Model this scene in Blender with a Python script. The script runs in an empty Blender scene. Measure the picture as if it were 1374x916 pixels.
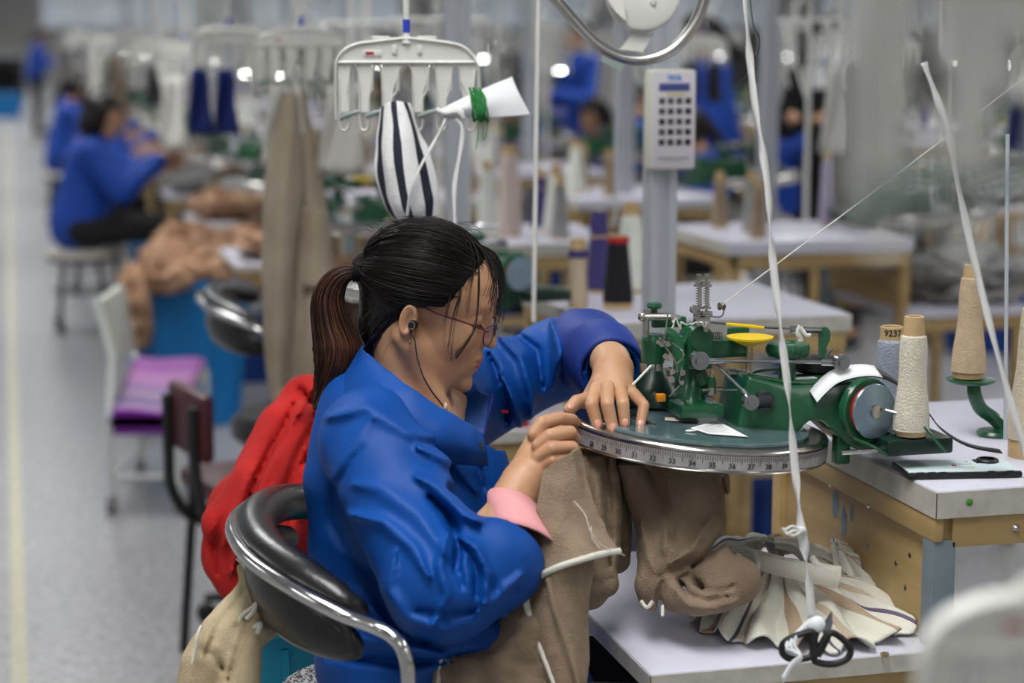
import bpy, bmesh, math, random
import numpy as np
from mathutils import Vector, Matrix, noise as mn
PI = math.pi
S = bpy.context.scene
C = S.collection
# ---------------------------------------------------------------- camera and frames
F = 2600.0
CX, CY = 687.0, 458.0
PITCH = math.atan(409.0 / F)
EYE = Vector((0, 0, 1.5))
FWD = Vector((0, math.cos(PITCH), -math.sin(PITCH)))
RGT = Vector((1, 0, 0))
UPV = Vector((0, math.sin(PITCH), math.cos(PITCH)))
TH = math.radians(14.5)
E1 = Vector((math.cos(TH), math.sin(TH), 0))
E2 = Vector((-math.sin(TH), math.cos(TH), 0))

def P(px, py, d):
    return EYE + (FWD + RGT * ((px - CX) / F) + UPV * ((CY - py) / F)) * d

def Z(px, py, z):
    r = FWD + RGT * ((px - CX) / F) + UPV * ((CY - py) / F)
    return EYE + r * ((z - EYE.z) / r.z)

def A(a, b, z=0.0):
    return E1 * a + E2 * b + Vector((0, 0, z))

def AB(v):
    return v.dot(E1), v.dot(E2)

cam = bpy.data.cameras.new('camera')
co = bpy.data.objects.new('camera', cam)
C.objects.link(co)
cam.sensor_fit = 'HORIZONTAL'
cam.sensor_width = 36.0
cam.lens = F / 1374.0 * 36.0
cam.clip_start = 0.05
cam.clip_end = 200
co.matrix_world = Matrix(((RGT.x, UPV.x, -FWD.x, EYE.x), (RGT.y, UPV.y, -FWD.y, EYE.y), (RGT.z, UPV.z, -FWD.z, EYE.z), (0, 0, 0, 1)))
cam.dof.use_dof = True
cam.dof.focus_distance = 2.6
cam.dof.aperture_fstop = 2.7
S.camera = co
S.view_settings.view_transform = 'Standard'
S.view_settings.look = 'None'
S.view_settings.gamma = 1
S.view_settings.use_curve_mapping = False
S.view_settings.exposure = 0.0

# ---------------------------------------------------------------- materials
def lin(c):
    return tuple(((v / 255.0) / 12.92 if v <= 10 else (((v / 255.0) + 0.055) / 1.055) ** 2.4) for v in c) + (1.0,)

MT = {}
def mat(name, rgb, rough=0.5, metal=0.0, var=0.0, scale=8.0, bump=0.0, bscale=60.0, rgb2=None, spec=None, coat=0.0,
        stretch=None, emit=None, estr=0.0, trans=0.0, sheen=0.0, sss=0.0, detail=4.0, alpha=None):
    if name in MT: return MT[name]
    m = bpy.data.materials.new(name); m.use_nodes = True
    nt = m.node_tree; N = nt.nodes; L = nt.links
    b = N['Principled BSDF']
    b.inputs['Base Color'].default_value = lin(rgb)
    b.inputs['Roughness'].default_value = rough
    b.inputs['Metallic'].default_value = metal
    if spec is not None: b.inputs['Specular IOR Level'].default_value = spec
    if coat: b.inputs['Coat Weight'].default_value = coat; b.inputs['Coat Roughness'].default_value = 0.08
    if sheen: b.inputs['Sheen Weight'].default_value = sheen
    if trans: b.inputs['Transmission Weight'].default_value = trans
    if sss:
        b.inputs['Subsurface Weight'].default_value = sss
        b.inputs['Subsurface Radius'].default_value = (0.012, 0.004, 0.002)
        b.inputs['Subsurface Scale'].default_value = 1.0
    if emit is not None:
        b.inputs['Emission Color'].default_value = lin(emit); b.inputs['Emission Strength'].default_value = estr
    if alpha is not None: b.inputs['Alpha'].default_value = alpha
    tc = N.new('ShaderNodeTexCoord'); mp = N.new('ShaderNodeMapping')
    L.new(tc.outputs['Object'], mp.inputs['Vector'])
    if stretch: mp.inputs['Scale'].default_value = stretch
    if var or rgb2:
        n = N.new('ShaderNodeTexNoise'); n.inputs['Scale'].default_value = scale; n.inputs['Detail'].default_value = detail
        L.new(mp.outputs[0], n.inputs['Vector'])
        r = N.new('ShaderNodeValToRGB')
        r.color_ramp.elements[0].position = 0.32; r.color_ramp.elements[1].position = 0.68
        c1 = lin(rgb); c2 = lin(rgb2) if rgb2 else tuple(min(1, v * (1 - var)) for v in c1[:3]) + (1,)
        r.color_ramp.elements[0].color = c2; r.color_ramp.elements[1].color = c1
        L.new(n.outputs['Fac'], r.inputs['Fac']); L.new(r.outputs['Color'], b.inputs['Base Color'])
    if bump:
        n2 = N.new('ShaderNodeTexNoise'); n2.inputs['Scale'].default_value = bscale; n2.inputs['Detail'].default_value = 3
        L.new(mp.outputs[0], n2.inputs['Vector'])
        bp = N.new('ShaderNodeBump'); bp.inputs['Strength'].default_value = bump; bp.inputs['Distance'].default_value = 0.004
        L.new(n2.outputs['Fac'], bp.inputs['Height']); L.new(bp.outputs['Normal'], b.inputs['Normal'])
    MT[name] = m
    return m

def stripes_mat(name, cols, freq, axis=0, rough=0.8, warp=0.0, bump=0.3):
    """cols: list of (position, rgb) constant stops repeated along an object axis."""
    if name in MT: return MT[name]
    m = mat(name, (200, 200, 200), rough, bump=bump, bscale=250)
    nt = m.node_tree; N = nt.nodes; L = nt.links; b = N['Principled BSDF']
    uv = N.new('ShaderNodeUVMap')
    sp = N.new('ShaderNodeSeparateXYZ'); L.new(uv.outputs[0], sp.inputs[0])
    mu = N.new('ShaderNodeMath'); mu.operation = 'MULTIPLY'; mu.inputs[1].default_value = freq
    L.new(sp.outputs[axis], mu.inputs[0])
    fr = N.new('ShaderNodeMath'); fr.operation = 'FRACT'; L.new(mu.outputs[0], fr.inputs[0])
    r = N.new('ShaderNodeValToRGB'); r.color_ramp.interpolation = 'CONSTANT'
    e = r.color_ramp.elements
    e[0].position = cols[0][0]; e[0].color = lin(cols[0][1]); e[1].position = cols[1][0]; e[1].color = lin(cols[1][1])
    for p, c in cols[2:]:
        q = e.new(p); q.color = lin(c)
    L.new(fr.outputs[0], r.inputs['Fac']); L.new(r.outputs['Color'], b.inputs['Base Color'])
    return m

# ---------------------------------------------------------------- mesh builder
class MB:
    def __init__(s): s.v = []; s.f = []; s.mi = []; s.uv = {}; s.M = Matrix.Identity(4); s.m = 0
    def add(s, vs, fs, uvs=None):
        o = len(s.v)
        s.v += [s.M @ Vector(v) for v in vs]
        s.f += [tuple(o + i for i in f) for f in fs]; s.mi += [s.m] * len(fs)
        if uvs:
            for i, u in enumerate(uvs): s.uv[o + i] = u
        return s
    def box(s, x0, y0, z0, x1, y1, z1, bev=0.0, R=None):
        if bev <= 0:
            v = [(x, y, z) for z in (z0, z1) for y in (y0, y1) for x in (x0, x1)]
            f = [(0, 2, 3, 1), (4, 5, 7, 6), (0, 1, 5, 4), (2, 6, 7, 3), (0, 4, 6, 2), (1, 3, 7, 5)]
        else:
            bm = bmesh.new(); bmesh.ops.create_cube(bm, size=1)
            for q in bm.verts: q.co = Vector(((x0 + x1) / 2 + q.co.x * (x1 - x0), (y0 + y1) / 2 + q.co.y * (y1 - y0), (z0 + z1) / 2 + q.co.z * (z1 - z0)))
            bmesh.ops.bevel(bm, geom=list(bm.edges), offset=bev, segments=2, affect='EDGES', profile=0.5)
            bm.verts.index_update()
            v = [tuple(q.co) for q in bm.verts]; f = [tuple(q.index for q in g.verts) for g in bm.faces]; bm.free()
        if R is not None: v = [R @ Vector(q) for q in v]
        return s.add(v, f)
    def tube(s, pts, r, n=8, cap=True, rs=None, sq=None, up=None):
        """sweep of a round (or sq=(w,h) flat) section; rs optional radius list"""
        pts = [Vector(p) for p in pts]; k = len(pts)
        if k < 2: return s
        T = []
        for i in range(k):
            t = pts[min(i + 1, k - 1)] - pts[max(i - 1, 0)]
            T.append(t.normalized() if t.length > 1e-9 else Vector((0, 0, 1)))
        u = Vector(up) if up is not None else (Vector((0, 0, 1)) if abs(T[0].z) < 0.9 else Vector((1, 0, 0)))
        u = (u - T[0] * u.dot(T[0])).normalized()
        vs = []; fs = []
        for i in range(k):
            u = (u - T[i] * u.dot(T[i]));
            u = u.normalized() if u.length > 1e-6 else T[i].orthogonal().normalized()
            w = T[i].cross(u); rr = rs[i] if rs else r
            for j in range(n):
                a = 2 * PI * j / n
                if sq: 
                    ca, sa = math.cos(a), math.sin(a)
                    q = pts[i] + u * (ca * sq[0]) + w * (sa * sq[1])
                else: q = pts[i] + u * (math.cos(a) * rr) + w * (math.sin(a) * rr)
                vs.append(q)
        for i in range(k - 1):
            for j in range(n):
                a, b = i * n + j, i * n + (j + 1) % n
                fs.append((a, b, b + n, a + n))
        if cap: fs.append(tuple(range(n - 1, -1, -1))); fs.append(tuple((k - 1) * n + j for j in range(n)))
        return s.add(vs, fs)
    def cyl(s, p0, p1, r, n=16, r2=None):
        return s.tube([p0, p1], r, n, rs=[r, r if r2 is None else r2])
    def lathe(s, prof, n=24, o=(0, 0, 0), ax=(0, 0, 1), arc=2 * PI, uvv=False):
        """prof: [(r,h)...] round an axis"""
        ax = Vector(ax).normalized(); o = Vector(o); u = ax.orthogonal().normalized(); w = ax.cross(u)
        full = abs(arc - 2 * PI) < 1e-6; m = n if full else n + 1
        vs = []; fs = []; uvs = []
        for i, (r, h) in enumerate(prof):
            for j in range(m):
                a = arc * j / n
                vs.append(o + ax * h + (u * math.cos(a) + w * math.sin(a)) * max(r, 1e-5)); uvs.append((j / n, i / max(1, len(prof) - 1)))
        for i in range(len(prof) - 1):
            for j in range(n):
                a, b = i * m + j, i * m + (j + 1) % m
                fs.append((a, b, b + m, a + m))
        return s.add(vs, fs, uvs if uvv else None)
    def prism(s, pts, h0, h1, M=None):
        """polygon (x,y) extruded in z h0..h1, then through M"""
        n = len(pts)
        vs = [Vector((x, y, h0)) for x, y in pts] + [Vector((x, y, h1)) for x, y in pts]
        if M is not None: vs = [M @ v for v in vs]
        fs = [tuple(range(n - 1, -1, -1)), tuple(range(n, 2 * n))] + [(i, (i + 1) % n, n + (i + 1) % n, n + i) for i in range(n)]
        return s.add(vs, fs)
    def grid(s, G, closed_u=False, closed_v=False):
        """G[i][j] points -> quads, with uv"""
        nu, nv = len(G), len(G[0])
        vs = [p for row in G for p in row]; fs = []
        for i in range(nu if closed_u else nu - 1):
            for j in range(nv if closed_v else nv - 1):
                a = i * nv + j; b = i * nv + (j + 1) % nv; c = ((i + 1) % nu) * nv + (j + 1) % nv; d = ((i + 1) % nu) * nv + j
                fs.append((a, b, c, d))
        return s.add(vs, fs, [(i / max(1, nu - 1), j / max(1, nv - 1)) for i in range(nu) for j in range(nv)])
    def sphere(s, o, r, n=12, sc=(1, 1, 1)):
        o = Vector(o); pr = []
        vs = []; fs = []
        for i in range(n + 1):
            t = PI * i / n
            for j in range(2 * n):
                a = PI * j / n
                vs.append(o + Vector((math.sin(t) * math.cos(a) * r * sc[0], math.sin(t) * math.sin(a) * r * sc[1], math.cos(t) * r * sc[2])))
        for i in range(n):
            for j in range(2 * n):
                a = i * 2 * n + j; b = i * 2 * n + (j + 1) % (2 * n)
                fs.append((a, a + 2 * n, b + 2 * n, b))
        return s.add(vs, fs)
    def build(s, name, mats, parent=None, smooth=35, weld=True, **props):
        me = bpy.data.meshes.new(name)
        me.from_pydata([tuple(v) for v in s.v], [], s.f)
        if not isinstance(mats, (list, tuple)): mats = [mats]
        for m in mats: me.materials.append(m)
        if len(mats) > 1: me.polygons.foreach_set('material_index', s.mi)
        if s.uv:
            ul = me.uv_layers.new(name='UVMap')
            for lp in me.loops:
                if lp.vertex_index in s.uv: ul.data[lp.index].uv = s.uv[lp.vertex_index]
        bm = bmesh.new(); bm.from_mesh(me)
        if weld: bmesh.ops.remove_doubles(bm, verts=bm.verts, dist=2e-6)
        bmesh.ops.recalc_face_normals(bm, faces=bm.faces)
        bm.to_mesh(me); bm.free()
        if smooth:
            me.polygons.foreach_set('use_smooth', [True] * len(me.polygons))
            if smooth < 180: me.set_sharp_from_angle(angle=math.radians(smooth))
        me.update()
        o = bpy.data.objects.new(name, me); C.objects.link(o)
        if parent is not None: o.parent = parent
        for k, v in props.items(): o[k] = v
        return o

def solid(o, t, off=0.0):
    m = o.modifiers.new('thickness', 'SOLIDIFY'); m.thickness = t; m.offset = off
    return o

def tag(o, label=None, cat=None, group=None, kind=None):
    if label: o['label'] = label
    if cat: o['category'] = cat
    if group: o['group'] = group
    if kind: o['kind'] = kind
    return o

def thing(name, label, cat, loc=(0, 0, 0), rz=0.0, group=None):
    o = bpy.data.objects.new(name, None); C.objects.link(o)
    o.empty_display_size = 0.05
    o.location = loc; o.rotation_euler = (0, 0, rz)
    return tag(o, label, cat, group)

def world_child(o, root):
    """o was built in world coordinates: parent it to root keeping its place"""
    o.parent = root
    o.matrix_parent_inverse = root.matrix_basis.inverted()
    return o

KIDS = {}
def tree(o, parent=None):
    c = o.copy(); C.objects.link(c)
    if parent is not None: c.parent = parent; c.matrix_parent_inverse = o.matrix_parent_inverse
    for ch in list(o.children): tree(ch, c)
    return c

def place(o, first, loc, rz=0.0, label=None, group=None, sc=None):
    """first: list flag; the first call uses the prototype itself, later ones copy it"""
    r = o if not first else tree(o)
    first.append(1)
    r.location = loc; r.rotation_euler = (0, 0, rz)
    if sc: r.scale = (sc, sc, sc)
    if label: r['label'] = label
    if group: r['group'] = group
    return r

def cr(pts, n=8, closed=False):
    """Catmull-Rom through points"""
    pts = [Vector(p) for p in pts]; out = []; k = len(pts)
    rng = range(k if closed else k - 1)
    for i in rng:
        if closed: p0, p1, p2, p3 = pts[(i - 1) % k], pts[i], pts[(i + 1) % k], pts[(i + 2) % k]
        else: p0, p1, p2, p3 = pts[max(i - 1, 0)], pts[i], pts[i + 1], pts[min(i + 2, k - 1)]
        for j in range(n):
            t = j / n; t2 = t * t; t3 = t2 * t
            out.append(0.5 * ((2 * p1) + (p2 - p0) * t + (2 * p0 - 5 * p1 + 4 * p2 - p3) * t2 + (3 * p1 - p0 - 3 * p2 + p3) * t3))
    if not closed: out.append(pts[-1])
    return out

def patch(ctrl, nu=10, nv=10):
    """ctrl rows of points -> fine grid by Catmull-Rom both ways"""
    rows = [cr(r, nv) for r in ctrl]
    cols = [cr([r[j] for r in rows], nu) for j in range(len(rows[0]))]
    return [[cols[j][i] for j in range(len(cols))] for i in range(len(cols[0]))]

def fbm(p, s, o=3):
    return mn.fractal(Vector(p) * s, 1.0, 2.0, o)

def wrinkle(G, amp, scale, stretch=(1, 1, 1), seed=0.0, ridge=True):
    """push grid points along their normal by ridged noise"""
    nu, nv = len(G), len(G[0]); out = []
    for i in range(nu):
        row = []
        for j in range(nv):
            a = G[min(i + 1, nu - 1)][j] - G[max(i - 1, 0)][j]; b = G[i][min(j + 1, nv - 1)] - G[i][max(j - 1, 0)]
            n = a.cross(b); n = n.normalized() if n.length > 1e-12 else Vector((0, 0, 1))
            q = Vector((G[i][j].x * stretch[0], G[i][j].y * stretch[1], G[i][j].z * stretch[2])) * scale + Vector((seed, seed * 1.7, -seed))
            w = mn.noise(q); w = (1 - abs(w) * 2.2) if ridge else w
            w += 0.4 * mn.noise(q * 2.7 + Vector((3, 1, 2)))
            row.append(G[i][j] + n * (w * amp))
        out.append(row)
    return out

# ---------------------------------------------------------------- implicit surfaces (numpy surface nets)
def nets(fn, lo, hi, h):
    lo = np.array(lo, float); hi = np.array(hi, float)
    n = np.ceil((hi - lo) / h).astype(int) + 1
    xs = [lo[i] + h * np.arange(n[i]) for i in range(3)]
    X, Y, Zz = np.meshgrid(xs[0], xs[1], xs[2], indexing='ij')
    V = fn(X, Y, Zz).astype(np.float32)
    del X, Y, Zz
    s = V < 0
    acc = np.zeros(tuple(n - 1) + (3,), np.float32); cnt = np.zeros(tuple(n - 1), np.float32)
    offs = [(0, 0, 0), (1, 0, 0), (0, 1, 0), (1, 1, 0), (0, 0, 1), (1, 0, 1), (0, 1, 1), (1, 1, 1)]
    def sl(o): return tuple(slice(o[i], o[i] + n[i] - 1) for i in range(3))
    for a in range(8):
        for ax in range(3):
            if offs[a][ax]: continue
            b = list(offs[a]); b[ax] = 1; b = tuple(b)
            va, vb = V[sl(offs[a])], V[sl(b)]
            cr_ = (va < 0) != (vb < 0)
            with np.errstate(divide='ignore', invalid='ignore'):
                t = np.where(cr_, va / (va - vb), 0)
            for k in range(3):
                acc[..., k] += np.where(cr_, offs[a][k] + (t if k == ax else 0), 0)
            cnt += cr_
    act = cnt > 0
    idx = -np.ones(tuple(n - 1), np.int64); idx[act] = np.arange(act.sum())
    I = np.argwhere(act)
    verts = lo + h * (I + acc[act] / cnt[act][:, None])
    faces = []
    for ax in range(3):
        u, v = (ax + 1) % 3, (ax + 2) % 3
        sa = [slice(1, n[i] - 1) for i in range(3)]; sa[ax] = slice(0, n[ax] - 1)
        sb = list(sa); sb[ax] = slice(1, n[ax])
        x = s[tuple(sa)] != s[tuple(sb)]
        Q = np.argwhere(x); fl = s[tuple(sa)][x]
        Q = Q + np.array([1 if i != ax else 0 for i in range(3)])
        def at(du, dv):
            q = Q.copy(); q[:, u] -= du; q[:, v] -= dv
            return idx[q[:, 0], q[:, 1], q[:, 2]]
        f = np.stack([at(1, 1), at(0, 1), at(0, 0), at(1, 0)], 1)
        f[~fl] = f[~fl][:, ::-1]
        faces.append(f)
    f = np.concatenate(faces)
    f = f[(f >= 0).all(1)]
    return verts, f

def net_obj(name, fn, lo, hi, h, m, parent=None, smooth_it=2, **props):
    v, f = nets(fn, lo, hi, h)
    me = bpy.data.meshes.new(name)
    if smooth_it:
        E = np.concatenate([f[:, [0, 1]], f[:, [1, 2]], f[:, [2, 3]], f[:, [3, 0]]])
        deg = np.bincount(E[:, 0], minlength=len(v)) + np.bincount(E[:, 1], minlength=len(v))
        for _ in range(smooth_it):
            a = np.zeros_like(v)
            for k in range(3):
                a[:, k] = np.bincount(E[:, 0], v[E[:, 1], k], len(v)) + np.bincount(E[:, 1], v[E[:, 0], k], len(v))
            v = v * 0.5 + 0.5 * a / np.maximum(deg, 1)[:, None]
    me.vertices.add(len(v)); me.vertices.foreach_set('co', v.astype(np.float32).ravel())
    me.loops.add(len(f) * 4); me.loops.foreach_set('vertex_index', f.astype(np.int32).ravel())
    me.polygons.add(len(f)); me.polygons.foreach_set('loop_start', np.arange(0, len(f) * 4, 4, dtype=np.int32))
    me.update(calc_edges=True); me.validate()
    me.polygons.foreach_set('use_smooth', [True] * len(me.polygons))
    for q in (m if isinstance(m, (list, tuple)) else [m]): me.materials.append(q)
    o = bpy.data.objects.new(name, me); C.objects.link(o)
    if parent is not None: world_child(o, parent)
    for k, w in props.items(): o[k] = w
    return o

def smin(a, b, k):
    h = np.clip(0.5 + 0.5 * (b - a) / k, 0, 1)
    return b * (1 - h) + a * h - k * h * (1 - h)

def ell(X, Y, Zz, c, r, R=None):
    """ellipsoid; R = 3 axes (rows) for radii"""
    dx, dy, dz = X - c[0], Y - c[1], Zz - c[2]
    if R is not None:
        q = [dx * R[i][0] + dy * R[i][1] + dz * R[i][2] for i in range(3)]
    else: q = [dx, dy, dz]
    k0 = np.sqrt((q[0] / r[0]) ** 2 + (q[1] / r[1]) ** 2 + (q[2] / r[2]) ** 2) + 1e-9
    k1 = np.sqrt((q[0] / r[0] ** 2) ** 2 + (q[1] / r[1] ** 2) ** 2 + (q[2] / r[2] ** 2) ** 2) + 1e-9
    return k0 * (k0 - 1) / k1

def cone(X, Y, Zz, a, b, ra, rb):
    a = np.array(a, float); b = np.array(b, float); d = b - a; L = (d * d).sum()
    t = np.clip(((X - a[0]) * d[0] + (Y - a[1]) * d[1] + (Zz - a[2]) * d[2]) / L, 0, 1)
    return np.sqrt((X - a[0] - t * d[0]) ** 2 + (Y - a[1] - t * d[1]) ** 2 + (Zz - a[2] - t * d[2]) ** 2) - (ra + t * (rb - ra))

def proj(X, Y, Zz):
    """world -> (px, py, depth) arrays"""
    dx, dy, dz = X - EYE.x, Y - EYE.y, Zz - EYE.z
    d = dx * FWD.x + dy * FWD.y + dz * FWD.z
    return CX + F * (dx * RGT.x + dy * RGT.y + dz * RGT.z) / d, CY - F * (dx * UPV.x + dy * UPV.y + dz * UPV.z) / d, d

def vnoise(X, Y, Zz, s, seed=0):
    """cheap smooth value noise (sum of rotated sines)"""
    r = np.random.RandomState(seed); out = 0
    for i in range(6):
        k = r.normal(size=3); k = k / np.linalg.norm(k) * s * (0.6 + 0.9 * r.rand())
        out = out + np.sin(X * k[0] + Y * k[1] + Zz * k[2] + r.rand() * 6.28 + 1.2 * np.sin((X * k[1] - Zz * k[0]) * 0.7 + r.rand() * 6))
    return out / 6.0
# ================================================================ the hall
M_floor = mat('terrazzo', (150, 153, 160), 0.28, var=0.0)
def _terr():
    m = M_floor; nt = m.node_tree; N = nt.nodes; L = nt.links; b = N['Principled BSDF']
    tc = N['Texture Coordinate']
    v = N.new('ShaderNodeTexVoronoi'); v.inputs['Scale'].default_value = 70; L.new(tc.outputs['Object'], v.inputs['Vector'])
    r = N.new('ShaderNodeValToRGB'); r.color_ramp.elements[0].position = 0.05; r.color_ramp.elements[0].color = lin((84, 85, 88))
    r.color_ramp.elements[1].position = 0.4; r.color_ramp.elements[1].color = lin((158, 158, 160))
    L.new(v.outputs['Distance'], r.inputs['Fac'])
    n = N.new('ShaderNodeTexNoise'); n.inputs['Scale'].default_value = 38; n.inputs['Detail'].default_value = 5; L.new(tc.outputs['Object'], n.inputs['Vector'])
    r2 = N.new('ShaderNodeValToRGB'); r2.color_ramp.elements[0].position = 0.38; r2.color_ramp.elements[0].color = (0.55, 0.56, 0.58, 1)
    r2.color_ramp.elements[1].position = 0.6; r2.color_ramp.elements[1].color = (1, 1, 1, 1)
    L.new(n.outputs['Fac'], r2.inputs['Fac'])
    mx = N.new('ShaderNodeMix'); mx.data_type = 'RGBA'; mx.blend_type = 'MULTIPLY'; mx.inputs[0].default_value = 1
    L.new(r.outputs['Color'], mx.inputs[6]); L.new(r2.outputs['Color'], mx.inputs[7]); L.new(mx.outputs[2], b.inputs['Base Color'])
_terr()
M_wall = mat('wall_paint', (196, 195, 190), 0.8, var=0.12, scale=1.5)
M_ceil = mat('ceiling_paint', (205, 208, 210), 0.8)
M_line = mat('floor_tape', (196, 192, 168), 0.5, var=0.3, scale=30)
def slab(name, a0, b0, a1, b1, z0, z1, m):
    b = MB(); pts = [A(a0, b0), A(a1, b0), A(a1, b1), A(a0, b1)]
    b.prism([(p.x, p.y) for p in pts], z0, z1)
    return tag(b.build(name, m, smooth=0), kind='structure')
slab('floor', -7, -6, 34, 62, -0.1, 0, M_floor)
slab('ceiling', -7, -6, 34, 62, 4.6, 4.7, M_ceil)
slab('wall_back', -7, 61.9, 34, 62, 0, 4.6, M_wall)
slab('wall_left', -7, -6, -6.9, 62, 0, 4.6, M_wall)
slab('wall_right', 33.9, -6, 34, 62, 0, 4.6, M_wall)
slab('wall_front', -7, -6, 34, -5.9, 0, 4.6, M_wall)
slab('trim_1', -0.045, -5, -0.005, 60, 0, 0.0012, M_line)
# high windows and a band in the far wall
M_win = mat('window_glass', (200, 210, 220), 0.2, emit=(205, 215, 225), estr=0.32)
M_frm = mat('window_frame_paint', (225, 228, 230), 0.5)
for i in range(6):
    a0 = -5.5 + i * 6.4
    b = MB(); b.box(-2.4, -0.04, -0.8, 2.4, 0.0, 0.8); b.M = Matrix.Identity(4)
    w = b.build('window_%d' % (i + 1), M_win, smooth=0); tag(w, kind='structure')
    w.location = A(a0 + 2.6, 61.88, 2.6); w.rotation_euler = (0, 0, TH)
    g = MB()
    for x in (-2.4, -1.2, 0, 1.2, 2.4): g.box(x - 0.04, -0.08, -0.84, x + 0.04, -0.03, 0.84)
    for z in (-0.84, 0, 0.84): g.box(-2.44, -0.08, z - 0.04, 2.44, -0.03, z + 0.04)
    g.build('window_frame', M_frm, w, smooth=0)

# fluorescent fixtures on the ceiling, with the light they give
M_tube = mat('lit_tube', (255, 255, 255), 0.5, emit=(246, 248, 255), estr=9.0)
M_fix = mat('fixture_white', (225, 228, 230), 0.45)
fb = MB(); fb.prism([(-0.09, 0), (0.09, 0), (0.05, 0.06), (-0.05, 0.06)], -0.75, 0.75, Matrix(((1, 0, 0, 0), (0, 0, 1, 0), (0, 1, 0, 0), (0, 0, 0, 1))))
fix = thing('ceiling_light', 'white twin tube light fitting hung under the ceiling', 'ceiling light', group='ceiling tube lights')
fb.build('housing', M_fix, fix, smooth=0)
for sx in (-0.04, 0.04):
    t = MB(); t.cyl((sx, -0.72, -0.02), (sx, 0.72, -0.02), 0.014, 10); t.build('tube', M_tube, fix)
ff = []
ld = bpy.data.lights.new('tube_light', 'AREA'); ld.shape = 'RECTANGLE'; ld.size = 2.4; ld.size_y = 0.9; ld.energy = 66; ld.color = (1.0, 0.995, 0.975)
ld.spread = math.radians(150)
for i in range(7):
    for j in range(13):
        a, b_ = -4.5 + i * 4.6, -3.5 + j * 5.0
        if i > 4 and j > 8: continue
        p = A(a, b_, 3.5)
        place(fix, ff, p, TH)
        lo = bpy.data.objects.new('ceiling_tube_glow', ld); C.objects.link(lo)
        lo.location = p - Vector((0, 0, 0.06)); lo.rotation_euler = (0, 0, TH + PI / 2)
w = bpy.data.worlds.new('hall_air'); S.world = w; w.use_nodes = True
w.node_tree.nodes['Background'].inputs[0].default_value = (0.6, 0.6, 0.6, 1); w.node_tree.nodes['Background'].inputs[1].default_value = 0.12
# ================================================================ materials for the stations
M_green = mat('machine_green_enamel', (24, 90, 56), 0.3, var=0.25, scale=25, coat=0.3, bump=0.12, bscale=90)
M_dgreen = mat('dark_green_enamel', (17, 46, 36), 0.3, var=0.3, scale=12)
M_steel = mat('steel', (205, 202, 196), 0.2, metal=1.0, var=0.25, scale=60)
M_dsteel = mat('dark_steel', (92, 96, 102), 0.35, metal=0.9, var=0.3, scale=50)
M_chrome = mat('chrome', (205, 205, 205), 0.12, metal=1.0)
M_black = mat('black_rubber', (18, 18, 20), 0.45)
M_yellow = mat('yellow_plastic', (240, 205, 20), 0.35)
M_orange = mat('orange_plastic', (230, 140, 20), 0.4)
M_red = mat('red_plastic', (175, 30, 35), 0.4)
M_white = mat('white_plastic', (222, 222, 216), 0.4, var=0.06, scale=20)
M_paper = mat('white_paper', (238, 240, 242), 0.7)
M_ink = mat('black_ink', (40, 36, 38), 0.8)
M_redink = mat('red_ink', (190, 60, 60), 0.8)
M_lam = mat('white_laminate', (214, 213, 228), 0.32, var=0.1, scale=9)
M_edge = mat('worn_edge', (196, 192, 182), 0.55, var=0.22, scale=35)
M_wood = mat('varnished_plywood', (184, 158, 108), 0.45, rgb2=(160, 132, 86), scale=5, stretch=(1, 1, 5), detail=6)
M_greyleg = mat('grey_blue_metal', (112, 126, 134), 0.5, var=0.15, scale=20)
M_glass = mat('blue_grey_plate', (96, 120, 126), 0.12, var=0.35, scale=16, coat=0.5)
M_alu = mat('aluminium_profile', (192, 197, 204), 0.42, metal=0.35)
M_brass = mat('brass_ring', (180, 160, 110), 0.3, metal=0.9)

def text_mesh(txt, size, bold=0.0):
    cu = bpy.data.curves.new('lettering', 'FONT'); cu.body = txt; cu.size = size; cu.align_x = 'CENTER'; cu.align_y = 'CENTER'
    cu.offset = bold; cu.extrude = size * 0.02; cu.resolution_u = 2
    o = bpy.data.objects.new('lettering', cu); C.objects.link(o)
    bpy.context.view_layer.update()
    me = o.to_mesh()
    v = [tuple(q.co) for q in me.vertices]; f = [tuple(p.vertices) for p in me.polygons]
    o.to_mesh_clear(); bpy.data.objects.remove(o); bpy.data.curves.remove(cu)
    return v, f

def frame3(o, x, y):
    """matrix with origin o, x axis, y axis (made orthogonal), z = x cross y"""
    x = Vector(x).normalized(); y = Vector(y); y = (y - x * y.dot(x)).normalized(); z = x.cross(y)
    o = Vector(o)
    return Matrix(((x.x, y.x, z.x, o.x), (x.y, y.y, z.y, o.y), (x.z, y.z, z.z, o.z), (0, 0, 0, 1)))

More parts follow.
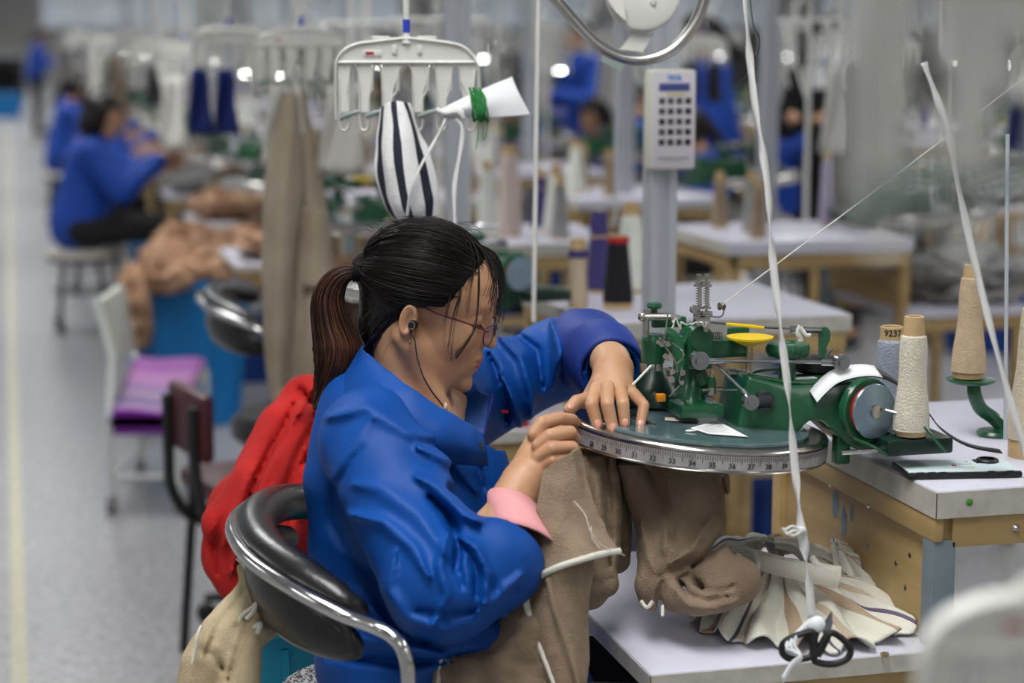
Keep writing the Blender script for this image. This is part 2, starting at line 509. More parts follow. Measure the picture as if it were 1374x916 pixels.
# ================================================================ linking machine
W0 = P(938, 576, 2.60)
RM = Matrix.Translation(W0) @ Matrix.Rotation(TH, 4, 'Z')
RMi = RM.inverted()
def L_(px, py, d): return RMi @ P(px, py, d)
RD = 0.171
def make_machine(detail=True):
    t = thing('linking_machine', 'green linking machine with a tape-ringed dial in front of the woman in blue', 'sewing machine')
    tilt = Matrix.Rotation(math.radians(4.6), 4, 'Y')
    # dial ---------------------------------------------------
    b = MB(); b.M = tilt
    n = 96 if detail else 32
    b.lathe([(RD - 0.032, 0.004), (RD - 0.012, 0.006), (RD - 0.006, 0.0075), (RD, 0.006), (RD + 0.0015, 0.003), (RD, 0.0), (RD - 0.001, -0.0205), (RD + 0.0006, -0.023), (RD - 0.004, -0.025), (RD - 0.032, -0.02)], n)
    dial = b.build('dial', M_steel, t, smooth=50); dial['label'] = 'shiny steel dial ring'
    b = MB(); b.M = tilt
    b.lathe([(RD + 0.0011, -0.001), (RD + 0.0011, -0.0195)], n)
    tp = b.build('tape_measure', mat('tape_white', (196, 190, 190), 0.25, var=0.3, scale=40, metal=0.35), dial, smooth=80)
    if detail:
        b = MB(); 
        R = RD + 0.0016; k0 = 0
        per = 0.0254 / R
        nn = int(2 * PI / (per / 8))
        for i in range(nn):
            a = i * per / 8 - PI / 2 - 1.35
            ln = 0.0105 if i % 8 == 0 else (0.0085 if i % 4 == 0 else 0.0062)
            ca, sa = math.cos(a), math.sin(a)
            T = Vector((-sa, ca, 0)) * 0.00045
            p = Vector((ca * R, sa * R, 0))
            b.add([p - T + Vector((0, 0, -0.0015)), p + T + Vector((0, 0, -0.0015)), p + T + Vector((0, 0, -0.0015 - ln)), p - T + Vector((0, 0, -0.0015 - ln))], [(0, 1, 2, 3)])
            if i % 8 == 4 and i < 100:
                v, f = text_mesh(str(28 + i // 8), 0.0095, 0.00025)
                vs = []
                for q in v:
                    aa = a + q[0] / R
                    vs.append((math.cos(aa) * R, math.sin(aa) * R, q[1] - 0.0142))
                b.add(vs, f)
        for q in range(len(b.v)): b.v[q] = tilt @ b.v[q]
        b.build('tape_marks', M_ink, tp, smooth=0, kind='stuff')
    b = MB(); b.M = tilt @ Matrix.Translation((0.0, 0.004, 0))
    b.lathe([(0.0, 0.010), (0.146, 0.0095), (0.1475, 0.0085), (0.1475, 0.005), (0.0, 0.004)], n)
    pl = b.build('cover_plate', M_glass, t, smooth=30); pl['label'] = 'translucent blue-grey plate over the dial'
    b = MB(); b.M = tilt
    b.lathe([(0.135, -0.02), (0.1, -0.03), (0.05, -0.04), (0.03, -0.07), (0.0, -0.07)], 32)
    b.build('dial_hub', M_dsteel, t)
    # post on the dial
    b = MB()
    o = L_(935, 556, 2.60)
    b.box(o.x - 0.031, o.y - 0.028, o.z, o.x + 0.029, o.y + 0.032, o.z + 0.017, 0.003)
    b.build('foot_block', M_green, t)
    b = MB()
    c0 = L_(928, 541, 2.63); c1 = L_(930, 470, 2.63)
    b.tube([c0, c0.lerp(c1, 0.12), c0.lerp(c1, .5), c1], 0.02, 16, rs=[0.024, 0.019, 0.0165, 0.0165])
    b.box(c1.x - 0.024, c1.y - 0.02, c1.z - 0.012, c1.x + 0.02, c1.y + 0.02, c1.z + 0.022, 0.005)
    # arched cheek and arm
    k = L_(937, 452, 2.60)
    b.cyl(k + Vector((0, -0.012, 0)), k + Vector((0, 0.03, 0)), 0.0165, 20)
    b.box(k.x - 0.0163, k.y - 0.0105, k.z - 0.042, k.x + 0.0165, k.y + 0.03, k.z, 0.002)
    q = L_(945, 478, 2.62); q2 = L_(1003, 456, 2.62)
    b.box(q.x, q.y - 0.008, q.z - 0.002, q2.x + 0.002, q.y + 0.022, q2.z, 0.003)
    q3 = L_(993, 456, 2.66)
    b.box(q3.x - 0.018, q3.y - 0.006, q3.z - 0.006, q3.x + 0.012, q3.y + 0.006, q3.z + 0.018, 0.003)
    b.tube([L_(937, 500, 2.62), L_(943, 512, 2.62), L_(948, 520, 2.63)], 0.011, 10)
    b.build('center_post', M_green, t)
    # curved needle arm
    b = MB()
    b.tube(cr([L_(893, 446, 2.57), L_(903, 452, 2.57), L_(910, 470, 2.57), L_(912, 490, 2.57), L_(908, 512, 2.57)], 5), 0.0075, 10, rs=None, sq=(0.0085, 0.006))
    b.tube(cr([L_(908, 470, 2.6), L_(921, 455, 2.6), L_(926, 440, 2.6)], 4), 0.006, 10)
    b.box(*(list(L_(907, 525, 2.58)) + list(L_(920, 490, 2.57))), 0) if False else None
    c = L_(913, 505, 2.575); b.box(c.x - 0.006, c.y - 0.005, c.z - 0.022, c.x + 0.006, c.y + 0.005, c.z + 0.016, 0.002)
    b.build('needle_arm', M_green, t)
    b = MB()
    for (x, y, r) in ((889, 461, .0045), (897, 461, .004), (898, 480, .0045), (903, 498, .004), (901, 509, .005), (916, 500, .004), (915, 513, .0035)):
        c = L_(x, y, 2.555); b.cyl(c, c + Vector((0, 0.014, 0)), r, 10)
    for pts in ([(896, 420), (893, 445), (891, 461), (905, 482), (909, 500)], [(902, 460), (913, 468), (917, 478), (908, 488)], [(912, 517), (898, 532)], [(915, 493), (911, 512)]):
        b.tube(cr([L_(x, y, 2.55) for x, y in pts], 4), 0.0009, 6)
    b.build('thread_linkage', M_steel, t)
    # left cylinder group
    b = MB(); g = L_(876, 486, 2.63); h = L_(876, 447, 2.63)
    b.lathe([(0.0, 0), (0.016, 0), (0.0165, 0.004), (0.0165, 0.03), (0.0155, 0.034), (0.014, 0.036), (0.0135, h.z - g.z), (0, h.z - g.z)], 20, g)
    b.box(g.x + 0.012, g.y - 0.01, g.z + 0.012, g.x + 0.034, g.y + 0.012, g.z + 0.036, 0.003)
    cyl = b.build('presser_cylinder', M_green, t)
    b = MB(); b.cyl(L_(867, 452, 2.6), L_(867, 426, 2.6), 0.0045, 12); b.cyl(L_(861, 425, 2.6), L_(900, 425, 2.6), 0.0055, 12)
    b.sphere(L_(862, 425, 2.6), 0.0065, 8); b.cyl(L_(899, 425, 2.6), L_(913, 427, 2.6), 0.004, 10); b.cyl(L_(868, 421, 2.6), L_(868, 415, 2.6), 0.005, 10)
    b.cyl(L_(866, 487, 2.63), L_(866, 500, 2.63), 0.008, 12); b.cyl(L_(884, 487, 2.63), L_(884, 498, 2.63), 0.006, 12)
    b.build('lever_arm', M_steel, t)
    b = MB(); kk = L_(878, 414, 2.61); b.lathe([(0.0, -0.012), (0.0045, -0.012), (0.0045, 0), (0.0095, 0.001), (0.0105, 0.004), (0.009, 0.008), (0, 0.009)], 12, kk)
    b.box(kk.x - 0.003, kk.y - 0.004, kk.z - 0.026, kk.x + 0.045, kk.y + 0.006, kk.z - 0.012, 0.002)
    b.build('adjusting_knob', M_green, t)
    # dark dome behind
    b = MB(); c = L_(878, 540, 2.70)
    b.lathe([(0.044, 0.0), (0.042, 0.012), (0.034, 0.026), (0.024, 0.038), (0.018, 0.048), (0, 0.049)], 28, c)
    b.build('dome_cover', M_dgreen, t)
    b = MB(); c = L_(888, 533, 2.585); b.box(c.x - 0.006, c.y, c.z - 0.006, c.x + 0.006, c.y + 0.01, c.z + 0.004, 0.001)
    b.build('orange_guide', M_orange, t)
    b = MB(); b.tube([L_(849, 516, 2.56), L_(874, 490, 2.56)], 0.0016, 6); b.build('pointer', M_paper, t)
    # tension tower
    b = MB()
    for (x, d, top) in ((938, 2.585, 368), (948, 2.575, 372)):
        p0, p1 = L_(x, 428, d), L_(x, top, d)
        b.cyl(p0, p1, 0.0018, 8)
        if detail:
            q0, q1 = L_(x, 412, d), L_(x, 385, d); N_ = 64
            b.tube([q0.lerp(q1, i / N_) + Vector((math.cos(i * PI / 4), math.sin(i * PI / 4), 0)) * 0.0042 for i in range(N_ + 1)], 0.0007, 5)
        for yy, r in ((384, .0075), (380, .0055), (414, .006), (420, .008), (423, .008), (370, .0035)):
            c = L_(x, yy, d); b.cyl(c, c + Vector((0, 0, 0.0025)), r, 14)
    c = L_(943, 432, 2.58); b.box(c.x - 0.011, c.y - 0.006, c.z - 0.004, c.x + 0.009, c.y + 0.008, c.z + 0.008, 0.001)
    b.cyl(L_(947, 445, 2.58), L_(947, 425, 2.58), 0.0036, 10)
    c = L_(932, 415, 2.58); b.cyl(c + Vector((0, -.004, 0)), c + Vector((0, 0.004, 0)), 0.006, 12)
    b.tube(cr([L_(952, 424, 2.575), L_(966, 425, 2.575), L_(971, 419, 2.575), L_(970, 410, 2.575)], 4), 0.0013, 8)
    for zz in (-.003, .003):
        b.lathe([(0.0, zz * .3), (0.0055, 0), (0.0, -zz * .3)], 12, L_(968 + zz * 900, 411, 2.572), (1, 0.3, 0))
    tw = b.build('tension_tower', M_steel, t)
    # rods
    b = MB(); b.tube([L_(950, 432, 2.62), L_(1010, 438, 2.64), L_(1075, 442, 2.66)], 0.0016, 8)
    b.cyl(L_(1068, 442, 2.66), L_(1102, 443, 2.66), 0.0042, 12); b.cyl(L_(1060, 442, 2.66), L_(1070, 442, 2.66), 0.0055, 8)
    b.cyl(L_(945, 484, 2.57), L_(1120, 486, 2.58), 0.0024, 10); b.cyl(L_(945, 484, 2.57), L_(974, 485, 2.57), 0.005, 12, 0.0032)
    b.cyl(L_(1102, 486, 2.58), L_(1128, 487, 2.58), 0.0048, 10)
    b.cyl(L_(960, 488, 2.58), L_(1010, 537, 2.565), 0.0024, 10); b.cyl(L_(996, 523, 2.57), L_(1010, 538, 2.565), 0.004, 10)
    b.cyl(L_(977, 500, 2.63), L_(1000, 502, 2.63), 0.0046, 10); b.cyl(L_(940, 523, 2.61), L_(995, 523, 2.61), 0.0012, 8)
    b.cyl(L_(1108, 478, 2.6), L_(1117, 468, 2.6), 0.0016, 6)
    for (x, y, d, r) in ((940, 484, 2.555, .0125), (1131, 487, 2.565, .0105), (1009, 540, 2.55, .0105)):
        c = L_(x, y, d)
        b.cyl(c, c + Vector((0, 0.012, 0)), r, 18); b.cyl(c + Vector((0, -0.004, 0)), c, r * 0.6, 6)
    b.build('connecting_rods', mat('rod_steel', (172, 174, 178), 0.22, metal=0.95, var=0.2, scale=50), t)
    b = MB(); b.tube([L_(975, 434.6, 2.615), L_(1008, 437.6, 2.625), L_(1025, 439.8, 2.63)], 0.0022, 6); b.build('yellow_sleeve', M_yellow, t)
    b = MB(); c = L_(1028, 538, 2.575)
    b.cyl(c, c + Vector((0.0, 0.03, 0)), 0.0125, 20); b.cyl(c + Vector((-.012, 0.004, 0)), c + Vector((0.006, 0.004, 0)), 0.010, 16)
    b.build('knurled_collar', M_dsteel, t)
    # coil spring and drip oiler
    b = MB()
    q0, q1 = L_(952, 450, 2.61), L_(968, 450, 2.61)
    b.tube([q0.lerp(q1, i / 48) + Vector((0, math.sin(i * PI / 4), math.cos(i * PI / 4))) * 0.0048 for i in range(49)], 0.0009, 5)
    c = L_(955, 523, 2.6); b.cyl(c + Vector((0, 0, -.006)), c + Vector((0, 0, 0.004)), 0.0055, 10); b.cyl(c + Vector((0, 0, 0.015)), c + Vector((0, 0, 0.026)), 0.003, 8)
    b.cyl(c + Vector((-.014, 0, 0)), c + Vector((0.014, 0, 0)), 0.0035, 8)
    b.build('coil_spring', M_steel, t)
    b = MB(); c = L_(955, 516, 2.6); b.lathe([(0.006, -0.004), (0.0055, 0.004), (0.004, 0.011), (0.0, 0.012)], 12, c); b.build('drip_oiler', M_green, t)
    # end lever
    b = MB(); pts = [(1101, 480), (1101, 446), (1104, 440), (1110, 439), (1114, 444), (1114, 456), (1109, 466), (1108, 482)]
    v = [L_(x, y, 2.66) for x, y in pts]; m_ = len(v)
    b.add(v + [q + Vector((0, 0.008, 0)) for q in v], [tuple(range(m_)), tuple(range(2 * m_ - 1, m_ - 1, -1))] + [(i, (i + 1) % m_, m_ + (i + 1) % m_, m_ + i) for i in range(m_)])
    b.build('end_lever', M_green, t)
    # yellow dish on pins
    b = MB(); c = L_(1006, 464, 2.60)
    b.lathe([(0.0, 0), (0.008, 0.0), (0.031, 0.0105), (0.0315, 0.013), (0.0, 0.0135)], 28, c); b.build('yellow_dish', M_yellow, t)
    b = MB(); b.cyl(L_(1003, 464, 2.6), L_(1002, 502, 2.6), 0.0016, 8); b.cyl(L_(1009, 464, 2.6), L_(1008, 502, 2.6), 0.0012, 8); b.build('dish_pin', M_steel, t)
    # gearbox casting
    b = MB()
    def ring(pts, d0, dy):
        return [L_(x, y, d0) + Vector((0, 0.0, 0)) for x, y in pts], [L_(x, y, d0) + Vector((0, dy, 0)) for x, y in pts]
    out = [(989, 583), (996, 540), (1003, 508), (1008, 505), (1052, 515), (1062, 517), (1120, 514), (1150, 512), (1176, 520), (1190, 545), (1192, 580), (1186, 603),
           (1150, 603), (1138, 596), (1120, 580), (1104, 566), (1088, 564), (1078, 572), (1070, 584), (1040, 586)]
    f0, f1 = ring(out, 2.585, 0.085); m_ = len(out)
    bm = bmesh.new()
    V0 = [bm.verts.new(q) for q in f0]; V1 = [bm.verts.new(q) for q in f1]
    bm.faces.new(V0); bm.faces.new(V1[::-1])
    for i in range(m_): bm.faces.new((V0[i], V0[(i + 1) % m_], V1[(i + 1) % m_], V1[i]))
    bmesh.ops.recalc_face_normals(bm, faces=bm.faces)
    bmesh.ops.bevel(bm, geom=list(bm.edges), offset=0.0035, segments=3, affect='EDGES', profile=0.5)
    bm.verts.index_update(); b.add([tuple(q.co) for q in bm.verts], [tuple(q.index for q in g.verts) for g in bm.faces]); bm.free()
    # raised lip on the top of the casting
    lip = [L_(x, y, d) for x, y, d in ((1006, 503, 2.6), (1018, 497, 2.63), (1050, 494, 2.66), (1100, 496, 2.67), (1150, 500, 2.67), (1160, 508, 2.62), (1120, 511, 2.59), (1062, 513, 2.59), (1030, 508, 2.59))]
    b.tube(cr(lip, 4, closed=True) + [lip[0]], 0.0028, 8, cap=False)
    # cradle that carries the casting on the desk
    c = L_(1130, 612, 2.60); b.box(c.x - 0.008, c.y, c.z - 0.012, c.x + 0.013, c.y + 0.02, c.z + 0.035, 0.004)
    c = L_(1190, 600, 2.62); b.box(c.x - 0.045, c.y - 0.02, c.z - 0.002, c.x + 0.02, c.y + 0.07, c.z + 0.03, 0.004)
    gb = b.build('gearbox', M_green, t, smooth=40); gb['label'] = 'bright green cast gearbox'
    b = MB(); c = L_(1042, 507, 2.60)
    b.M = Matrix.Identity(4)
    b.lathe([(0.0, 0), (0.012, 0.0), (0.011, 0.026), (0.018, 0.029), (0.027, 0.031), (0.03, 0.036), (0.0305, 0.042), (0.028, 0.0475), (0.02, 0.049), (0.0, 0.046)], 8 * 4, L_(1056, 507, 2.62))
    for i in range(len(b.v)):   # scalloped rim
        q = b.v[i]; c = L_(1056, 507, 2.62); dx, dy = q.x - c.x, q.y - c.y; r = math.hypot(dx, dy)
        if r > 0.024:
            s_ = 1 + 0.035 * math.cos(8 * math.atan2(dy, dx)); b.v[i] = Vector((c.x + dx * s_, c.y + dy * s_, q.z))
    b.build('hand_knob', M_green, t)
    b = MB(); c = L_(1078, 513, 2.62)
    b.box(c.x - 0.014, c.y, c.z + 0.004, c.x + 0.02, c.y + 0.012, c.z + 0.0055); b.build('inspection_label', M_paper, t, smooth=0)
    b = MB(); b.lathe([(0.034, 0), (0.04, 0.004), (0.04, 0.016), (0.0, 0.02)], 24, L_(1098, 497, 2.68)); b.build('belt_guard', M_black, t)
    for x in (1048, 1057):
        b = MB(); b.cyl(L_(x, 583, 2.58), L_(x, 583, 2.58) + Vector((0, 0, 0.003)), 0.0028, 6); b.build('bolt', M_steel, t)
    # pulley facing the viewer
    ax = Vector((0.30, -1, 0.05)).normalized()
    pc = L_(1175, 552, 2.545)
    b = MB(); b.lathe([(0.0, 0.0), (0.009, 0.0), (0.0355, -0.001), (0.0365, -0.003), (0.0355, -0.005), (0.0, -0.005)], 40, pc, ax)
    pul = b.build('pulley_disc', mat('zinc_disc', (150, 172, 190), 0.25, metal=0.75, var=0.15, scale=30), t, smooth=40)
    b = MB(); b.lathe([(0.0, -0.006), (0.033, -0.006), (0.034, -0.009), (0.033, -0.012), (0.0, -0.012)], 32, pc, ax); b.build('red_flange', M_red, pul)
    b = MB(); b.lathe([(0.0, -0.012), (0.041, -0.012), (0.043, -0.015), (0.0425, -0.024), (0.03, -0.028), (0.02, -0.05), (0, -0.05)], 36, pc, ax); b.build('green_rim', M_green, pul)
    b = MB(); b.cyl(pc, pc + ax * 0.003, 0.0085, 20); b.cyl(pc + ax * 0.003, pc + ax * 0.0036, 0.006, 20)
    c = pc + Vector((0.012, -0.004, 0.002)); b.cyl(c, c + Vector((0.02, -0.014, -0.005)), 0.0024, 10); c2 = c + Vector((0.02, -0.014, -0.005)); b.cyl(c2, c2 + Vector((0.01, -0.006, -0.002)), 0.0042, 12)
    b.build('crank_pin', M_steel, pul)
    # belt guard strip: white paper face curving into black belt
    path = [(1097, 540, 2.56), (1108, 528, 2.56), (1125, 514, 2.56), (1150, 506.5, 2.56), (1175, 505.5, 2.56), (1200, 514, 2.56), (1222, 532, 2.55), (1245, 553, 2.54), (1262, 575, 2.53), (1285, 592, 2.52), (1310, 602, 2.52), (1345, 608, 2.52)]
    pts = cr([L_(*q) for q in path], 6)
    wdir = Vector((0.05, 1, 0.34)).normalized() * 0.028
    wd = [wdir * (1 if i < 26 else 0.35 + 0.65 * max(0, 1 - (i - 26) / 20)) for i in range(len(pts))]
    up = []
    for i in range(len(pts)):
        tt = (pts[min(i + 1, len(pts) - 1)] - pts[max(i - 1, 0)]).normalized(); nrm = tt.cross(Vector((0, 1, 0))).normalized()
        if nrm.z < 0: nrm = -nrm
        up.append(nrm)
    b = MB(); b.grid([[p, p + w_] for p, w_ in zip(pts, wd)])
    belt = b.build('drive_belt', M_black, t, smooth=60); solid(belt, 0.0016)
    b = MB(); k = 27
    b.grid([[p + u * 0.0017 - w_ * 0.06, p + u * 0.0017 + w_ * 1.1] for p, w_, u in zip(pts[:k], wd[:k], up[:k])])
    pp = b.build('paper_strip', M_paper, belt, smooth=60); solid(pp, 0.0006); pp['label'] = 'white paper strip on the belt'
    for (p0, p1) in (((1145, 588), (1192, 612)), ((1206, 540), (1268, 606))):
        b = MB(); b.tube(cr([L_(p0[0], p0[1], 2.54), L_((p0[0] + p1[0]) / 2 + 3, (p0[1] + p1[1]) / 2 - 1, 2.53), L_(p1[0], p1[1], 2.53)], 4), 0.002, 8); b.build('belt_cord', M_green, t)
    b = MB(); b.cyl(L_(1130, 607, 2.56), L_(1178, 604, 2.56), 0.0035, 10); b.tube([L_(1180, 604, 2.56), L_(1185, 598, 2.56), L_(1196, 582, 2.55)], 0.001, 6); b.build('tie_rod', M_chrome, t)
    # bed plate on desk for the cones
    o = L_(1233, 606, 2.55)
    b = MB(); b.box(o.x - 0.05, o.y - 0.012, o.z - 0.002, o.x + 0.044, o.y + 0.075, o.z + 0.02, 0.004)
    b.lathe([(0.0, 0.02), (0.026, 0.02), (0.026, 0.024), (0.0, 0.024)], 24, o + Vector((-0.008, 0.02, 0)))
    b.build('bed_plate', M_dgreen, t)
    # printed card and paper strips on the plate
    if detail:
        zt = W0.z + 0.011
        def zp(px, py): 
            q = RMi @ Z(px, py, zt); return Vector((q.x, q.y, 0.0115 - q.x * math.tan(math.radians(4.6))))
        b = MB(); c4 = [zp(926, 577), zp(962, 562), zp(1004, 584), zp(950, 584)]
        b.add(c4, [(0, 1, 2, 3)]); card = b.build('printed_card', M_paper, t, smooth=0); card['label'] = 'white card with small printed lines'
        b = MB(); b2 = MB()
        for i in range(6):
            s_ = 0.16 + i * 0.12
            e0 = c4[0].lerp(c4[3], s_); e1 = c4[1].lerp(c4[2], s_)
            if i > 3: e1 = e0.lerp(e1, 0.8)
            q0 = e0.lerp(e1, 0.12); q1 = e0.lerp(e1, 0.86); w_ = (c4[3] - c4[0]).normalized() * 0.0011 + Vector((0, 0, 0.0004)); u_ = Vector((0, 0, 0.0004))
            (b2 if i in (1,) else b).add([q0 + u_, q1 + u_, q1 + w_, q0 + w_], [(0, 1, 2, 3)])
        b.build('print', mat('grey_ink', (120, 112, 112), 0.8), card, smooth=0); b2.build('red_print', M_redink, card, smooth=0)
        b = MB(); c4 = [zp(892, 563), zp(935, 562), zp(938, 567), zp(892, 568)]; b.add(c4, [(0, 1, 2, 3)]); b.build('paper_slip', mat('cream_paper', (222, 214, 196), 0.7), t, smooth=0)
        b = MB(); c = zp(927, 581); b.sphere(c, 0.005, 8, (1.6, 0.8, 0.3)); b.build('thread_knot', M_white, t)
        b = MB(); b.tube(cr([zp(842, 560), zp(850, 566), zp(862, 572), zp(880, 574)], 4), 0.0018, 6); b.build('steel_wire', M_chrome, t)
    # thread held at the top of the post
    b = MB(); pts = [L_(905 + i * 3.2 + random.uniform(-2, 2), 436 + random.uniform(-6, 6) - (4 if i % 2 else -2), 2.57 + random.uniform(-.005, .005)) for i in range(14)]
    b.tube(cr(pts, 4), 0.0013, 5); pts = [L_(902 + 2 * math.sin(i), 430 + i * 3, 2.57) for i in range(8)]; b.tube(cr(pts, 3), 0.0012, 5)
    b.tube(cr([L_(1074, 437, 2.65), L_(1071, 447, 2.65), L_(1075, 456, 2.65), L_(1069, 463, 2.65)], 4), 0.004, 6); b.tube(cr([L_(1074, 440, 2.64), L_(1082, 450, 2.64), L_(1088, 449, 2.64)], 4), 0.003, 6)
    b.build('snagged_thread', M_white, t)
    return t
random.seed(4)
hero = make_machine(True)
hero.location = W0; hero.rotation_euler = (0, 0, TH)

# ================================================================ desk
def make_desk():
    t = thing('work_desk', '...', 'desk')
    # origin: front left corner of the raised top, on the floor; x along e1, y along e2
    b = MB(); b.m = 0; b.box(0, 0, 0.893, 0.56, 0.56, 0.93, 0.003)
    o = b.build('top', [M_lam], t)
    b = MB(); b.box(-0.0015, -0.0015, 0.8935, 0.5615, 0.0, 0.9275); b.box(-0.0015, -0.0015, 0.8935, 0.0, 0.5615, 0.9275); b.box(0.56, -0.0015, 0.8935, 0.5615, 0.5615, 0.9275); b.build('top_edging', M_edge, o, smooth=0)
    b = MB(); b.box(0.01, 0.012, 0.722, 0.026, 0.55, 0.893); o = b.build('side_panel', M_wood, t, smooth=0)
    b = MB(); b.box(0.0, 0.002, 0.862, 0.012, 0.55, 0.892, 0.001); b.box(0.026, 0.004, 0.853, 0.55, 0.02, 0.892, 0.001); b.box(0.026, 0.535, 0.853, 0.55, 0.55, 0.892, 0.001); b.box(0.53, 0.004, 0.853, 0.55, 0.55, 0.892)
    b.build('apron', M_wood, t)
    for (x, y) in ((0.0, 0.004), (0.0, 0.515), (0.52, 0.01), (0.52, 0.515)):
        b = MB(); b.box(x, y, 0, x + 0.032, y + 0.032, 0.853 if x > .1 else 0.862, 0.002); b.build('leg', M_greyleg if (x < .1 and y < .1) else M_wood, t)
    for y in (0.02, 0.515):
        b = MB(); b.box(0.01, y, 0.25, 0.54, y + 0.025, 0.29); b.build('stretcher', M_wood, t, smooth=0)
    b = MB(); b.box(-0.38, 0.0, 0.695, 0.012, 0.56, 0.72, 0.002); o = b.build('lap_shelf', M_lam, t)
    b = MB(); b.box(-0.3815, -0.0015, 0.6955, 0.012, 0.0, 0.718); b.box(-0.3815, -0.0015, 0.6955, -0.38, 0.5615, 0.718); b.build('shelf_edging', M_edge, o, smooth=0)
    for y in (0.01, 0.53):
        b = MB(); b.box(-0.37, y, 0.655, 0.0, y + 0.02, 0.695); b.build('shelf_rail', M_wood, t, smooth=0)
    for y in (0.01, 0.52):
        b = MB(); b.box(-0.37, y, 0, -0.34, y + 0.03, 0.655, 0.002); b.build('shelf_leg', M_wood, t)
    for (x, z) in ((0.12, 0.845), (0.26, 0.847), (0.43, 0.872)):
        pass
    return t
desk = make_desk()
D0 = (1.124, 2.19)
ORD = ['nearest', 'second', 'third', 'fourth', 'fifth', 'sixth', 'seventh', 'eighth', 'ninth', 'tenth', 'eleventh', 'twelfth', 'thirteenth', 'fourteenth', 'fifteenth', 'sixteenth', 'seventeenth', 'eighteenth']
desk.location = A(D0[0], D0[1]); desk.rotation_euler = (0, 0, TH)
desk['label'] = 'white-topped plywood desk carrying the phone, cones and the near green machine'
# ================================================================ repeated furniture
rnd = random.Random(11)
M_tan = mat('tan_knit', (170, 148, 122), 0.9, rgb2=(140, 118, 94), scale=14, bump=0.7, bscale=420, sheen=0.3)
M_peach = mat('peach_knit', (196, 158, 128), 0.9, rgb2=(146, 110, 84), scale=10, bump=0.5, bscale=300)
M_greyc = mat('grey_knit', (168, 166, 164), 0.9, rgb2=(130, 130, 132), scale=10, bump=0.4, bscale=300)
M_cream = mat('cream_yarn', (226, 218, 200), 0.9, var=0.1, scale=60, bump=0.6, bscale=350)
M_beigey = mat('beige_yarn', (206, 182, 150), 0.9, var=0.14, scale=90, bump=0.6, bscale=350)
M_greyy = mat('grey_blue_yarn', (165, 172, 188), 0.9, var=0.14, scale=90, bump=0.6, bscale=350)
M_blacky = mat('black_yarn', (22, 22, 26), 0.9, var=0.3, scale=60, bump=0.5, bscale=300)
M_purpley = mat('purple_yarn', (70, 62, 120), 0.9, var=0.2, scale=60, bump=0.5, bscale=300)
M_whitey = mat('white_yarn', (225, 228, 218), 0.9, var=0.08, scale=60, bump=0.4, bscale=300)
M_card = mat('cardboard_core', (198, 168, 122), 0.75, var=0.15, scale=40)
M_lever = mat('grey_green_lever', (132, 148, 144), 0.45)
M_bluep = mat('blue_plastic', (50, 70, 190), 0.4)
M_cyan = mat('cyan_bin_plastic', (0, 120, 190), 0.4, var=0.1, scale=3)
M_teal = mat('teal_crate_plastic', (0, 150, 185), 0.4, var=0.12, scale=6)

def turn(name, prof, n, m, parent=None, o=(0, 0, 0), **k):
    b = MB(); b.lathe(prof, n, o); return b.build(name, m, parent, **k)

def make_cone(label, my, h=0.17, r0=0.026, r1=0.0145, core_top=0.02, core_bot=0.004, bands=None, fine=False, mc=None, group=None, tail=True):
    t = thing('yarn_cone', label, 'yarn cone', group=group)
    k0, k1 = r0 - 0.003, r1 - 0.0025
    def rr(z): return k0 + (k1 - k0) * z / h
    turn('cardboard_core', [(0, 0), (rr(0), 0), (rr(0) + .0006, core_bot), (rr(h), h - 0.001), (rr(h) - 0.002, h), (rr(h) - 0.004, h - 0.001), (rr(h) - 0.004, h - 0.03), (0, h - 0.03)], 28, mc or M_card, t)
    pr = []; z = core_bot; N_ = 110 if fine else 14
    for i in range(N_ + 1):
        z = core_bot + (h - core_top - core_bot) * i / N_
        f = i / N_
        r = r0 + (r1 - r0) * f
        r = r + (0.0011 * math.sin(f * 9.0) * (1 if fine else 0))
        if fine: r += 0.0005 * (i % 2) + rnd.uniform(-.0001, .0001)
        if f < 0.02: r -= 0.003
        if f > 0.985: r -= 0.0025
        pr.append((r, z))
    turn('wound_yarn', pr, 40 if fine else 20, my, t, smooth=80)
    if bands:
        for (z0, z1, mb) in bands:
            f0 = (z0 - core_bot) / (h - core_top); f1 = (z1 - core_bot) / (h - core_top)
            turn('yarn_band', [(r0 + (r1 - r0) * f0 + .0008, z0), (r0 + (r1 - r0) * f0 + .0022, z0 + .001), (r0 + (r1 - r0) * f1 + .0022, z1 - .001), (r0 + (r1 - r0) * f1 + .0008, z1)], 24, mb, t)
    return t

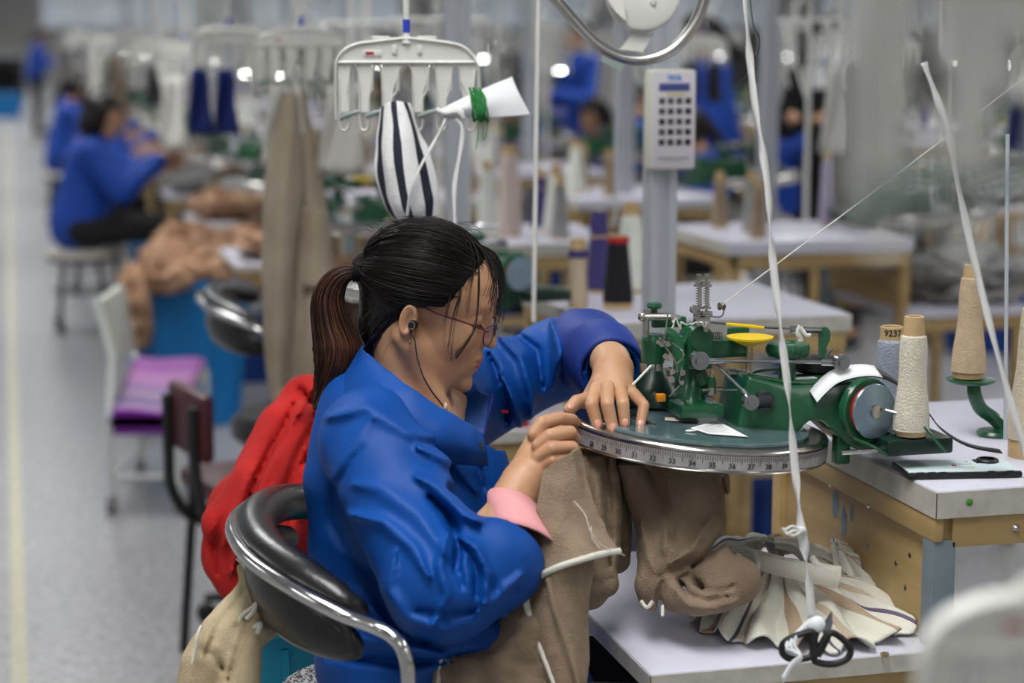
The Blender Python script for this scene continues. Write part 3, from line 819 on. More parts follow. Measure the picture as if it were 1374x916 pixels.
def make_hanger():
    t = thing('clip_hanger', '...', 'hanger')
    def l(x, y): return ((x - 546) / 867.0, (120 - y) / 867.0)
    XZ = Matrix(((1, 0, 0, 0), (0, 0, 1, 0), (0, 1, 0, 0), (0, 0, 0, 1)))
    top = [(452, 88), (455, 80), (464, 69), (480, 62), (500, 58), (535, 55), (556, 55), (600, 60), (622, 66), (636, 80), (641, 95), (641, 88)]
    outer = [(453, 82), (464, 68), (480, 61), (500, 58), (535, 55), (556, 55), (600, 60), (620, 65), (634, 75), (640, 84), (452, 84)]
    b = MB()
    b.prism([l(x, y) for x, y in outer], -0.004, 0.004, XZ)
    rim = [l(x, y) for x, y in ((451, 160), (450, 130), (451, 100), (453, 82), (463, 68), (480, 60), (500, 57), (535, 53), (556, 53), (600, 58), (622, 64), (636, 78), (642, 95), (643, 130), (642, 158))]
    b.tube(cr([(x, 0, z) for x, z in rim], 4), 0.0038, 8, sq=(0.003, 0.009))
    b.tube([(l(452, 84)[0], 0, l(452, 84)[1]), (l(640, 84)[0], 0, l(640, 84)[1])], 0.003, 8, sq=(0.0035, 0.008))
    for x0, x1, y in ((500, 524, 54), (560, 586, 54)):
        b.box(l(x0, 0)[0], -0.006, l(0, y + 4)[1], l(x1, 0)[0], 0.006, l(0, y - 5)[1], 0.002)
    for x in (527, 560): b.box(l(x, 0)[0], -0.007, l(0, 73)[1], l(x + 7, 0)[0], 0.0, l(0, 61)[1], 0.001)
    b.build('frame', M_white, t)
    slots = [(469, 482), (500, 513), (535, 554), (575, 586), (606, 618)]
    edges = [455] + [q for s_ in slots for q in s_] + [638]
    for i in range(6):
        x0, x1 = edges[2 * i], edges[2 * i + 1]
        b = MB()
        xm = x0 + 6 if i < 5 else x1 - 7
        pts = [l(x0, 84), l(x1, 84), l(x1 - 1, 100), l(xm + 7, 128), l(xm + 7, 150), l(xm - 5, 150), l(x0 - 1, 110)]
        b.prism(pts[::-1], -0.0025, 0.0025, XZ)
        b.tube(cr([(q[0], 0, q[1]) for q in (l(x1 + 1, 90), l(x1 - 3, 122), l(xm + 7, 132), l(xm + 7, 165), l(xm + 3, 174), l(xm - 3, 174), l(xm - 6, 165), l(xm - 5, 130), l(x0, 105))], 4), 0.0022, 8, sq=(0.0022, 0.0055))
        if i < 5:
            s_ = slots[i]
            b.tube(cr([(q[0], 0, q[1]) for q in (l(s_[0], 122), l(s_[0] + 1, 95), l((s_[0] + s_[1]) / 2, 85.5), l(s_[1] - 1, 95), l(s_[1], 122))], 4), 0.0018, 8, sq=(0.0018, 0.0055))
        b.build('clip_arm', M_white, t)
    for i, (x, y) in enumerate(((456, 154), (491, 152), (562, 152), (596, 154))):
        b = MB(); a0 = l(x, y + 4); a1 = l(x + 27, y - 5)
        b.tube([(a0[0], -0.003, a0[1]), ((a0[0] + a1[0]) / 2, -0.006, (a0[1] + a1[1]) / 2 + .001), (a1[0], -0.004, a1[1])], 0.004, 8, rs=[.0045, .004, .0028], sq=None)
        b.build('clip_lever', M_lever, t)
    b = MB(); c = l(499, 72); b.box(c[0] - 0.013, -0.0062, c[1] - 0.0045, c[0] + 0.016, -0.0038, c[1] + 0.005, 0.001); lab = b.build('name_plate', M_white, t)
    b = MB(); b.box(c[0] - 0.0085, -0.0068, c[1] - 0.002, c[0] + 0.004, -0.0058, c[1] + 0.0022); b.build('red_mark', M_red, lab, smooth=0)
    b = MB(); c = l(546, 55); b.lathe([(0.0095, -0.004), (0.008, 0.002), (0.0055, 0.008), (0.005, 0.012), (0, 0.012)], 14, (c[0], 0, c[1])); b.build('neck', M_white, t)
    b = MB(); b.cyl((c[0], 0, c[1] + 0.012), (c[0], 0, c[1] + 0.032), 0.0058, 14); b.build('blue_collar', M_bluep, t)
    b = MB(); b.tube([(c[0], 0, c[1] + 0.03), (c[0] - 0.001, 0, c[1] + 0.3), (c[0] - 0.003, 0, c[1] + 0.70)], 0.0048, 10); b.build('hook_rod', M_white, t)
    return t

def make_pole(h=2.5, w=0.05):
    t = thing('aluminium_post', '...', 'post')
    b = MB(); s_ = w / 2; g = 0.005; k = 0.008
    pr = [(-s_, -s_), (-k, -s_), (-k, -s_ + g), (k, -s_ + g), (k, -s_), (s_, -s_), (s_, -k), (s_ - g, -k), (s_ - g, k), (s_, k), (s_, s_), (k, s_), (k, s_ - g), (-k, s_ - g), (-k, s_), (-s_, s_), (-s_, k), (-s_ + g, k), (-s_ + g, -k), (-s_, -k)]
    b.prism(pr, 0.01, h); b.build('profile', M_alu, t, smooth=0)
    b = MB(); b.box(-0.06, -0.06, 0, 0.06, 0.06, 0.012, 0.002); b.build('base_plate', M_alu, t)
    return t

def crumple(seed, sx, sy, sz, n=34, amp=0.14, fold=0.34):
    """a heap of soft knitted cloth lying on a surface"""
    r = random.Random(seed); G = []
    off = Vector((r.uniform(-50, 50), r.uniform(-50, 50), r.uniform(-50, 50)))
    for i in range(n + 1):
        row = []; t = PI * i / n
        for j in range(2 * n):
            a = PI * j / n
            d = Vector((math.sin(t) * math.cos(a), math.sin(t) * math.sin(a), math.cos(t)))
            q = d * 1.5 + off
            w = 1 + amp * 2.2 * mn.noise(q * 0.8) + fold * (0.55 - abs(mn.noise(q * 1.6 + Vector((0.8 * mn.noise(q * 2), 0, 0)))) * 2.4) + 0.05 * mn.noise(q * 5)
            x = Vector((d.x * sx, d.y * sy, d.z * sz)) * w
            if x.z < -sz * 0.45: x.z = -sz * 0.45 + (x.z + sz * 0.45) * 0.05
            row.append(x + Vector((0, 0, sz * 0.5)))
        G.append(row)
    return G

def make_heap(name, label, m, seed, size, cat='garment'):
    b = MB(); b.grid(crumple(seed, *size), closed_v=True)
    o = b.build(name, m, smooth=180); return tag(o, label, cat)

def make_bin(m, label, w=0.5, d=0.36, h=0.34):
    t = thing('plastic_bin', label, 'bin')
    b = MB(); s_ = 0.82; th = 0.012
    def rr(f, z, i=0): return [(sx * (w / 2 * f - i), sy * (d / 2 * f - i), z) for sx, sy in ((-1, -1), (1, -1), (1, 1), (-1, 1))]
    v = rr(s_, 0) + rr(1, h) + rr(1, h, th) + rr(s_, 0.012, th)
    f = [(3, 2, 1, 0)]
    for k in range(3):
        for i in range(4): f.append((k * 4 + i, k * 4 + (i + 1) % 4, k * 4 + 4 + (i + 1) % 4, k * 4 + 4 + i))
    f.append((12, 13, 14, 15)); b.add(v, f)
    for i in range(-2, 3):
        b.box(i * w * 0.17 - 0.006, -d / 2 * 0.98 - 0.004, 0.05, i * w * 0.17 + 0.006, -d / 2 * 0.86, h - 0.03)
    b.build('tub', m, t, smooth=30)
    b = MB(); b.tube(cr([(sx * (w / 2 + .004), sy * (d / 2 + .004), h) for sx, sy in ((-1, -1), (1, -1), (1, 1), (-1, 1))], 1, closed=True) + [Vector((-(w / 2 + .004), -(d / 2 + .004), h))], 0.011, 8)
    b.build('rim', m, t)
    return t

# ---------------------------------------------------------------- desks and machines down the hall
posts_first = []; pole0 = make_pole()
KEEP = ('dial', 'cover_plate', 'center_post', 'gearbox', 'hand_knob', 'presser_cylinder', 'dome_cover', 'pulley_disc', 'yellow_dish', 'bed_plate', 'tension_tower', 'connecting_rods')
def sub_tree(o, keep, parent=None):
    c = o.copy(); C.objects.link(c)
    if parent is not None: c.parent = parent
    for ch in list(o.children):
        if ch.name.split('.')[0] in keep: sub_tree(ch, [k for k in ('red_flange', 'green_rim', 'tape_measure')], c) if ch.name.split('.')[0] in ('pulley_disc', 'dial') else sub_tree(ch, (), c)
    return c
COLS = [  # name, desk origin a, flipped, b offset, first k, last k
    ('left row', 1.124, False, 2.19, 1, 12),
    ('second row', 2.50, True, 2.07, 1, 13),
    ('third row', 4.70, False, 2.10, 3, 12),
    ('fourth row', 6.10, True, 2.10, 4, 12)]
hang0 = make_hanger(); hangers = [0]
cone_kinds = [make_cone('', M_tan, group=''), make_cone('', M_whitey, 0.2, 0.04, 0.018), make_cone('', M_purpley, 0.18, 0.03, 0.017, bands=[(0.12, 0.125, M_tan)]), make_cone('', M_greyc, 0.18, 0.028, 0.016)]
CN = ['tan', 'white', 'purple', 'grey']
cone_first = [[], [], [], []]
heap_kinds = [make_heap('knitted_garment', '', M_peach, 3, (0.17, 0.13, 0.07)), make_heap('knitted_garment', '', M_tan, 8, (0.15, 0.14, 0.09)), make_heap('knitted_garment', '', M_greyc, 15, (0.16, 0.12, 0.07))]
HN = ['peach', 'tan', 'grey']
heap_first = [[], [], []]
WH = ORD[:]
def stn(a, b):
    p = A(a, b); return CX + F * p.x / max(p.y, .1), p.y
for ci, (cn, a0, flip, b0, k0, k1) in enumerate(COLS):
    for k in range(k0, k1 + 1):
        b_ = b0 + 1.5 * k
        px, dd = stn(a0, b_)
        if px > 1560 or px < -150: continue
        where = '%s in the %s of stations' % (ORD[k], cn)
        far = dd > 12
        rz = TH + (PI if flip else 0)
        base = A(a0, b_ + (0.56 if flip else 0))
        d_ = tree(desk); d_.location = base; d_.rotation_euler = (0, 0, rz); d_['label'] = 'white-topped plywood work desk, ' + where; d_['group'] = 'work desks down the hall'
        if ci == 0 and k == 3:
            for q_ in list(d_.children):
                if q_.name.startswith('shelf_leg'): bpy.data.objects.remove(q_)
        # machine
        off = (-0.222, 0.27) if not flip else (0.222, -0.27)
        mloc = A(a0 + off[0] - (0.09 if (ci == 0 and k == 1) else 0), b_ + (0.27 if not flip else 0.29), W0.z)
        m_ = sub_tree(hero, KEEP if not far else ('dial', 'center_post', 'gearbox', 'hand_knob', 'pulley_disc'))
        m_.location = mloc; m_.rotation_euler = (0, 0, rz); m_['label'] = 'green linking machine on the desk, ' + where; m_['group'] = 'linking machines down the hall'
        # garments on the lap shelf
        sgn = -1 if not flip else 1
        for q in range(1 if far else 3):
            h_ = rnd.choice((0, 0, 1, 2)) if ci == 0 else rnd.choice((1, 2, 2))
            place(heap_kinds[h_], heap_first[h_], A(a0 + sgn * rnd.uniform(0.13, 0.25), b_ + rnd.uniform(0.12, 0.45), 0.722 + q * 0.03), rnd.uniform(0, 6), '%s crumpled knitted garment on the lap shelf, %s' % (HN[h_], where), 'garments on the lap shelves')
        # cones at the far end of the desk
        for q in range(2 if far else 3):
            h_ = rnd.randrange(4)
            if ci == 0 and k == 1: continue
            place(cone_kinds[h_], cone_first[h_], A(a0 - sgn * rnd.uniform(0.33, 0.5), b_ + 0.1 + q * 0.16, 0.93), 0, '%s yarn cone standing on the desk, %s' % (CN[h_], where), 'yarn cones down the hall')
        # hanger above the lap shelf
        if not (ci == 0 and k == 0):
            ha = a0 - 0.53 if not flip else a0 + 0.5
            hb = b_ + (0.75 if not flip else 0.3)
            if not (ci and far and k % 2):
                h_ = tree(hang0); h_.location = A(ha + 0.06, hb, 1.42 + rnd.uniform(-.02, .05)); h_.rotation_euler = (0, 0, rnd.uniform(-0.3, 0.4)); h_['label'] = 'white plastic clip hanger hanging from its rod, ' + where; h_['group'] = 'clip hangers down the hall'
for ks, first in ((cone_kinds, cone_first), (heap_kinds, heap_first)):
    for o, f in zip(ks, first):
        if not f:
            for ch in list(o.children): bpy.data.objects.remove(ch)
            bpy.data.objects.remove(o)
hang0.location = P(546, 120, 3.0); hang0.rotation_euler = (0, 0, 0.0); hang0['label'] = 'white clip hanger with a red mark, holding the striped cloth above the woman'

# posts
for (a, b_, lab) in ((1.155, 3.38, 'grey aluminium post carrying the white keypad'), (2.39, 5.92, 'grey aluminium post right of the keypad, standing behind a white desk'),
                     (2.19, 6.80, 'grey aluminium post seen just left of the keypad'), (2.33, 8.70, 'slim grey aluminium post behind the hanging white tube'), (0.98, 4.28, 'grey aluminium post behind the striped cloth')):
    place(pole0, posts_first, A(a, b_), TH, lab)
for ci, (cn, a0, flip, b0, k0, k1) in enumerate(COLS):
    for k in range(5 if ci < 2 else 3, k1 + 1, 2):
        px, dd = stn(a0 + .1, b0 + 1.5 * k)
        if px > 1500 or px < -50: continue
        place(pole0, posts_first, A(a0 + (0.05 if not flip else -0.2), b0 + 1.5 * k + 0.95), TH, 'grey aluminium post after the %s desk of the %s' % (ORD[k], cn), 'aluminium posts down the hall')
# overhead rails and slanted white tubes
railf = []
for (a, z) in ((1.3, 2.25), (2.3, 2.3), (4.9, 2.25), (6.0, 2.3)):
    b = MB(); b.box(-0.02, 0, -0.02, 0.02, 48, 0.02); o = b.build('overhead_rail', M_alu, smooth=0); o.location = A(a, 2.6, z); o.rotation_euler = (0, 0, TH)
    tag(o, 'long aluminium rail running over the desks at %d cm along the hall' % (a * 100), 'rail', 'overhead rails')
br = MB(); br.tube([(0, 0, 0), (0, 0, 0.35), (0.22, 0.0, 0.7), (0.55, 0.0, 0.95)], 0.011, 8)
arm = thing('lamp_arm', '', 'lamp arm'); br.build('tube', M_white, arm)
b = MB(); b.tube([(0, 0, 0.0), (-0.03, 0, -0.03), (-0.09, 0, -0.035)], 0.012, 8); b.sphere((-0.11, 0, -0.035), 0.026, 8, (1.5, 1, 0.7)); b.build('lamp_head', M_white, arm)
b = MB(); b.sphere((-0.115, 0, -0.05), 0.017, 8, (1.3, 1, 0.5)); b.build('bulb', mat('led', (255, 255, 255), emit=(255, 255, 250), estr=22.0), arm)
af = []
for ci, (cn, a0, flip, b0, k0, k1) in enumerate(COLS):
    for k in range(3 if ci < 2 else k0, k1 + 1):
        px, dd = stn(a0, b0 + 1.5 * k)
        if px > 1450 or px < -50: continue
        place(arm, af, A(a0 + (0.2 if not flip else -0.15), b0 + 1.5 * k + 0.6, 1.39 + rnd.uniform(-0.06, 0.05)), TH + (0 if not flip else PI) + rnd.uniform(-0.4, 0.4), 'white bent lamp arm over the %s desk of the %s' % (ORD[k], cn), 'lamp arms down the hall')

tf = thing('yarn_guide_stand', '', 'yarn guide stand')
b = MB(); b.tube([(0, 0, 0.93), (0, 0, 1.75)], 0.008, 8); b.build('post', M_white, tf)
b = MB(); b.tube([(0, -0.22, 1.55), (0, 0.22, 1.55)], 0.006, 8); b.tube([(0, 0, 1.3), (0.0, 0.2, 1.55)], 0.005, 6); b.build('cross_bar', M_white, tf)
for y in (-0.2, -0.07, 0.07, 0.2):
    b = MB(); b.tube(cr([(0, y, 1.55), (0.03, y, 1.50), (0.05, y, 1.44), (0.02, y, 1.40), (0.03, y, 1.34)], 4), 0.005, 6); b.sphere((0.02, y, 1.53), 0.016, 6); b.build('thread_guide', M_white, tf)
tff = []
for ci, (cn, a0, flip, b0, k0, k1) in enumerate(COLS):
    for k in range(max(k0, 2), k1 + 1):
        px, dd = stn(a0, b0 + 1.5 * k)
        if px > 1500 or px < -50: continue
        place(tf, tff, A(a0 + (0.12 if not flip else -0.12), b0 + 1.5 * k + 0.5, 0), TH + rnd.uniform(-.5, .5), 'white yarn guide stand on the %s desk of the %s' % (ORD[k], cn), 'yarn guide stands down the hall')
# ================================================================ the woman in the foreground
M_skin = mat('skin', (198, 154, 120), 0.46, var=0.0, rgb2=(186, 138, 104), scale=20, bump=0.12, bscale=420, sss=0.12)
M_lip = mat('lip_skin', (170, 96, 84), 0.42, sss=0.2)
M_nail = mat('nail', (222, 158, 140), 0.25, coat=0.3)
M_jack = mat('royal_blue_twill', (0, 72, 154), 0.55, rgb2=(0, 64, 140), scale=6, bump=0.12, bscale=500, spec=0.25)
M_jackd = mat('navy_lining', (24, 44, 128), 0.7, bump=0.2, bscale=300)
M_hair = mat('dark_brown_hair', (26, 17, 15), 0.40, rgb2=(12, 8, 8), scale=24, spec=0.32)
M_hairb = mat('brown_hair_ends', (96, 54, 30), 0.4, rgb2=(40, 22, 15), scale=26, spec=0.45)
M_pink = mat('pink_cotton', (226, 158, 160), 0.85, bump=0.4, bscale=500)
M_dpant = mat('dark_trousers', (26, 27, 34), 0.85, bump=0.2, bscale=200)
woman = thing('person', 'woman in royal blue jacket, glasses and ponytail, bent over the nearest machine dial', 'person', A(0.56, 2.56, 0))
YAW = math.radians(8); PT = math.radians(14)
hf = Vector((math.cos(YAW) * math.cos(PT), -math.sin(YAW) * math.cos(PT), -math.sin(PT)))
hs = Vector((-math.sin(YAW), -math.cos(YAW), 0.0))
hu = hs.cross(hf).normalized()
if hu.z < 0: hu = -hu
HO = P(553, 432, 2.565) - hs * 0.071
HS = 0.90
def H(f, u, s): return HO + (hf * f + hu * u + hs * s) * HS
def hc(X, Y, Zz):
    dx, dy, dz = X - HO.x, Y - HO.y, Zz - HO.z
    return ((dx * hf.x + dy * hf.y + dz * hf.z) / HS, (dx * hu.x + dy * hu.y + dz * hu.z) / HS, (dx * hs.x + dy * hs.y + dz * hs.z) / HS)
NECK0 = P(552, 562, 2.66)
def head_sdf(X, Y, Zz):
    f, u, s = hc(X, Y, Zz)
    a = np.abs(s)
    d = ell(f, u, s, (0.003, 0.055, 0), (0.094, 0.082, 0.072))
    d = smin(d, ell(f, u, s, (0.050, 0.045, 0), (0.052, 0.055, 0.060)), 0.02)            # forehead
    d = smin(d, ell(f, u, s, (0.050, -0.018, 0), (0.052, 0.062, 0.056)), 0.02)            # mid face
    d = smin(d, ell(f, u, a, (0.066, -0.012, 0.036), (0.024, 0.026, 0.020)), 0.015)       # cheek
    d = smin(d, cone(f, u, a, (0.006, -0.036, 0.056), (0.058, -0.084, 0.020), 0.016, 0.016), 0.018)   # jaw line
    d = smin(d, ell(f, u, s, (0.050, -0.06, 0), (0.044, 0.034, 0.038)), 0.02)
    d = smin(d, ell(f, u, s, (0.088, -0.086, 0), (0.012, 0.013, 0.016)), 0.012)           # chin
    d = smin(d, ell(f, u, s, (0.086, -0.046, 0), (0.018, 0.020, 0.024)), 0.012)           # mouth mound
    d = smin(d, ell(f, u, a, (0.086, 0.043, 0.022), (0.010, 0.007, 0.020)), 0.012)        # brow
    d = -smin(-d, ell(f, u, a, (0.101, 0.018, 0.030), (0.015, 0.012, 0.014)), 0.012)     # sockets
    d = smin(d, ell(f, u, a, (0.0815, 0.020, 0.031), (0.0135, 0.0115, 0.0145)), 0.004)     # lids over the eyeballs
    lid = np.exp(-((u - 0.0135 + 0.1 * (a - .03)) / 0.0011) ** 2) * (np.abs(a - 0.030) < 0.0135) * (f > 0.08)
    d = d + 0.0009 * lid
    d = smin(d, cone(f, u, s, (0.093, 0.028, 0), (0.108, -0.008, 0), 0.0055, 0.0078), 0.010)   # nose bridge
    d = smin(d, ell(f, u, s, (0.1115, -0.015, 0), (0.0090, 0.0080, 0.0092)), 0.006)
    d = smin(d, ell(f, u, a, (0.100, -0.015, 0.0105), (0.0085, 0.0068, 0.0058)), 0.004)  # wings
    d = -smin(-d, ell(f, u, a, (0.1035, -0.0215, 0.0055), (0.0035, 0.0025, 0.0025)), 0.002)
    d = smin(d, ell(f, u, s, (0.1000, -0.0425, 0), (0.0062, 0.0044, 0.020)), 0.003)        # upper lip
    d = smin(d, ell(f, u, s, (0.0968, -0.0525, 0), (0.0064, 0.0050, 0.017)), 0.003)        # lower lip
    d = d + 0.0022 * np.exp(-((u + 0.0470) / 0.0011) ** 2) * (f > 0.092) * (np.abs(s) < 0.023)
    d = d + 0.0012 * np.exp(-((u + 0.030) / 0.005) ** 2 - (s / 0.0028) ** 2) * (f > .09)
    # ears
    f0, u0 = f, u
    f, u = (f + 0.002) * 1.22, (u + 0.002) * 1.22
    e = ell(f, u, a, (-0.006, 0.004, 0.073), (0.017, 0.029, 0.0075))
    e = smin(e, ell(f, u, a, (-0.001, -0.022, 0.071), (0.009, 0.010, 0.005)), 0.006)
    e = -smin(-e, ell(f, u, a, (-0.002, 0.004, 0.083), (0.0105, 0.019, 0.009)), 0.003)
    rim = np.abs(np.sqrt(((f + 0.006) / 0.0135) ** 2 + ((u - 0.004) / 0.025) ** 2) - 1) * 0.015
    e = smin(e, np.maximum(np.sqrt(rim ** 2 + (a - 0.0785) ** 2) - 0.0026, (f - 0.006)), 0.003)
    e = smin(e, ell(f, u, a, (0.006, 0.000, 0.073), (0.004, 0.006, 0.005)), 0.003)
    f, u = f0, u0
    d = smin(d, e, 0.005)
    # neck
    n0 = H(-0.022, -0.02, 0); n1 = NECK0
    nk = cone(X, Y, Zz, n0, n1, 0.045, 0.052)
    nk = smin(nk, cone(X, Y, Zz, n1, P(552, 640, 2.66), 0.056, 0.09), 0.03)
    st = cone(X, Y, Zz, H(-0.01, -0.03, 0.055), P(600, 560, 2.62), 0.014, 0.011)
    nk = smin(nk, st, 0.016)
    return smin(d, nk, 0.011)

def hand_sdf(X, Y, Zz, chains, webs, k=0.0016):
    d = None
    for pts, rs in chains:
        c = None
        for i in range(len(pts) - 1):
            q = cone(X, Y, Zz, pts[i], pts[i + 1], rs[i], rs[i + 1]); c = q if c is None else np.minimum(c, q)
        d = c if d is None else smin(d, c, k)
    w = None
    for a, b, ra, rb in webs:
        q = cone(X, Y, Zz, a, b, ra, rb); w = q if w is None else smin(w, q, 0.012)
    return smin(d, w, 0.0055)

# her right hand (near the camera): a loose fist pinching the edge of the knit
def pp(l): return [P(*q) for q in l]
RHAND = dict(chains=[
    (pp([(716, 582, 2.47), (727, 568, 2.475), (750, 561, 2.50), (768, 563, 2.53), (775, 569, 2.555)]), [.0085, .0098, .0088, .0078, .0062]),
    (pp([(722, 598, 2.455), (738, 585, 2.455), (765, 580, 2.475), (772, 589, 2.51), (757, 594, 2.525)]), [.0085, .0098, .0090, .0080, .0066]),
    (pp([(724, 612, 2.45), (741, 602, 2.445), (767, 600, 2.46), (773, 609, 2.495), (757, 612, 2.51)]), [.0085, .0094, .0086, .0078, .0066]),
    (pp([(724, 625, 2.455), (742, 618, 2.445), (763, 617, 2.455), (770, 625, 2.485), (755, 627, 2.50)]), [.0082, .0086, .0079, .0072, .0062]),
    (pp([(712, 620, 2.50), (728, 592, 2.535), (750, 575, 2.56), (768, 571, 2.568)]), [.013, .011, .0092, .0072])],
    webs=[(P(700, 646, 2.465), P(722, 590, 2.49), 0.024, 0.016), (P(703, 650, 2.455), P(731, 610, 2.465), 0.024, 0.014), (P(716, 640, 2.46), P(735, 622, 2.462), 0.018, 0.011),
          (P(690, 670, 2.44), P(702, 648, 2.455), 0.027, 0.0255), (P(655, 745, 2.39), P(690, 670, 2.44), 0.034, 0.027), (P(724, 580, 2.48), P(740, 615, 2.455), 0.0095, 0.009)])
# her left hand (far side): fingers arched onto the dial
LHAND = dict(chains=[
    (pp([(797, 532, 2.593), (800, 522, 2.568), (794, 543, 2.536), (802, 569, 2.534)]), [.0080, .0095, .0090, .0078]),
    (pp([(815, 530, 2.588), (815, 518, 2.560), (815, 543, 2.522), (822, 573, 2.522)]), [.0080, .0094, .0090, .0078]),
    (pp([(832, 530, 2.588), (832, 520, 2.566), (836, 542, 2.532), (838, 568, 2.530)]), [.0080, .0090, .0085, .0072]),
    (pp([(843, 526, 2.603), (850, 528, 2.583), (864, 544, 2.558), (859, 571, 2.548)]), [.0078, .0083, .0076, .0064]),
    (pp([(805, 518, 2.628), (790, 537, 2.608), (774, 539, 2.593), (764, 549, 2.583)]), [.014, .0115, .0098, .0082])],
    webs=[(P(822, 495, 2.643), P(806, 524, 2.593), 0.022, 0.012), (P(824, 496, 2.640), P(832, 524, 2.588), 0.022, 0.012), (P(826, 498, 2.643), P(843, 526, 2.603), 0.019, 0.010),
          (P(818, 484, 2.673), P(823, 496, 2.642), 0.025, 0.024), (P(806, 470, 2.815), P(820, 486, 2.673), 0.029, 0.025), (P(803, 519, 2.603), P(841, 522, 2.608), 0.009, 0.0085), (P(812, 505, 2.628), P(792, 534, 2.613), 0.015, 0.010)])

bone = lambda px, py, d: P(px, py, d)
SHN, SHF = P(502, 588, 2.50), P(622, 545, 2.80)
ELN, ELF = P(594, 790, 2.365), P(752, 478, 2.93)
WRN, WRF = P(690, 672, 2.44), P(804, 470, 2.80)
hipN, hipF = A(0.58, 2.40, 0.56), A(0.62, 2.60, 0.56)
kneeN, kneeF = A(0.99, 2.42, 0.54), A(1.02, 2.64, 0.54)
ankN, ankF = A(0.97, 2.42, 0.10), A(1.0, 2.66, 0.10)
def core_sdf(X, Y, Zz):
    d = cone(X, Y, Zz, P(552, 600, 2.66), P(556, 800, 2.60), 0.075, 0.09)
    d = smin(d, cone(X, Y, Zz, P(556, 800, 2.60), A(0.58, 2.50, 0.56), 0.09, 0.12), 0.04)
    d = smin(d, cone(X, Y, Zz, P(515, 590, 2.53), P(610, 552, 2.78), 0.045, 0.045), 0.03)
    for a, b, c, r in ((SHN, ELN, WRN, 1), (SHF, ELF, WRF, 1)):
        d = smin(d, cone(X, Y, Zz, a, b, 0.043, 0.036), 0.02)
        d = np.minimum(d, cone(X, Y, Zz, b, c, 0.035, 0.024))
    for a, b, c in ((hipN, kneeN, ankN), (hipF, kneeF, ankF)):
        d = smin(d, cone(X, Y, Zz, a, b, 0.072, 0.050), 0.03)
        d = np.minimum(d, cone(X, Y, Zz, b, c, 0.048, 0.032))
        d = smin(d, cone(X, Y, Zz, c, c + E1 * 0.14 + Vector((0, 0, -0.06)), 0.034, 0.026), 0.02)
    return d
def bound(pts, pad):
    a = np.array([list(p) for p in pts]); return a.min(0) - pad, a.max(0) + pad
def block(fn, pts, pad, h, sm=2):
    lo, hi = bound(pts, pad); return nets(fn, lo, hi, h)
blocks = []
lo, hi = bound([H(-0.1, 0.14, 0.08), H(0.12, -0.1, -0.08), H(-0.1, -0.1, 0.08), H(0.12, 0.14, -0.08), P(560, 600, 2.66)], 0.03)
blocks.append(nets(head_sdf, lo, hi, 0.0017))
for hd, h in ((RHAND, 0.0013), (LHAND, 0.0013)):
    ps = [p for c in hd['chains'] for p in c[0]] + [w[i] for w in hd['webs'] for i in (0, 1)]
    lo, hi = bound(ps, 0.036)
    blocks.append(nets(lambda X, Y, Zz, hd=hd: hand_sdf(X, Y, Zz, hd['chains'], hd['webs']), lo, hi, h))
lo, hi = bound([SHN, SHF, ELN, ELF, WRN, WRF, ankN, ankF, hipN, ankF + E1 * .2, Vector((0, 2.6, 0.03))], 0.16)
blocks.append(nets(core_sdf, lo, hi, 0.009))
def join_blocks(name, blocks, mats, parent, pick=None, sm=(2, 1, 1, 1)):
    V = []; Fs = []; o = 0
    for (v, f), k in zip(blocks, sm):
        E = np.concatenate([f[:, [0, 1]], f[:, [1, 2]], f[:, [2, 3]], f[:, [3, 0]]])
        deg = np.bincount(E[:, 0], minlength=len(v)) + np.bincount(E[:, 1], minlength=len(v))
        for _ in range(k):
            a = np.zeros_like(v)
            for q in range(3): a[:, q] = np.bincount(E[:, 0], v[E[:, 1], q], len(v)) + np.bincount(E[:, 1], v[E[:, 0], q], len(v))
            v = v * 0.5 + 0.5 * a / np.maximum(deg, 1)[:, None]
        V.append(v); Fs.append(f + o); o += len(v)
    v = np.concatenate(V); f = np.concatenate(Fs)
    me = bpy.data.meshes.new(name)
    me.vertices.add(len(v)); me.vertices.foreach_set('co', v.astype(np.float32).ravel())
    me.loops.add(len(f) * 4); me.loops.foreach_set('vertex_index', f.astype(np.int32).ravel())
    me.polygons.add(len(f)); me.polygons.foreach_set('loop_start', np.arange(0, len(f) * 4, 4, dtype=np.int32))
    me.update(calc_edges=True)
    for m in mats: me.materials.append(m)
    if pick is not None:
        c = v[f].mean(1); me.polygons.foreach_set('material_index', pick(c).astype(np.int32))
    me.polygons.foreach_set('use_smooth', [True] * len(f)); me.validate()
    ob = bpy.data.objects.new(name, me); C.objects.link(ob)
    if parent is not None: world_child(ob, parent)
    return ob
def pick(c):
    f, u, s = hc(c[:, 0], c[:, 1], c[:, 2])
    up = ((f - 0.1015) / 0.008) ** 2 + ((u + 0.0430) / 0.0055) ** 2 + (s / 0.0215) ** 2 < 1
    lw = ((f - 0.0990) / 0.008) ** 2 + ((u + 0.0520) / 0.0058) ** 2 + (s / 0.019) ** 2 < 1
    return (up | lw)
body = join_blocks('body', blocks, [M_skin, M_lip], woman, pick)

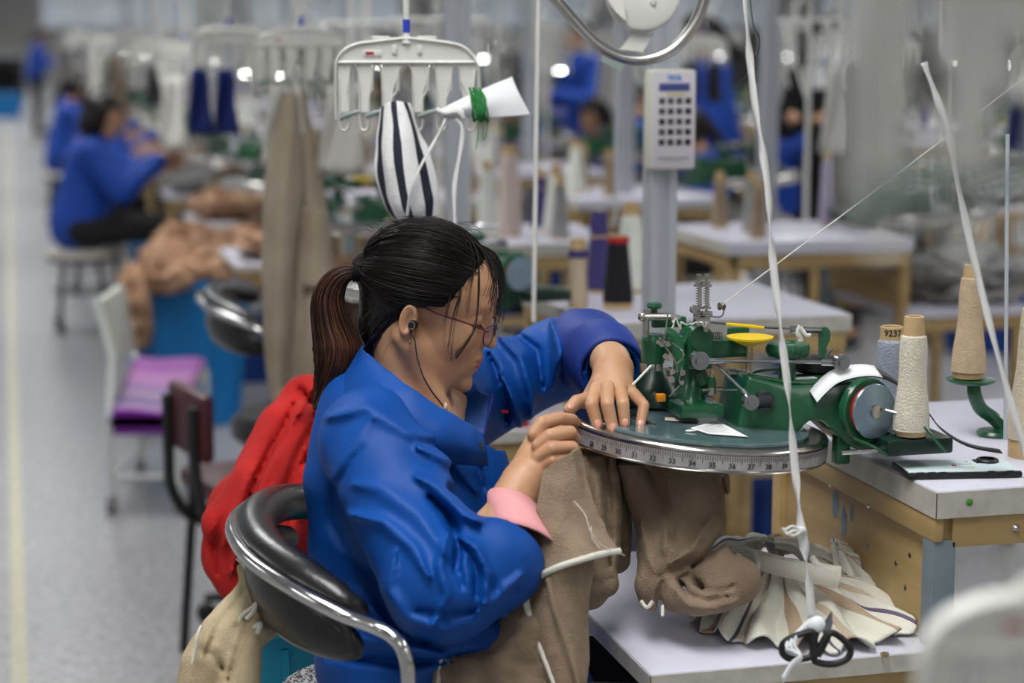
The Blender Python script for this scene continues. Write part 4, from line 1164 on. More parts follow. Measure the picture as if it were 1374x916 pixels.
# ---------------------------------------------------------------- jacket
def creases(X, Y, Zz, base, lines):
    px, py, dep = proj(X, Y, Zz)
    out = base
    for pts, w, h, gate in lines:
        h = h * 1.6 * min(1.0, w / 6.5) ; w = max(w * 0.8, 6.2)
        acc = np.full(X.shape, 1e9, np.float32)
        n = len(pts)
        for i in range(n - 1):
            ax, ay = pts[i]; bx, by = pts[i + 1]
            dx, dy = bx - ax, by - ay; L2 = dx * dx + dy * dy
            t = np.clip(((px - ax) * dx + (py - ay) * dy) / L2, 0, 1)
            u = (i + t) / (n - 1)
            tap = 0.35 + 0.65 * np.sin(np.clip(u, 0.02, 0.98) * PI)
            dd = np.sqrt((px - ax - t * dx) ** 2 + (py - ay - t * dy) ** 2) / tap
            acc = np.minimum(acc, dd)
        g = 1 / (1 + np.exp((dep - gate) / 0.012))
        out = out - h * np.exp(-(acc / w) ** 2) * g
    return out
NEAR = [ # near sleeve: (polyline px), width px, height m (+ out, - in), depth gate
    ([(475, 650), (510, 655), (560, 690), (600, 745)], 15, 0.005, 2.5),
    ([(470, 690), (515, 700), (555, 735), (575, 775)], 12, 0.008, 2.5),
    ([(560, 640), (590, 655), (625, 690), (645, 700)], 13, 0.010, 2.48),
    ([(575, 665), (600, 690), (618, 730), (612, 765)], 9, -0.012, 2.48),
    ([(615, 720), (640, 735), (655, 770), (650, 810)], 9, 0.010, 2.42),
    ([(600, 715), (590, 760), (600, 800), (580, 840)], 9, 0.009, 2.42),
    ([(612, 728), (613, 760), (622, 790)], 6, -0.007, 2.42),
    ([(625, 735), (640, 765), (638, 800)], 6, -0.006, 2.42),
    ([(530, 740), (520, 790), (545, 830), (600, 845)], 12, 0.006, 2.42),
    ([(485, 600), (450, 650), (445, 700), (460, 735)], 8, -0.003, 2.6),
    ([(640, 820), (670, 800), (700, 770)], 10, 0.008, 2.42),
    ([(560, 820), (610, 825), (650, 815)], 8, -0.007, 2.42),
    ([(650, 775), (675, 800), (700, 790)], 7, -0.003, 2.42),
    ([(430, 780), (480, 800), (530, 850)], 10, 0.007, 2.6),
    ([(430, 840), (500, 860), (600, 880)], 12, 0.010, 2.65),
    ([(440, 880), (540, 890), (660, 875)], 8, -0.010, 2.65),
    ([(500, 560), (470, 600), (450, 640)], 16, 0.003, 2.6),
    ([(440, 560), (490, 545), (550, 580), (610, 590)], 14, 0.006, 2.6),
    ([(560, 600), (610, 620), (640, 660)], 12, 0.007, 2.6),
    ([(600, 590), (640, 625), (650, 660)], 6, -0.007, 2.6)]
FAR = [
    ([(668, 450), (700, 480), (715, 530), (712, 560)], 10, 0.009, 2.86),
    ([(690, 445), (720, 470), (728, 520)], 7, -0.010, 2.9),
    ([(655, 475), (675, 520), (680, 570)], 8, -0.010, 2.9),
    ([(740, 430), (750, 470), (742, 520)], 9, 0.007, 2.9),
    ([(765, 418), (760, 460), (765, 500), (780, 525)], 4, -0.006, 2.95),
    ([(790, 440), (780, 480), (790, 515)], 6, -0.007, 2.9),
    ([(800, 440), (795, 465), (800, 500)], 5, 0.006, 2.9),
    ([(670, 500), (690, 540), (700, 575)], 8, 0.008, 2.85)]
def jacket_sdf(X, Y, Zz):
    t = cone(X, Y, Zz, P(548, 600, 2.65), P(546, 730, 2.63), 0.108, 0.128)
    t = smin(t, cone(X, Y, Zz, P(546, 730, 2.63), P(562, 880, 2.58), 0.128, 0.128), 0.03)
    t = smin(t, cone(X, Y, Zz, P(562, 880, 2.58), A(0.62, 2.50, 0.56), 0.132, 0.15), 0.04)
    t = smin(t, cone(X, Y, Zz, P(500, 582, 2.51), P(618, 545, 2.80), 0.060, 0.058), 0.05)
    t = smin(t, ell(X, Y, Zz, P(606, 650, 2.64), (0.080, 0.09, 0.09)), 0.05)
    t = smin(t, cone(X, Y, Zz, P(470, 545, 2.60), P(455, 640, 2.58), 0.040, 0.048), 0.05)
    t = smin(t, cone(X, Y, Zz, P(600, 850, 2.45), P(660, 860, 2.42), 0.05, 0.035), 0.04)
    # neck opening
    t = -smin(-t, cone(X, Y, Zz, P(585, 575, 2.64), P(592, 480, 2.62), 0.045, 0.085), 0.012)
    n = cone(X, Y, Zz, P(498, 596, 2.485), P(596, 784, 2.355), 0.068, 0.070)
    n = smin(n, cone(X, Y, Zz, P(596, 784, 2.355), P(664, 755, 2.375), 0.070, 0.060), 0.012)
    f = cone(X, Y, Zz, P(622, 540, 2.81), P(748, 482, 2.935), 0.068, 0.058)
    f = smin(f, cone(X, Y, Zz, P(748, 482, 2.935), P(796, 474, 2.845), 0.058, 0.054), 0.02)
    f = smin(f, cone(X, Y, Zz, P(796, 474, 2.845), P(820, 500, 2.71), 0.054, 0.046), 0.015)
    d = smin(t, n, 0.022); d = smin(d, f, 0.03)
    d = creases(X, Y, Zz, d, NEAR); d = creases(X, Y, Zz, d, FAR)
    d = d + 0.0022 * vnoise(X, Y, Zz, 42, 3) + 0.0012 * vnoise(X, Y, Zz, 90, 5)
    px_, py_, dp_ = proj(X, Y, Zz)
    cut = ((500 + (px_ - 500) * 0.63) - py_) / 1000 * 0.85
    gate_ = np.minimum((705 - px_) / 1000, (2.725 - dp_)); cut = np.minimum(cut, (604 - py_) / 1000)
    d = np.maximum(d, np.minimum(cut, gate_))
    # sleeves end open
    for e, nrm, r in ((P(684, 735, 2.39), (P(702, 690, 2.43) - P(660, 765, 2.365)).normalized(), 0.11), (P(822, 498, 2.705), (P(826, 525, 2.64) - P(808, 476, 2.79)).normalized(), 0.085)):
        s_ = (X - e.x) * nrm.x + (Y - e.y) * nrm.y + (Zz - e.z) * nrm.z
        rad = np.sqrt((X - e.x) ** 2 + (Y - e.y) ** 2 + (Zz - e.z) ** 2)
        d = np.where((rad < r) & (s_ > 0), np.maximum(d, s_), d)
        # hollow
        b = e - nrm * 0.05; hol = cone(X, Y, Zz, e - nrm * 0.03, e + nrm * 0.03, 0.028, 0.044)
        d = np.maximum(d, -hol)
    return d
lo, hi = bound([SHN, SHF, ELN, ELF, WRN, P(400, 700, 2.6), P(700, 900, 2.4), P(850, 480, 2.8), P(640, 450, 2.9), A(0.6, 2.5, 0.5)], 0.10)
lo[2] = 0.47
v, f_ = nets(jacket_sdf, lo, hi, 0.0042)
jacket = join_blocks('jacket', [(v, f_)], [M_jack], woman, None, (1,))

def trouser_sdf(X, Y, Zz):
    d = cone(X, Y, Zz, A(0.50, 2.50, 0.70), A(0.56, 2.50, 0.62), 0.13, 0.12)
    for a, b, c in ((hipN, kneeN, ankN), (hipF, kneeF, ankF)):
        d = smin(d, cone(X, Y, Zz, a, b, 0.090, 0.068), 0.03)
        d = smin(d, cone(X, Y, Zz, b, c, 0.066, 0.050), 0.02)
    return np.maximum(d + 0.003 * vnoise(X, Y, Zz, 40, 8), 0.10 - Zz)
lo, hi = bound([hipN, hipF, kneeN, kneeF, ankN, ankF, A(0.45, 2.5, 0.75)], 0.16)
v, f_ = nets(trouser_sdf, lo, hi, 0.009)
join_blocks('trousers', [(v, f_)], [M_dpant], woman, None, (1,))
for an in (ankN, ankF):
    b = MB(); c = Vector((an.x, an.y, 0.0)); b.M = Matrix.Translation(c) @ Matrix.Rotation(TH, 4, 'Z')
    b.grid([[Vector((-0.06 + 0.27 * t + 0.0 * k, math.cos(a) * (0.032 + .012 * math.sin(t * 2.6)) * (0.35 if t in (0, 1) else 1), max(0.0, 0.045 * (1.4 - t * .75) + math.sin(a) * 0.05 * (1.2 - .6 * t)))) for k, a in enumerate([2 * PI * j / 16 for j in range(16)])] for t in [i / 10 for i in range(11)]], closed_v=True)
    o = b.build('shoe', M_black, None, smooth=180); world_child(o, woman)

# nails and a small ear stud
def nail(c, nrm, along, w=0.0046, l=0.0062):
    nrm = Vector(nrm).normalized(); M = frame3(c, Vector(along).cross(nrm), along)
    b = MB(); b.M = M; b.sphere((0, 0, 0), 1.0, 8, (w, l, 0.0018)); o = b.build('fingernail', M_nail, None, smooth=180); world_child(o, woman)
for hd, offs in ((LHAND, [0, 1, 2, 3]), (LHAND, [4])):
    for i in offs:
        p, r = hd['chains'][i]; al = (p[-1] - p[-2]).normalized(); nn = (p[-2] - p[-4 if len(p) > 3 else 0]); out = (-FWD + UPV * 0.25); out = (out - al * out.dot(al)).normalized()
        nail(p[-1] + out * (r[-1] * 0.88) - al * 0.001, out, al)
p, r = RHAND['chains'][0]; al = (p[-1] - p[-2]).normalized(); out = UPV - FWD * .3; out = (out - al * out.dot(al)).normalized(); nail(p[-1] + out * r[-1] * .9, out, al, .004, .005)
b = MB(); b.sphere(H(0.004, -0.030, 0.077), 0.0022, 8); o = b.build('ear_stud', M_brass, None); world_child(o, woman)
# ---------------------------------------------------------------- hair
hr = random.Random(5)
EC = (-0.004, 0.056); ER = (0.101, 0.086, 0.082)
HL = [(-0.2, -0.095), (-0.06, -0.09), (-0.043, -0.06), (-0.026, -0.018), (-0.018, 0.010), (-0.008, 0.026), (0.018, 0.027), (0.044, 0.030), (0.058, 0.056), (0.073, 0.088), (0.090, 0.112), (0.2, 0.13)]
def hair_sdf(X, Y, Zz):
    f, u, s = hc(X, Y, Zz)
    d = ell(f, u, s, (EC[0], EC[1], 0), ER)
    d = smin(d, ell(f, u, s, (-0.058, -0.008, 0), (0.036, 0.068, 0.052)), 0.03)
    d = smin(d, ell(f, u, s, (-0.10, 0.048, 0), (0.022, 0.018, 0.018)), 0.025)
    line = np.interp(f, [q[0] for q in HL], [q[1] for q in HL])
    d = smin(d + 0.0, d + 0.0, 0.001) + 0.006 * np.clip((line + 0.02 - u) / 0.02, 0, 2)
    d = np.maximum(d, (line - u) * 0.7)
    # combed grooves running to the band
    ang = np.arctan2(s, -(f + 0.11)) * 9 + np.arctan2(u - 0.05, f + 0.13) * 26
    d = d + 0.0007 * np.sin(ang * 2.1 + 3 * np.sin(ang * .7)) + 0.0005 * np.sin(ang * 5.3 + 1)
    return d
lo, hi = bound([H(a_, b_, c_) for a_ in (-0.13, 0.11) for b_ in (-0.09, 0.16) for c_ in (-0.09, 0.09)], 0.01)
v, f_ = nets(hair_sdf, lo, hi, 0.0022)
hair = join_blocks('hair', [(v, f_)], [M_hair], woman, None, (1,))
hair['label'] = 'dark hair combed back into a ponytail'
BAND = H(-0.116, 0.047, 0.0)
def surf(f, u, off=0.0, side=1):
    q = 1 - ((f - EC[0]) / ER[0]) ** 2 - ((u - EC[1]) / ER[1]) ** 2
    return (f, u, side * ER[2] * math.sqrt(max(q, 0.0)))
def unit(p): return Vector(((p[0] - EC[0]) / ER[0], (p[1] - EC[1]) / ER[1], p[2] / ER[2]))
def strand_to_band(p0, off, wob):
    a = unit(p0); a.normalize(); e = unit((-0.108, 0.047, 0.0)); e.normalize(); out = []
    for i in range(13):
        t = i / 12
        q = a.lerp(e, t); q.normalize()
        w = math.sin(t * PI)
        q = q * (1 + off * w + 0.004)
        out.append(H(EC[0] + q.x * ER[0] + wob[0] * w, EC[1] + q.y * ER[1] + wob[1] * w, q.z * ER[2] + wob[2] * w))
    out.append(BAND + Vector((hr.uniform(-.004, .004), hr.uniform(-.005, .005), hr.uniform(-.006, .006))))
    return out
def strand_obj(name, paths, r, m, parent, n=3):
    b = MB()
    for p in paths:
        k = len(p); b.tube(p, r, n, cap=False, rs=[r * (0.5 + 0.5 * math.sin(PI * min(1, (i + 1) / k * 1.3) if i < k * .8 else PI * .5 * 0 + 1.2 * (1 - i / k) + .2)) for i in range(k)])
    o = b.build(name, m, None, smooth=180, weld=False); world_child(o, parent); o['kind'] = 'stuff'; return o
paths = []
hl = [(-0.05, -0.07), (-0.035, -0.04), (-0.024, -0.014), (-0.016, 0.012), (-0.004, 0.027), (0.018, 0.028), (0.044, 0.032), (0.059, 0.058), (0.072, 0.088), (0.078, 0.102)]
for i in range(1100):
    side = 1 if hr.random() < 0.72 else -1
    t = hr.random() * (len(hl) - 1); k = min(int(t), len(hl) - 2); g = t - k
    f = hl[k][0] * (1 - g) + hl[k + 1][0] * g; u = hl[k][1] * (1 - g) + hl[k + 1][1] * g
    f += hr.uniform(-0.03, 0.004); u += hr.uniform(-0.002, 0.02)
    q = ((f - EC[0]) / ER[0]) ** 2 + ((u - EC[1]) / ER[1]) ** 2
    if q > 0.97: continue
    paths.append(strand_to_band(surf(f, u, 0, side), hr.uniform(0.0, 0.020), (hr.gauss(0, .0015), hr.gauss(0, .002), hr.gauss(0, .002))))
for i in range(350):   # over the crown from the parting
    a = hr.uniform(-1.0, 1.0)
    f = 0.062 + hr.uniform(-0.03, 0.012); s = a * 0.045
    q = 1 - ((f - EC[0]) / ER[0]) ** 2 - (s / ER[2]) ** 2
    if q <= 0.05: continue
    paths.append(strand_to_band((f, EC[1] + ER[1] * math.sqrt(q), s), hr.uniform(0.0, 0.03), (hr.gauss(0, .002), hr.gauss(0, .002), hr.gauss(0, .003))))
strand_obj('combed_strands', paths, 0.00055, M_hair, hair)
# ponytail
PTL = [(480, 366, .008), (464, 367, .013), (449, 379, .019), (440, 402, .024), (443, 432, .028), (452, 464, .036), (449, 492, .032), (436, 520, .019), (421, 550, .004)]
cl = cr([P(x, y, 2.62) for x, y, w in PTL], 4); wl = []
for i in range(len(PTL) - 1):
    for j in range(4): wl.append(PTL[i][2] * (1 - j / 4) + PTL[i + 1][2] * j / 4)
wl.append(PTL[-1][2])
b = MB(); G = []
for i, (p, w) in enumerate(zip(cl, wl)):
    t = (cl[min(i + 1, len(cl) - 1)] - cl[max(i - 1, 0)]).normalized(); sx = t.cross(FWD).normalized()
    G.append([p + sx * math.cos(a) * w * .8 * (1 + .06 * math.sin(9 * a)) + FWD * math.sin(a) * w * 0.75 for a in [2 * PI * j / 28 for j in range(28)]])
b.grid(G, closed_v=True)
tail = b.build('ponytail', M_hairb, None, smooth=180); world_child(tail, woman)
pt = []
for i in range(520):
    a = hr.uniform(0, 2 * PI); rr = math.sqrt(hr.uniform(0.4, 1.15)); tw = hr.uniform(-0.5, 0.5); path = []
    end = int(len(cl) * hr.uniform(0.78, 1.0))
    for k in range(end):
        p, w = cl[k], wl[k]
        t = (cl[min(k + 1, len(cl) - 1)] - cl[max(k - 1, 0)]).normalized(); sx = t.cross(FWD).normalized(); aa = a + tw * k / len(cl)
        path.append(p + sx * math.cos(aa) * w * rr * .9 + FWD * math.sin(aa) * w * rr * 0.8)
    pt.append(path)
strand_obj('ponytail_strands', pt[:260], 0.0006, M_hairb, tail); strand_obj('dark_strands', pt[260:], 0.0006, M_hair, tail)
b = MB(); bd = (cl[1] - cl[0]).normalized(); bc = P(479, 367, 2.62)
for k in (-0.004, 0.0, 0.004): b.lathe([(0.010, -.0022), (0.0125, 0), (0.010, .0022)], 20, bc + bd * k, bd)
band = b.build('hair_band', M_black, None); world_child(band, woman)
# fringe: falls from the parting over the forehead
fr = []
part = H(0.070, 0.128, 0.0)
def fall(x0, y0, pts, d0, d1, n, sp, r_=1.0):
    for i in range(n):
        o = [hr.gauss(0, sp) for _ in range(3)]; out = []
        m_ = len(pts)
        for k, (x, y) in enumerate(pts):
            t = k / (m_ - 1)
            out.append(P(x + o[0] * t * 1.2 + hr.gauss(0, .3), y + o[1] * t * 2.5 * (1 if k == m_ - 1 else .3), d0 + (d1 - d0) * t + o[2] * 0.0006))
        fr.append(cr(out, 4))
fall(0, 0, [(632, 322), (655, 338), (668, 362), (671, 395), (668, 418)], 2.615, 2.64, 20, 4.5)
fall(0, 0, [(632, 321), (652, 340), (663, 365), (667, 390), (663, 412)], 2.60, 2.60, 20, 4.2)
fall(0, 0, [(631, 321), (648, 336), (657, 352), (662, 375), (656, 402)], 2.595, 2.575, 13, 3.6)
fall(0, 0, [(630, 322), (662, 338), (674, 365), (675, 395), (670, 425)], 2.62, 2.66, 14, 3.5)
fall(0, 0, [(632, 322), (641, 340), (643, 375), (641, 420), (634, 448), (612, 478)], 2.59, 2.545, 16, 1.2)
fall(0, 0, [(630, 324), (636, 350), (632, 380), (626, 408)], 2.585, 2.555, 8, 3.5)
fall(0, 0, [(620, 350), (618, 390), (608, 430), (602, 478)], 2.575, 2.545, 7, 4)
fall(0, 0, [(605, 395), (600, 420), (596, 450)], 2.56, 2.545, 5, 4)
strand_obj('fringe', fr, 0.0005, M_hair, hair)
# flyaway hairs
fl = []
for i in range(46):
    x = hr.uniform(500, 650); p0 = (x, 292 + abs(x - 560) * .12 + hr.uniform(0, 10))
    fl.append(cr([P(p0[0], p0[1] + 5, 2.61), P(p0[0] - 12, p0[1] - hr.uniform(0, 5), 2.61), P(p0[0] - 30, p0[1] + hr.uniform(-4, 8), 2.62)], 4))
for i in range(16):
    x = hr.uniform(478, 520); y = hr.uniform(400, 470); fl.append(cr([P(x + 12, y, 2.58), P(x + 2, y + 12, 2.57), P(x - 6, y + 28 + hr.uniform(0, 10), 2.57)], 4))
strand_obj('flyaway_hairs', fl, 0.0003, M_hair, hair)
# eyebrows and lashes
eb = []
for s in (1, -1):
    for i in range(70):
        t = hr.random(); f = 0.094 - 0.010 * t; ss = s * (0.012 + 0.030 * t); u = 0.044 + 0.006 * math.sin(t * 2.4) + hr.uniform(-.0018, .0018)
        eb.append([H(f, u, ss), H(f - 0.001, u + 0.001, ss + s * 0.006)])
strand_obj('eyebrows', eb, 0.0004, M_hair, hair)
el = []
for s in (1, -1):
    for i in range(26):
        t = i / 25; ss = s * (0.018 + 0.026 * t); f = 0.0945 - 0.0085 * (abs(2 * t - .8)) ** 2
        el.append([H(f - .001, 0.0135, ss), H(f + 0.003, 0.010, ss + s * .001), H(f + 0.006, 0.0095, ss + s * .0015)])
strand_obj('eyelashes', el, 0.00035, M_hair, hair)
# ---------------------------------------------------------------- glasses, earphone
M_gl = mat('lens_glass', (205, 205, 225), 0.03, trans=0.95, alpha=0.35)
M_gf = mat('dark_red_frame', (92, 26, 30), 0.3, metal=0.3, coat=0.4)
GS = 0.002
gl = thing('glasses', 'thin dark red half-rim glasses resting low on the nose of the woman', 'glasses', H(0.105, 0.0, 0))
def GH(f, u, s): return H(f - (0.004 if f > .1 else 0), u + 0.001, s)
b = MB()
for s in (1, -1):
    ring = [GH(0.1175 - 0.008 * (abs(x) / 0.05) ** 2 * 1.0 - 0.02 * (y - 0.0), y + 0.002, s * x) for x, y in ((0.010, 0.012), (0.030, 0.014), (0.050, 0.011), (0.053, 0.001), (0.047, -0.013), (0.030, -0.017), (0.014, -0.013), (0.008, -0.001))]
    b2 = MB(); pts = cr(ring, 5, closed=True); b2.tube(pts + [pts[0]], 0.00095, 8, cap=False); o = b2.build('rim', M_gf, None); world_child(o, gl)
    b3 = MB(); c = sum(pts, Vector()) / len(pts); b3.add([c] + pts, [(0, i + 1, (i + 1) % len(pts) + 1) for i in range(len(pts))]); o = b3.build('lens', M_gl, None); world_child(o, gl)
    b4 = MB(); b4.tube(cr([GH(0.115, 0.010, s * .053), GH(0.108, 0.012, s * 0.059), GH(0.075, 0.016, s * .064), GH(0.03, 0.020, s * 0.0715), GH(0.006, 0.024, s * 0.0745), GH(-0.012, 0.010, s * 0.076)], 5), 0.0012, 8); o = b4.build('temple_arm', M_gf, None); world_child(o, gl)
b.tube(cr([GH(0.1175, 0.006, -0.009), GH(0.1205, 0.009, 0), GH(0.1175, 0.006, 0.009)], 4), 0.0009, 8); o = b.build('bridge', M_gf, None); world_child(o, gl)
ep = thing('earphone', 'black in-ear earphone with its thin black cable, worn by the woman', 'earphone', H(0.0, 0, 0.075))
b = MB(); e0 = H(0.004, -0.004, 0.071); e1 = e0 + (hs * 1.0 + hf * -0.25).normalized() * 0.012
b.lathe([(0.0, 0), (0.005, 0.0), (0.0068, 0.004), (0.0068, 0.0085), (0.006, 0.0115), (0.0, 0.012)], 20, e0, e1 - e0); b.tube([e1 + (e0 - e1) * .3, e1 + (e0 - e1) * .3 + hu * -0.014], 0.0022, 8)
o = b.build('earbud', M_black, None); world_child(o, ep)
b = MB(); b.lathe([(0.0045, 0.0119), (0.0056, 0.0119), (0.0056, 0.0124), (0.0045, 0.0124)], 20, e0, e1 - e0); o = b.build('silver_ring', M_steel, None); world_child(o, ep)
b = MB(); b.tube(cr([e1 + hu * -0.012, P(556, 455, 2.535), P(560, 480, 2.53), P(568, 505, 2.525), P(580, 526, 2.53), P(594, 544, 2.545), P(602, 560, 2.56)], 6), 0.0011, 6); o = b.build('cable', M_black, None); world_child(o, ep)
b = MB(); b.sphere(P(598, 546, 2.545), 0.004, 8, (.8, .8, 1.5)); o = b.build('pendant', mat('pale_pink_bead', (225, 185, 170), .3), None); world_child(o, woman)
# ---------------------------------------------------------------- collar, zip, cuffs
def sheet(name, ctrl, m, parent, t=0.003, nu=8, nv=8, wr=None, sub=None):
    G = patch([[P(*q) for q in r] for r in ctrl], nu, nv)
    if wr: G = wrinkle(G, *wr)
    b = MB(); b.grid(G); o = b.build(name, m, None, smooth=180); solid(o, t)
    if parent is not None: world_child(o, parent)
    return o
sheet('collar', [
    [(600, 506, 2.765), (556, 480, 2.75), (515, 462, 2.70), (487, 466, 2.61), (507, 486, 2.545), (545, 517, 2.495), (585, 545, 2.485), (618, 563, 2.50), (648, 583, 2.535)],
    [(596, 520, 2.775), (548, 500, 2.765), (500, 482, 2.71), (474, 488, 2.60), (494, 508, 2.525), (535, 540, 2.475), (580, 566, 2.465), (618, 580, 2.485), (650, 594, 2.53)],
    [(590, 545, 2.77), (540, 530, 2.76), (485, 515, 2.71), (456, 522, 2.59), (480, 548, 2.51), (525, 578, 2.465), (578, 594, 2.46), (620, 602, 2.485), (652, 608, 2.53)],
    [(590, 570, 2.75), (540, 560, 2.74), (478, 550, 2.69), (448, 556, 2.585), (474, 582, 2.52), (522, 602, 2.485), (578, 618, 2.485), (622, 622, 2.51), (655, 624, 2.55)]], M_jack, woman, 0.0035, 8, 8, (0.0018, 22))
sheet('lapel', [
    [(556, 492, 2.77), (590, 505, 2.77), (625, 518, 2.745), (659, 531, 2.70)],
    [(565, 525, 2.755), (600, 535, 2.74), (630, 545, 2.71), (655, 558, 2.67)],
    [(580, 560, 2.70), (605, 570, 2.68), (628, 580, 2.64), (648, 590, 2.60)],
    [(590, 600, 2.66), (612, 608, 2.64), (632, 614, 2.60), (645, 620, 2.56)]], M_jack, woman, 0.003, 8, 8, (0.0015, 20))
b = MB(); zp_ = cr([P(661, 530, 2.698), P(657, 548, 2.685), P(651, 568, 2.65), P(646, 590, 2.585), P(643, 606, 2.53)], 8)
b.tube(zp_, 0.0014, 6)
for i in range(0, len(zp_)): 
    c = zp_[i]; b.box(c.x - 0.0022, c.y - 0.0022, c.z - 0.0006, c.x + 0.0022, c.y + 0.0022, c.z + 0.0006)
o = b.build('zip', mat('violet_zip', (70, 62, 175), 0.4), None); world_child(o, woman); o['kind'] = 'stuff'
b = MB(); b.box(-.003, -.002, -0.008, .003, .002, .004, .001); o = b.build('zip_pull', M_dsteel, woman)
o.matrix_parent_inverse = woman.matrix_basis.inverted(); o.location = P(645, 596, 2.515)
# snap on the far cuff
b = MB(); b.lathe([(0.0035, 0), (0.0062, 0.0), (0.0062, 0.0015), (0.0035, 0.0018)], 20, P(771, 424, 2.855), (P(771, 424, 2.6) - P(771, 436, 2.7))); o = b.build('snap_button', M_steel, None); world_child(o, woman)
# pink shirt cuff round the near wrist
def cuff(name, rings, m, t=0.002, n=36, wob=0.0):
    G = []
    for c, ax, r0, r1, k in rings:
        ax = ax.normalized(); u = (FWD - ax * FWD.dot(ax)).normalized(); w = ax.cross(u)
        G.append([c + u * (math.cos(a) * r0) + w * (math.sin(a) * r1) * (1 + wob * math.sin(3 * a + k)) for a in [2 * PI * j / n for j in range(n)]])
    b = MB(); b.grid(G, closed_v=True); o = b.build(name, m, None, smooth=180); solid(o, t); world_child(o, woman); return o
ax = P(703, 652, 2.45) - P(672, 745, 2.40)
cuff('shirt_cuff', [(P(690, 712, 2.41), ax, .030, .034, 0), (P(686, 674, 2.437), ax, .030, .0315, 0), (P(687, 673, 2.437), ax, .032, .0335, 0), (P(694, 698, 2.42), ax, .038, .0395, 0), (P(699, 715, 2.405), ax, .042, .043, 0), (P(702, 726, 2.395), ax, .044, .045, 0)], M_pink, 0.002, 36, 0.035)
M_gold = M_brass
b = MB(); rc = P(815, 524, 2.556); b.lathe([(0.0096, -0.0012), (0.0108, -0.0012), (0.0108, 0.0012), (0.0096, 0.0012)], 24, rc, P(815, 534, 2.543) - P(815, 520, 2.56)); rg = b.build('finger_ring', M_gold, None); tag(rg, "thin gold ring on the middle finger of the woman's left hand", 'ring')

M_cuff = mat('navy_blue_cuff', (12, 48, 134), 0.6, bump=0.15, bscale=300)
axf = P(826, 525, 2.64) - P(800, 474, 2.82)
cuff('sleeve_cuff', [(P(774, 470, 2.905), P(796, 474, 2.87) - P(752, 478, 2.93), .052, .054, 0), (P(778, 468, 2.90), P(796, 474, 2.87) - P(752, 478, 2.93), .060, .062, 0), (P(792, 470, 2.85), P(810, 482, 2.83) - P(770, 474, 2.92), .061, .061, 1), (P(808, 482, 2.775), axf, .060, .055, 1), (P(822, 500, 2.705), axf, .053, .048, 2), (P(823, 502, 2.702), axf, .048, .044, 2), (P(816, 490, 2.74), axf, .044, .041, 2)], M_cuff, 0.0015, 60, 0.025)
b = MB(); b.box(-0.005, -0.001, -0.002, 0.005, 0.001, 0.002); o = b.build('red_tab', M_red, woman); o.matrix_parent_inverse = woman.matrix_basis.inverted(); o.location = P(677, 552, 2.72)
# ================================================================ chair, cloth and things round the woman
M_leather = mat('black_vinyl', (16, 16, 18), 0.32, bump=0.12, bscale=160, coat=0.15)
M_red = mat('red_plastic', (175, 30, 35), 0.4)
M_redk = mat('red_knit', (196, 28, 22), 0.9, rgb2=(165, 18, 16), scale=12, bump=0.5, bscale=420)
M_beige = mat('beige_knit', (196, 180, 148), 0.9, rgb2=(172, 154, 122), scale=16, bump=0.6, bscale=450)
M_taupe = mat('taupe_knit', (158, 138, 116), 0.92, rgb2=(132, 112, 92), scale=22, bump=0.9, bscale=520, stretch=(1, 1, 1))
M_pipe = mat('cream_piping', (214, 210, 198), 0.8, bump=0.4, bscale=300)
chair = thing('office_chair', 'black padded chair with curved backrest and chrome arm tube, under the woman', 'chair', A(0.45, 2.46))
pad = [P(450, 676, 2.80), P(412, 672, 2.75), P(372, 675, 2.68), P(346, 690, 2.58), P(339, 712, 2.50), P(352, 738, 2.42), P(385, 765, 2.36), P(425, 789, 2.32), P(465, 808, 2.30), P(490, 818, 2.31)]
pc_ = cr(pad, 6); ctr = sum(pc_, Vector()) / len(pc_)
def sweep(path, secf, n=24):
    G = []
    for i, p in enumerate(path):
        t = (path[min(i + 1, len(path) - 1)] - path[max(i - 1, 0)]); t.z = 0; t.normalize()
        out = t.cross(Vector((0, 0, 1))); 
        if out.dot(Vector((-0.3, -1, 0)) if i > len(path) * .6 else p - ctr) < 0: out = -out
        a_, b_, o_, z_ = secf(i / (len(path) - 1))
        G.append([p + out * (o_ + a_ * math.cos(q) * (1 if True else 1)) + Vector((0, 0, z_ + b_ * math.sin(q))) for q in [2 * PI * j / n for j in range(n)]])
    return G
b = MB(); G = sweep(pc_, lambda t: ((0.029 * min(1, 8 * t + .3, 2.0 * (1 - t) + .45), 0.026 * min(1, 8 * t + .3, 2.0 * (1 - t) + .5), -0.003, 0.0)))
b.grid(G, closed_v=True); b.f.append(tuple(range(24))); b.mi.append(0); b.f.append(tuple(range(len(b.v) - 24, len(b.v)))); b.mi.append(0)
o = b.build('arm_pad', M_leather, None, smooth=70); world_child(o, chair)
mid = pc_[12:-2]
b = MB(); b.grid(sweep(mid, lambda t: (0.018 + .008 * math.sin(PI * t), 0.050 * (0.35 + .65 * math.sin(PI * t)), -0.012, -0.048)), closed_v=True); b.f.append(tuple(range(24))); b.mi.append(0); b.f.append(tuple(range(len(b.v) - 24, len(b.v)))); b.mi.append(0)
o = b.build('backrest', M_leather, None, smooth=70); world_child(o, chair)
tpx = [(455, 672, 2.86), (415, 664, 2.82), (372, 664, 2.74), (328, 681, 2.62), (311, 706, 2.49), (320, 733, 2.40), (346, 760, 2.335), (396, 792, 2.275), (455, 823, 2.245), (505, 842, 2.245), (530, 857, 2.237), (543, 878, 2.235), (548, 913, 2.235), (548, 980, 2.25), (546, 1075, 2.3)]
b = MB(); b.tube(cr([P(*q) for q in tpx], 7), 0.0085, 14)
b.build('arm_tube', M_chrome, None); world_child(C.objects[-1] if False else bpy.data.objects['arm_tube'], chair)
b = MB()
sc_ = A(0.52, 2.46, 0.525)
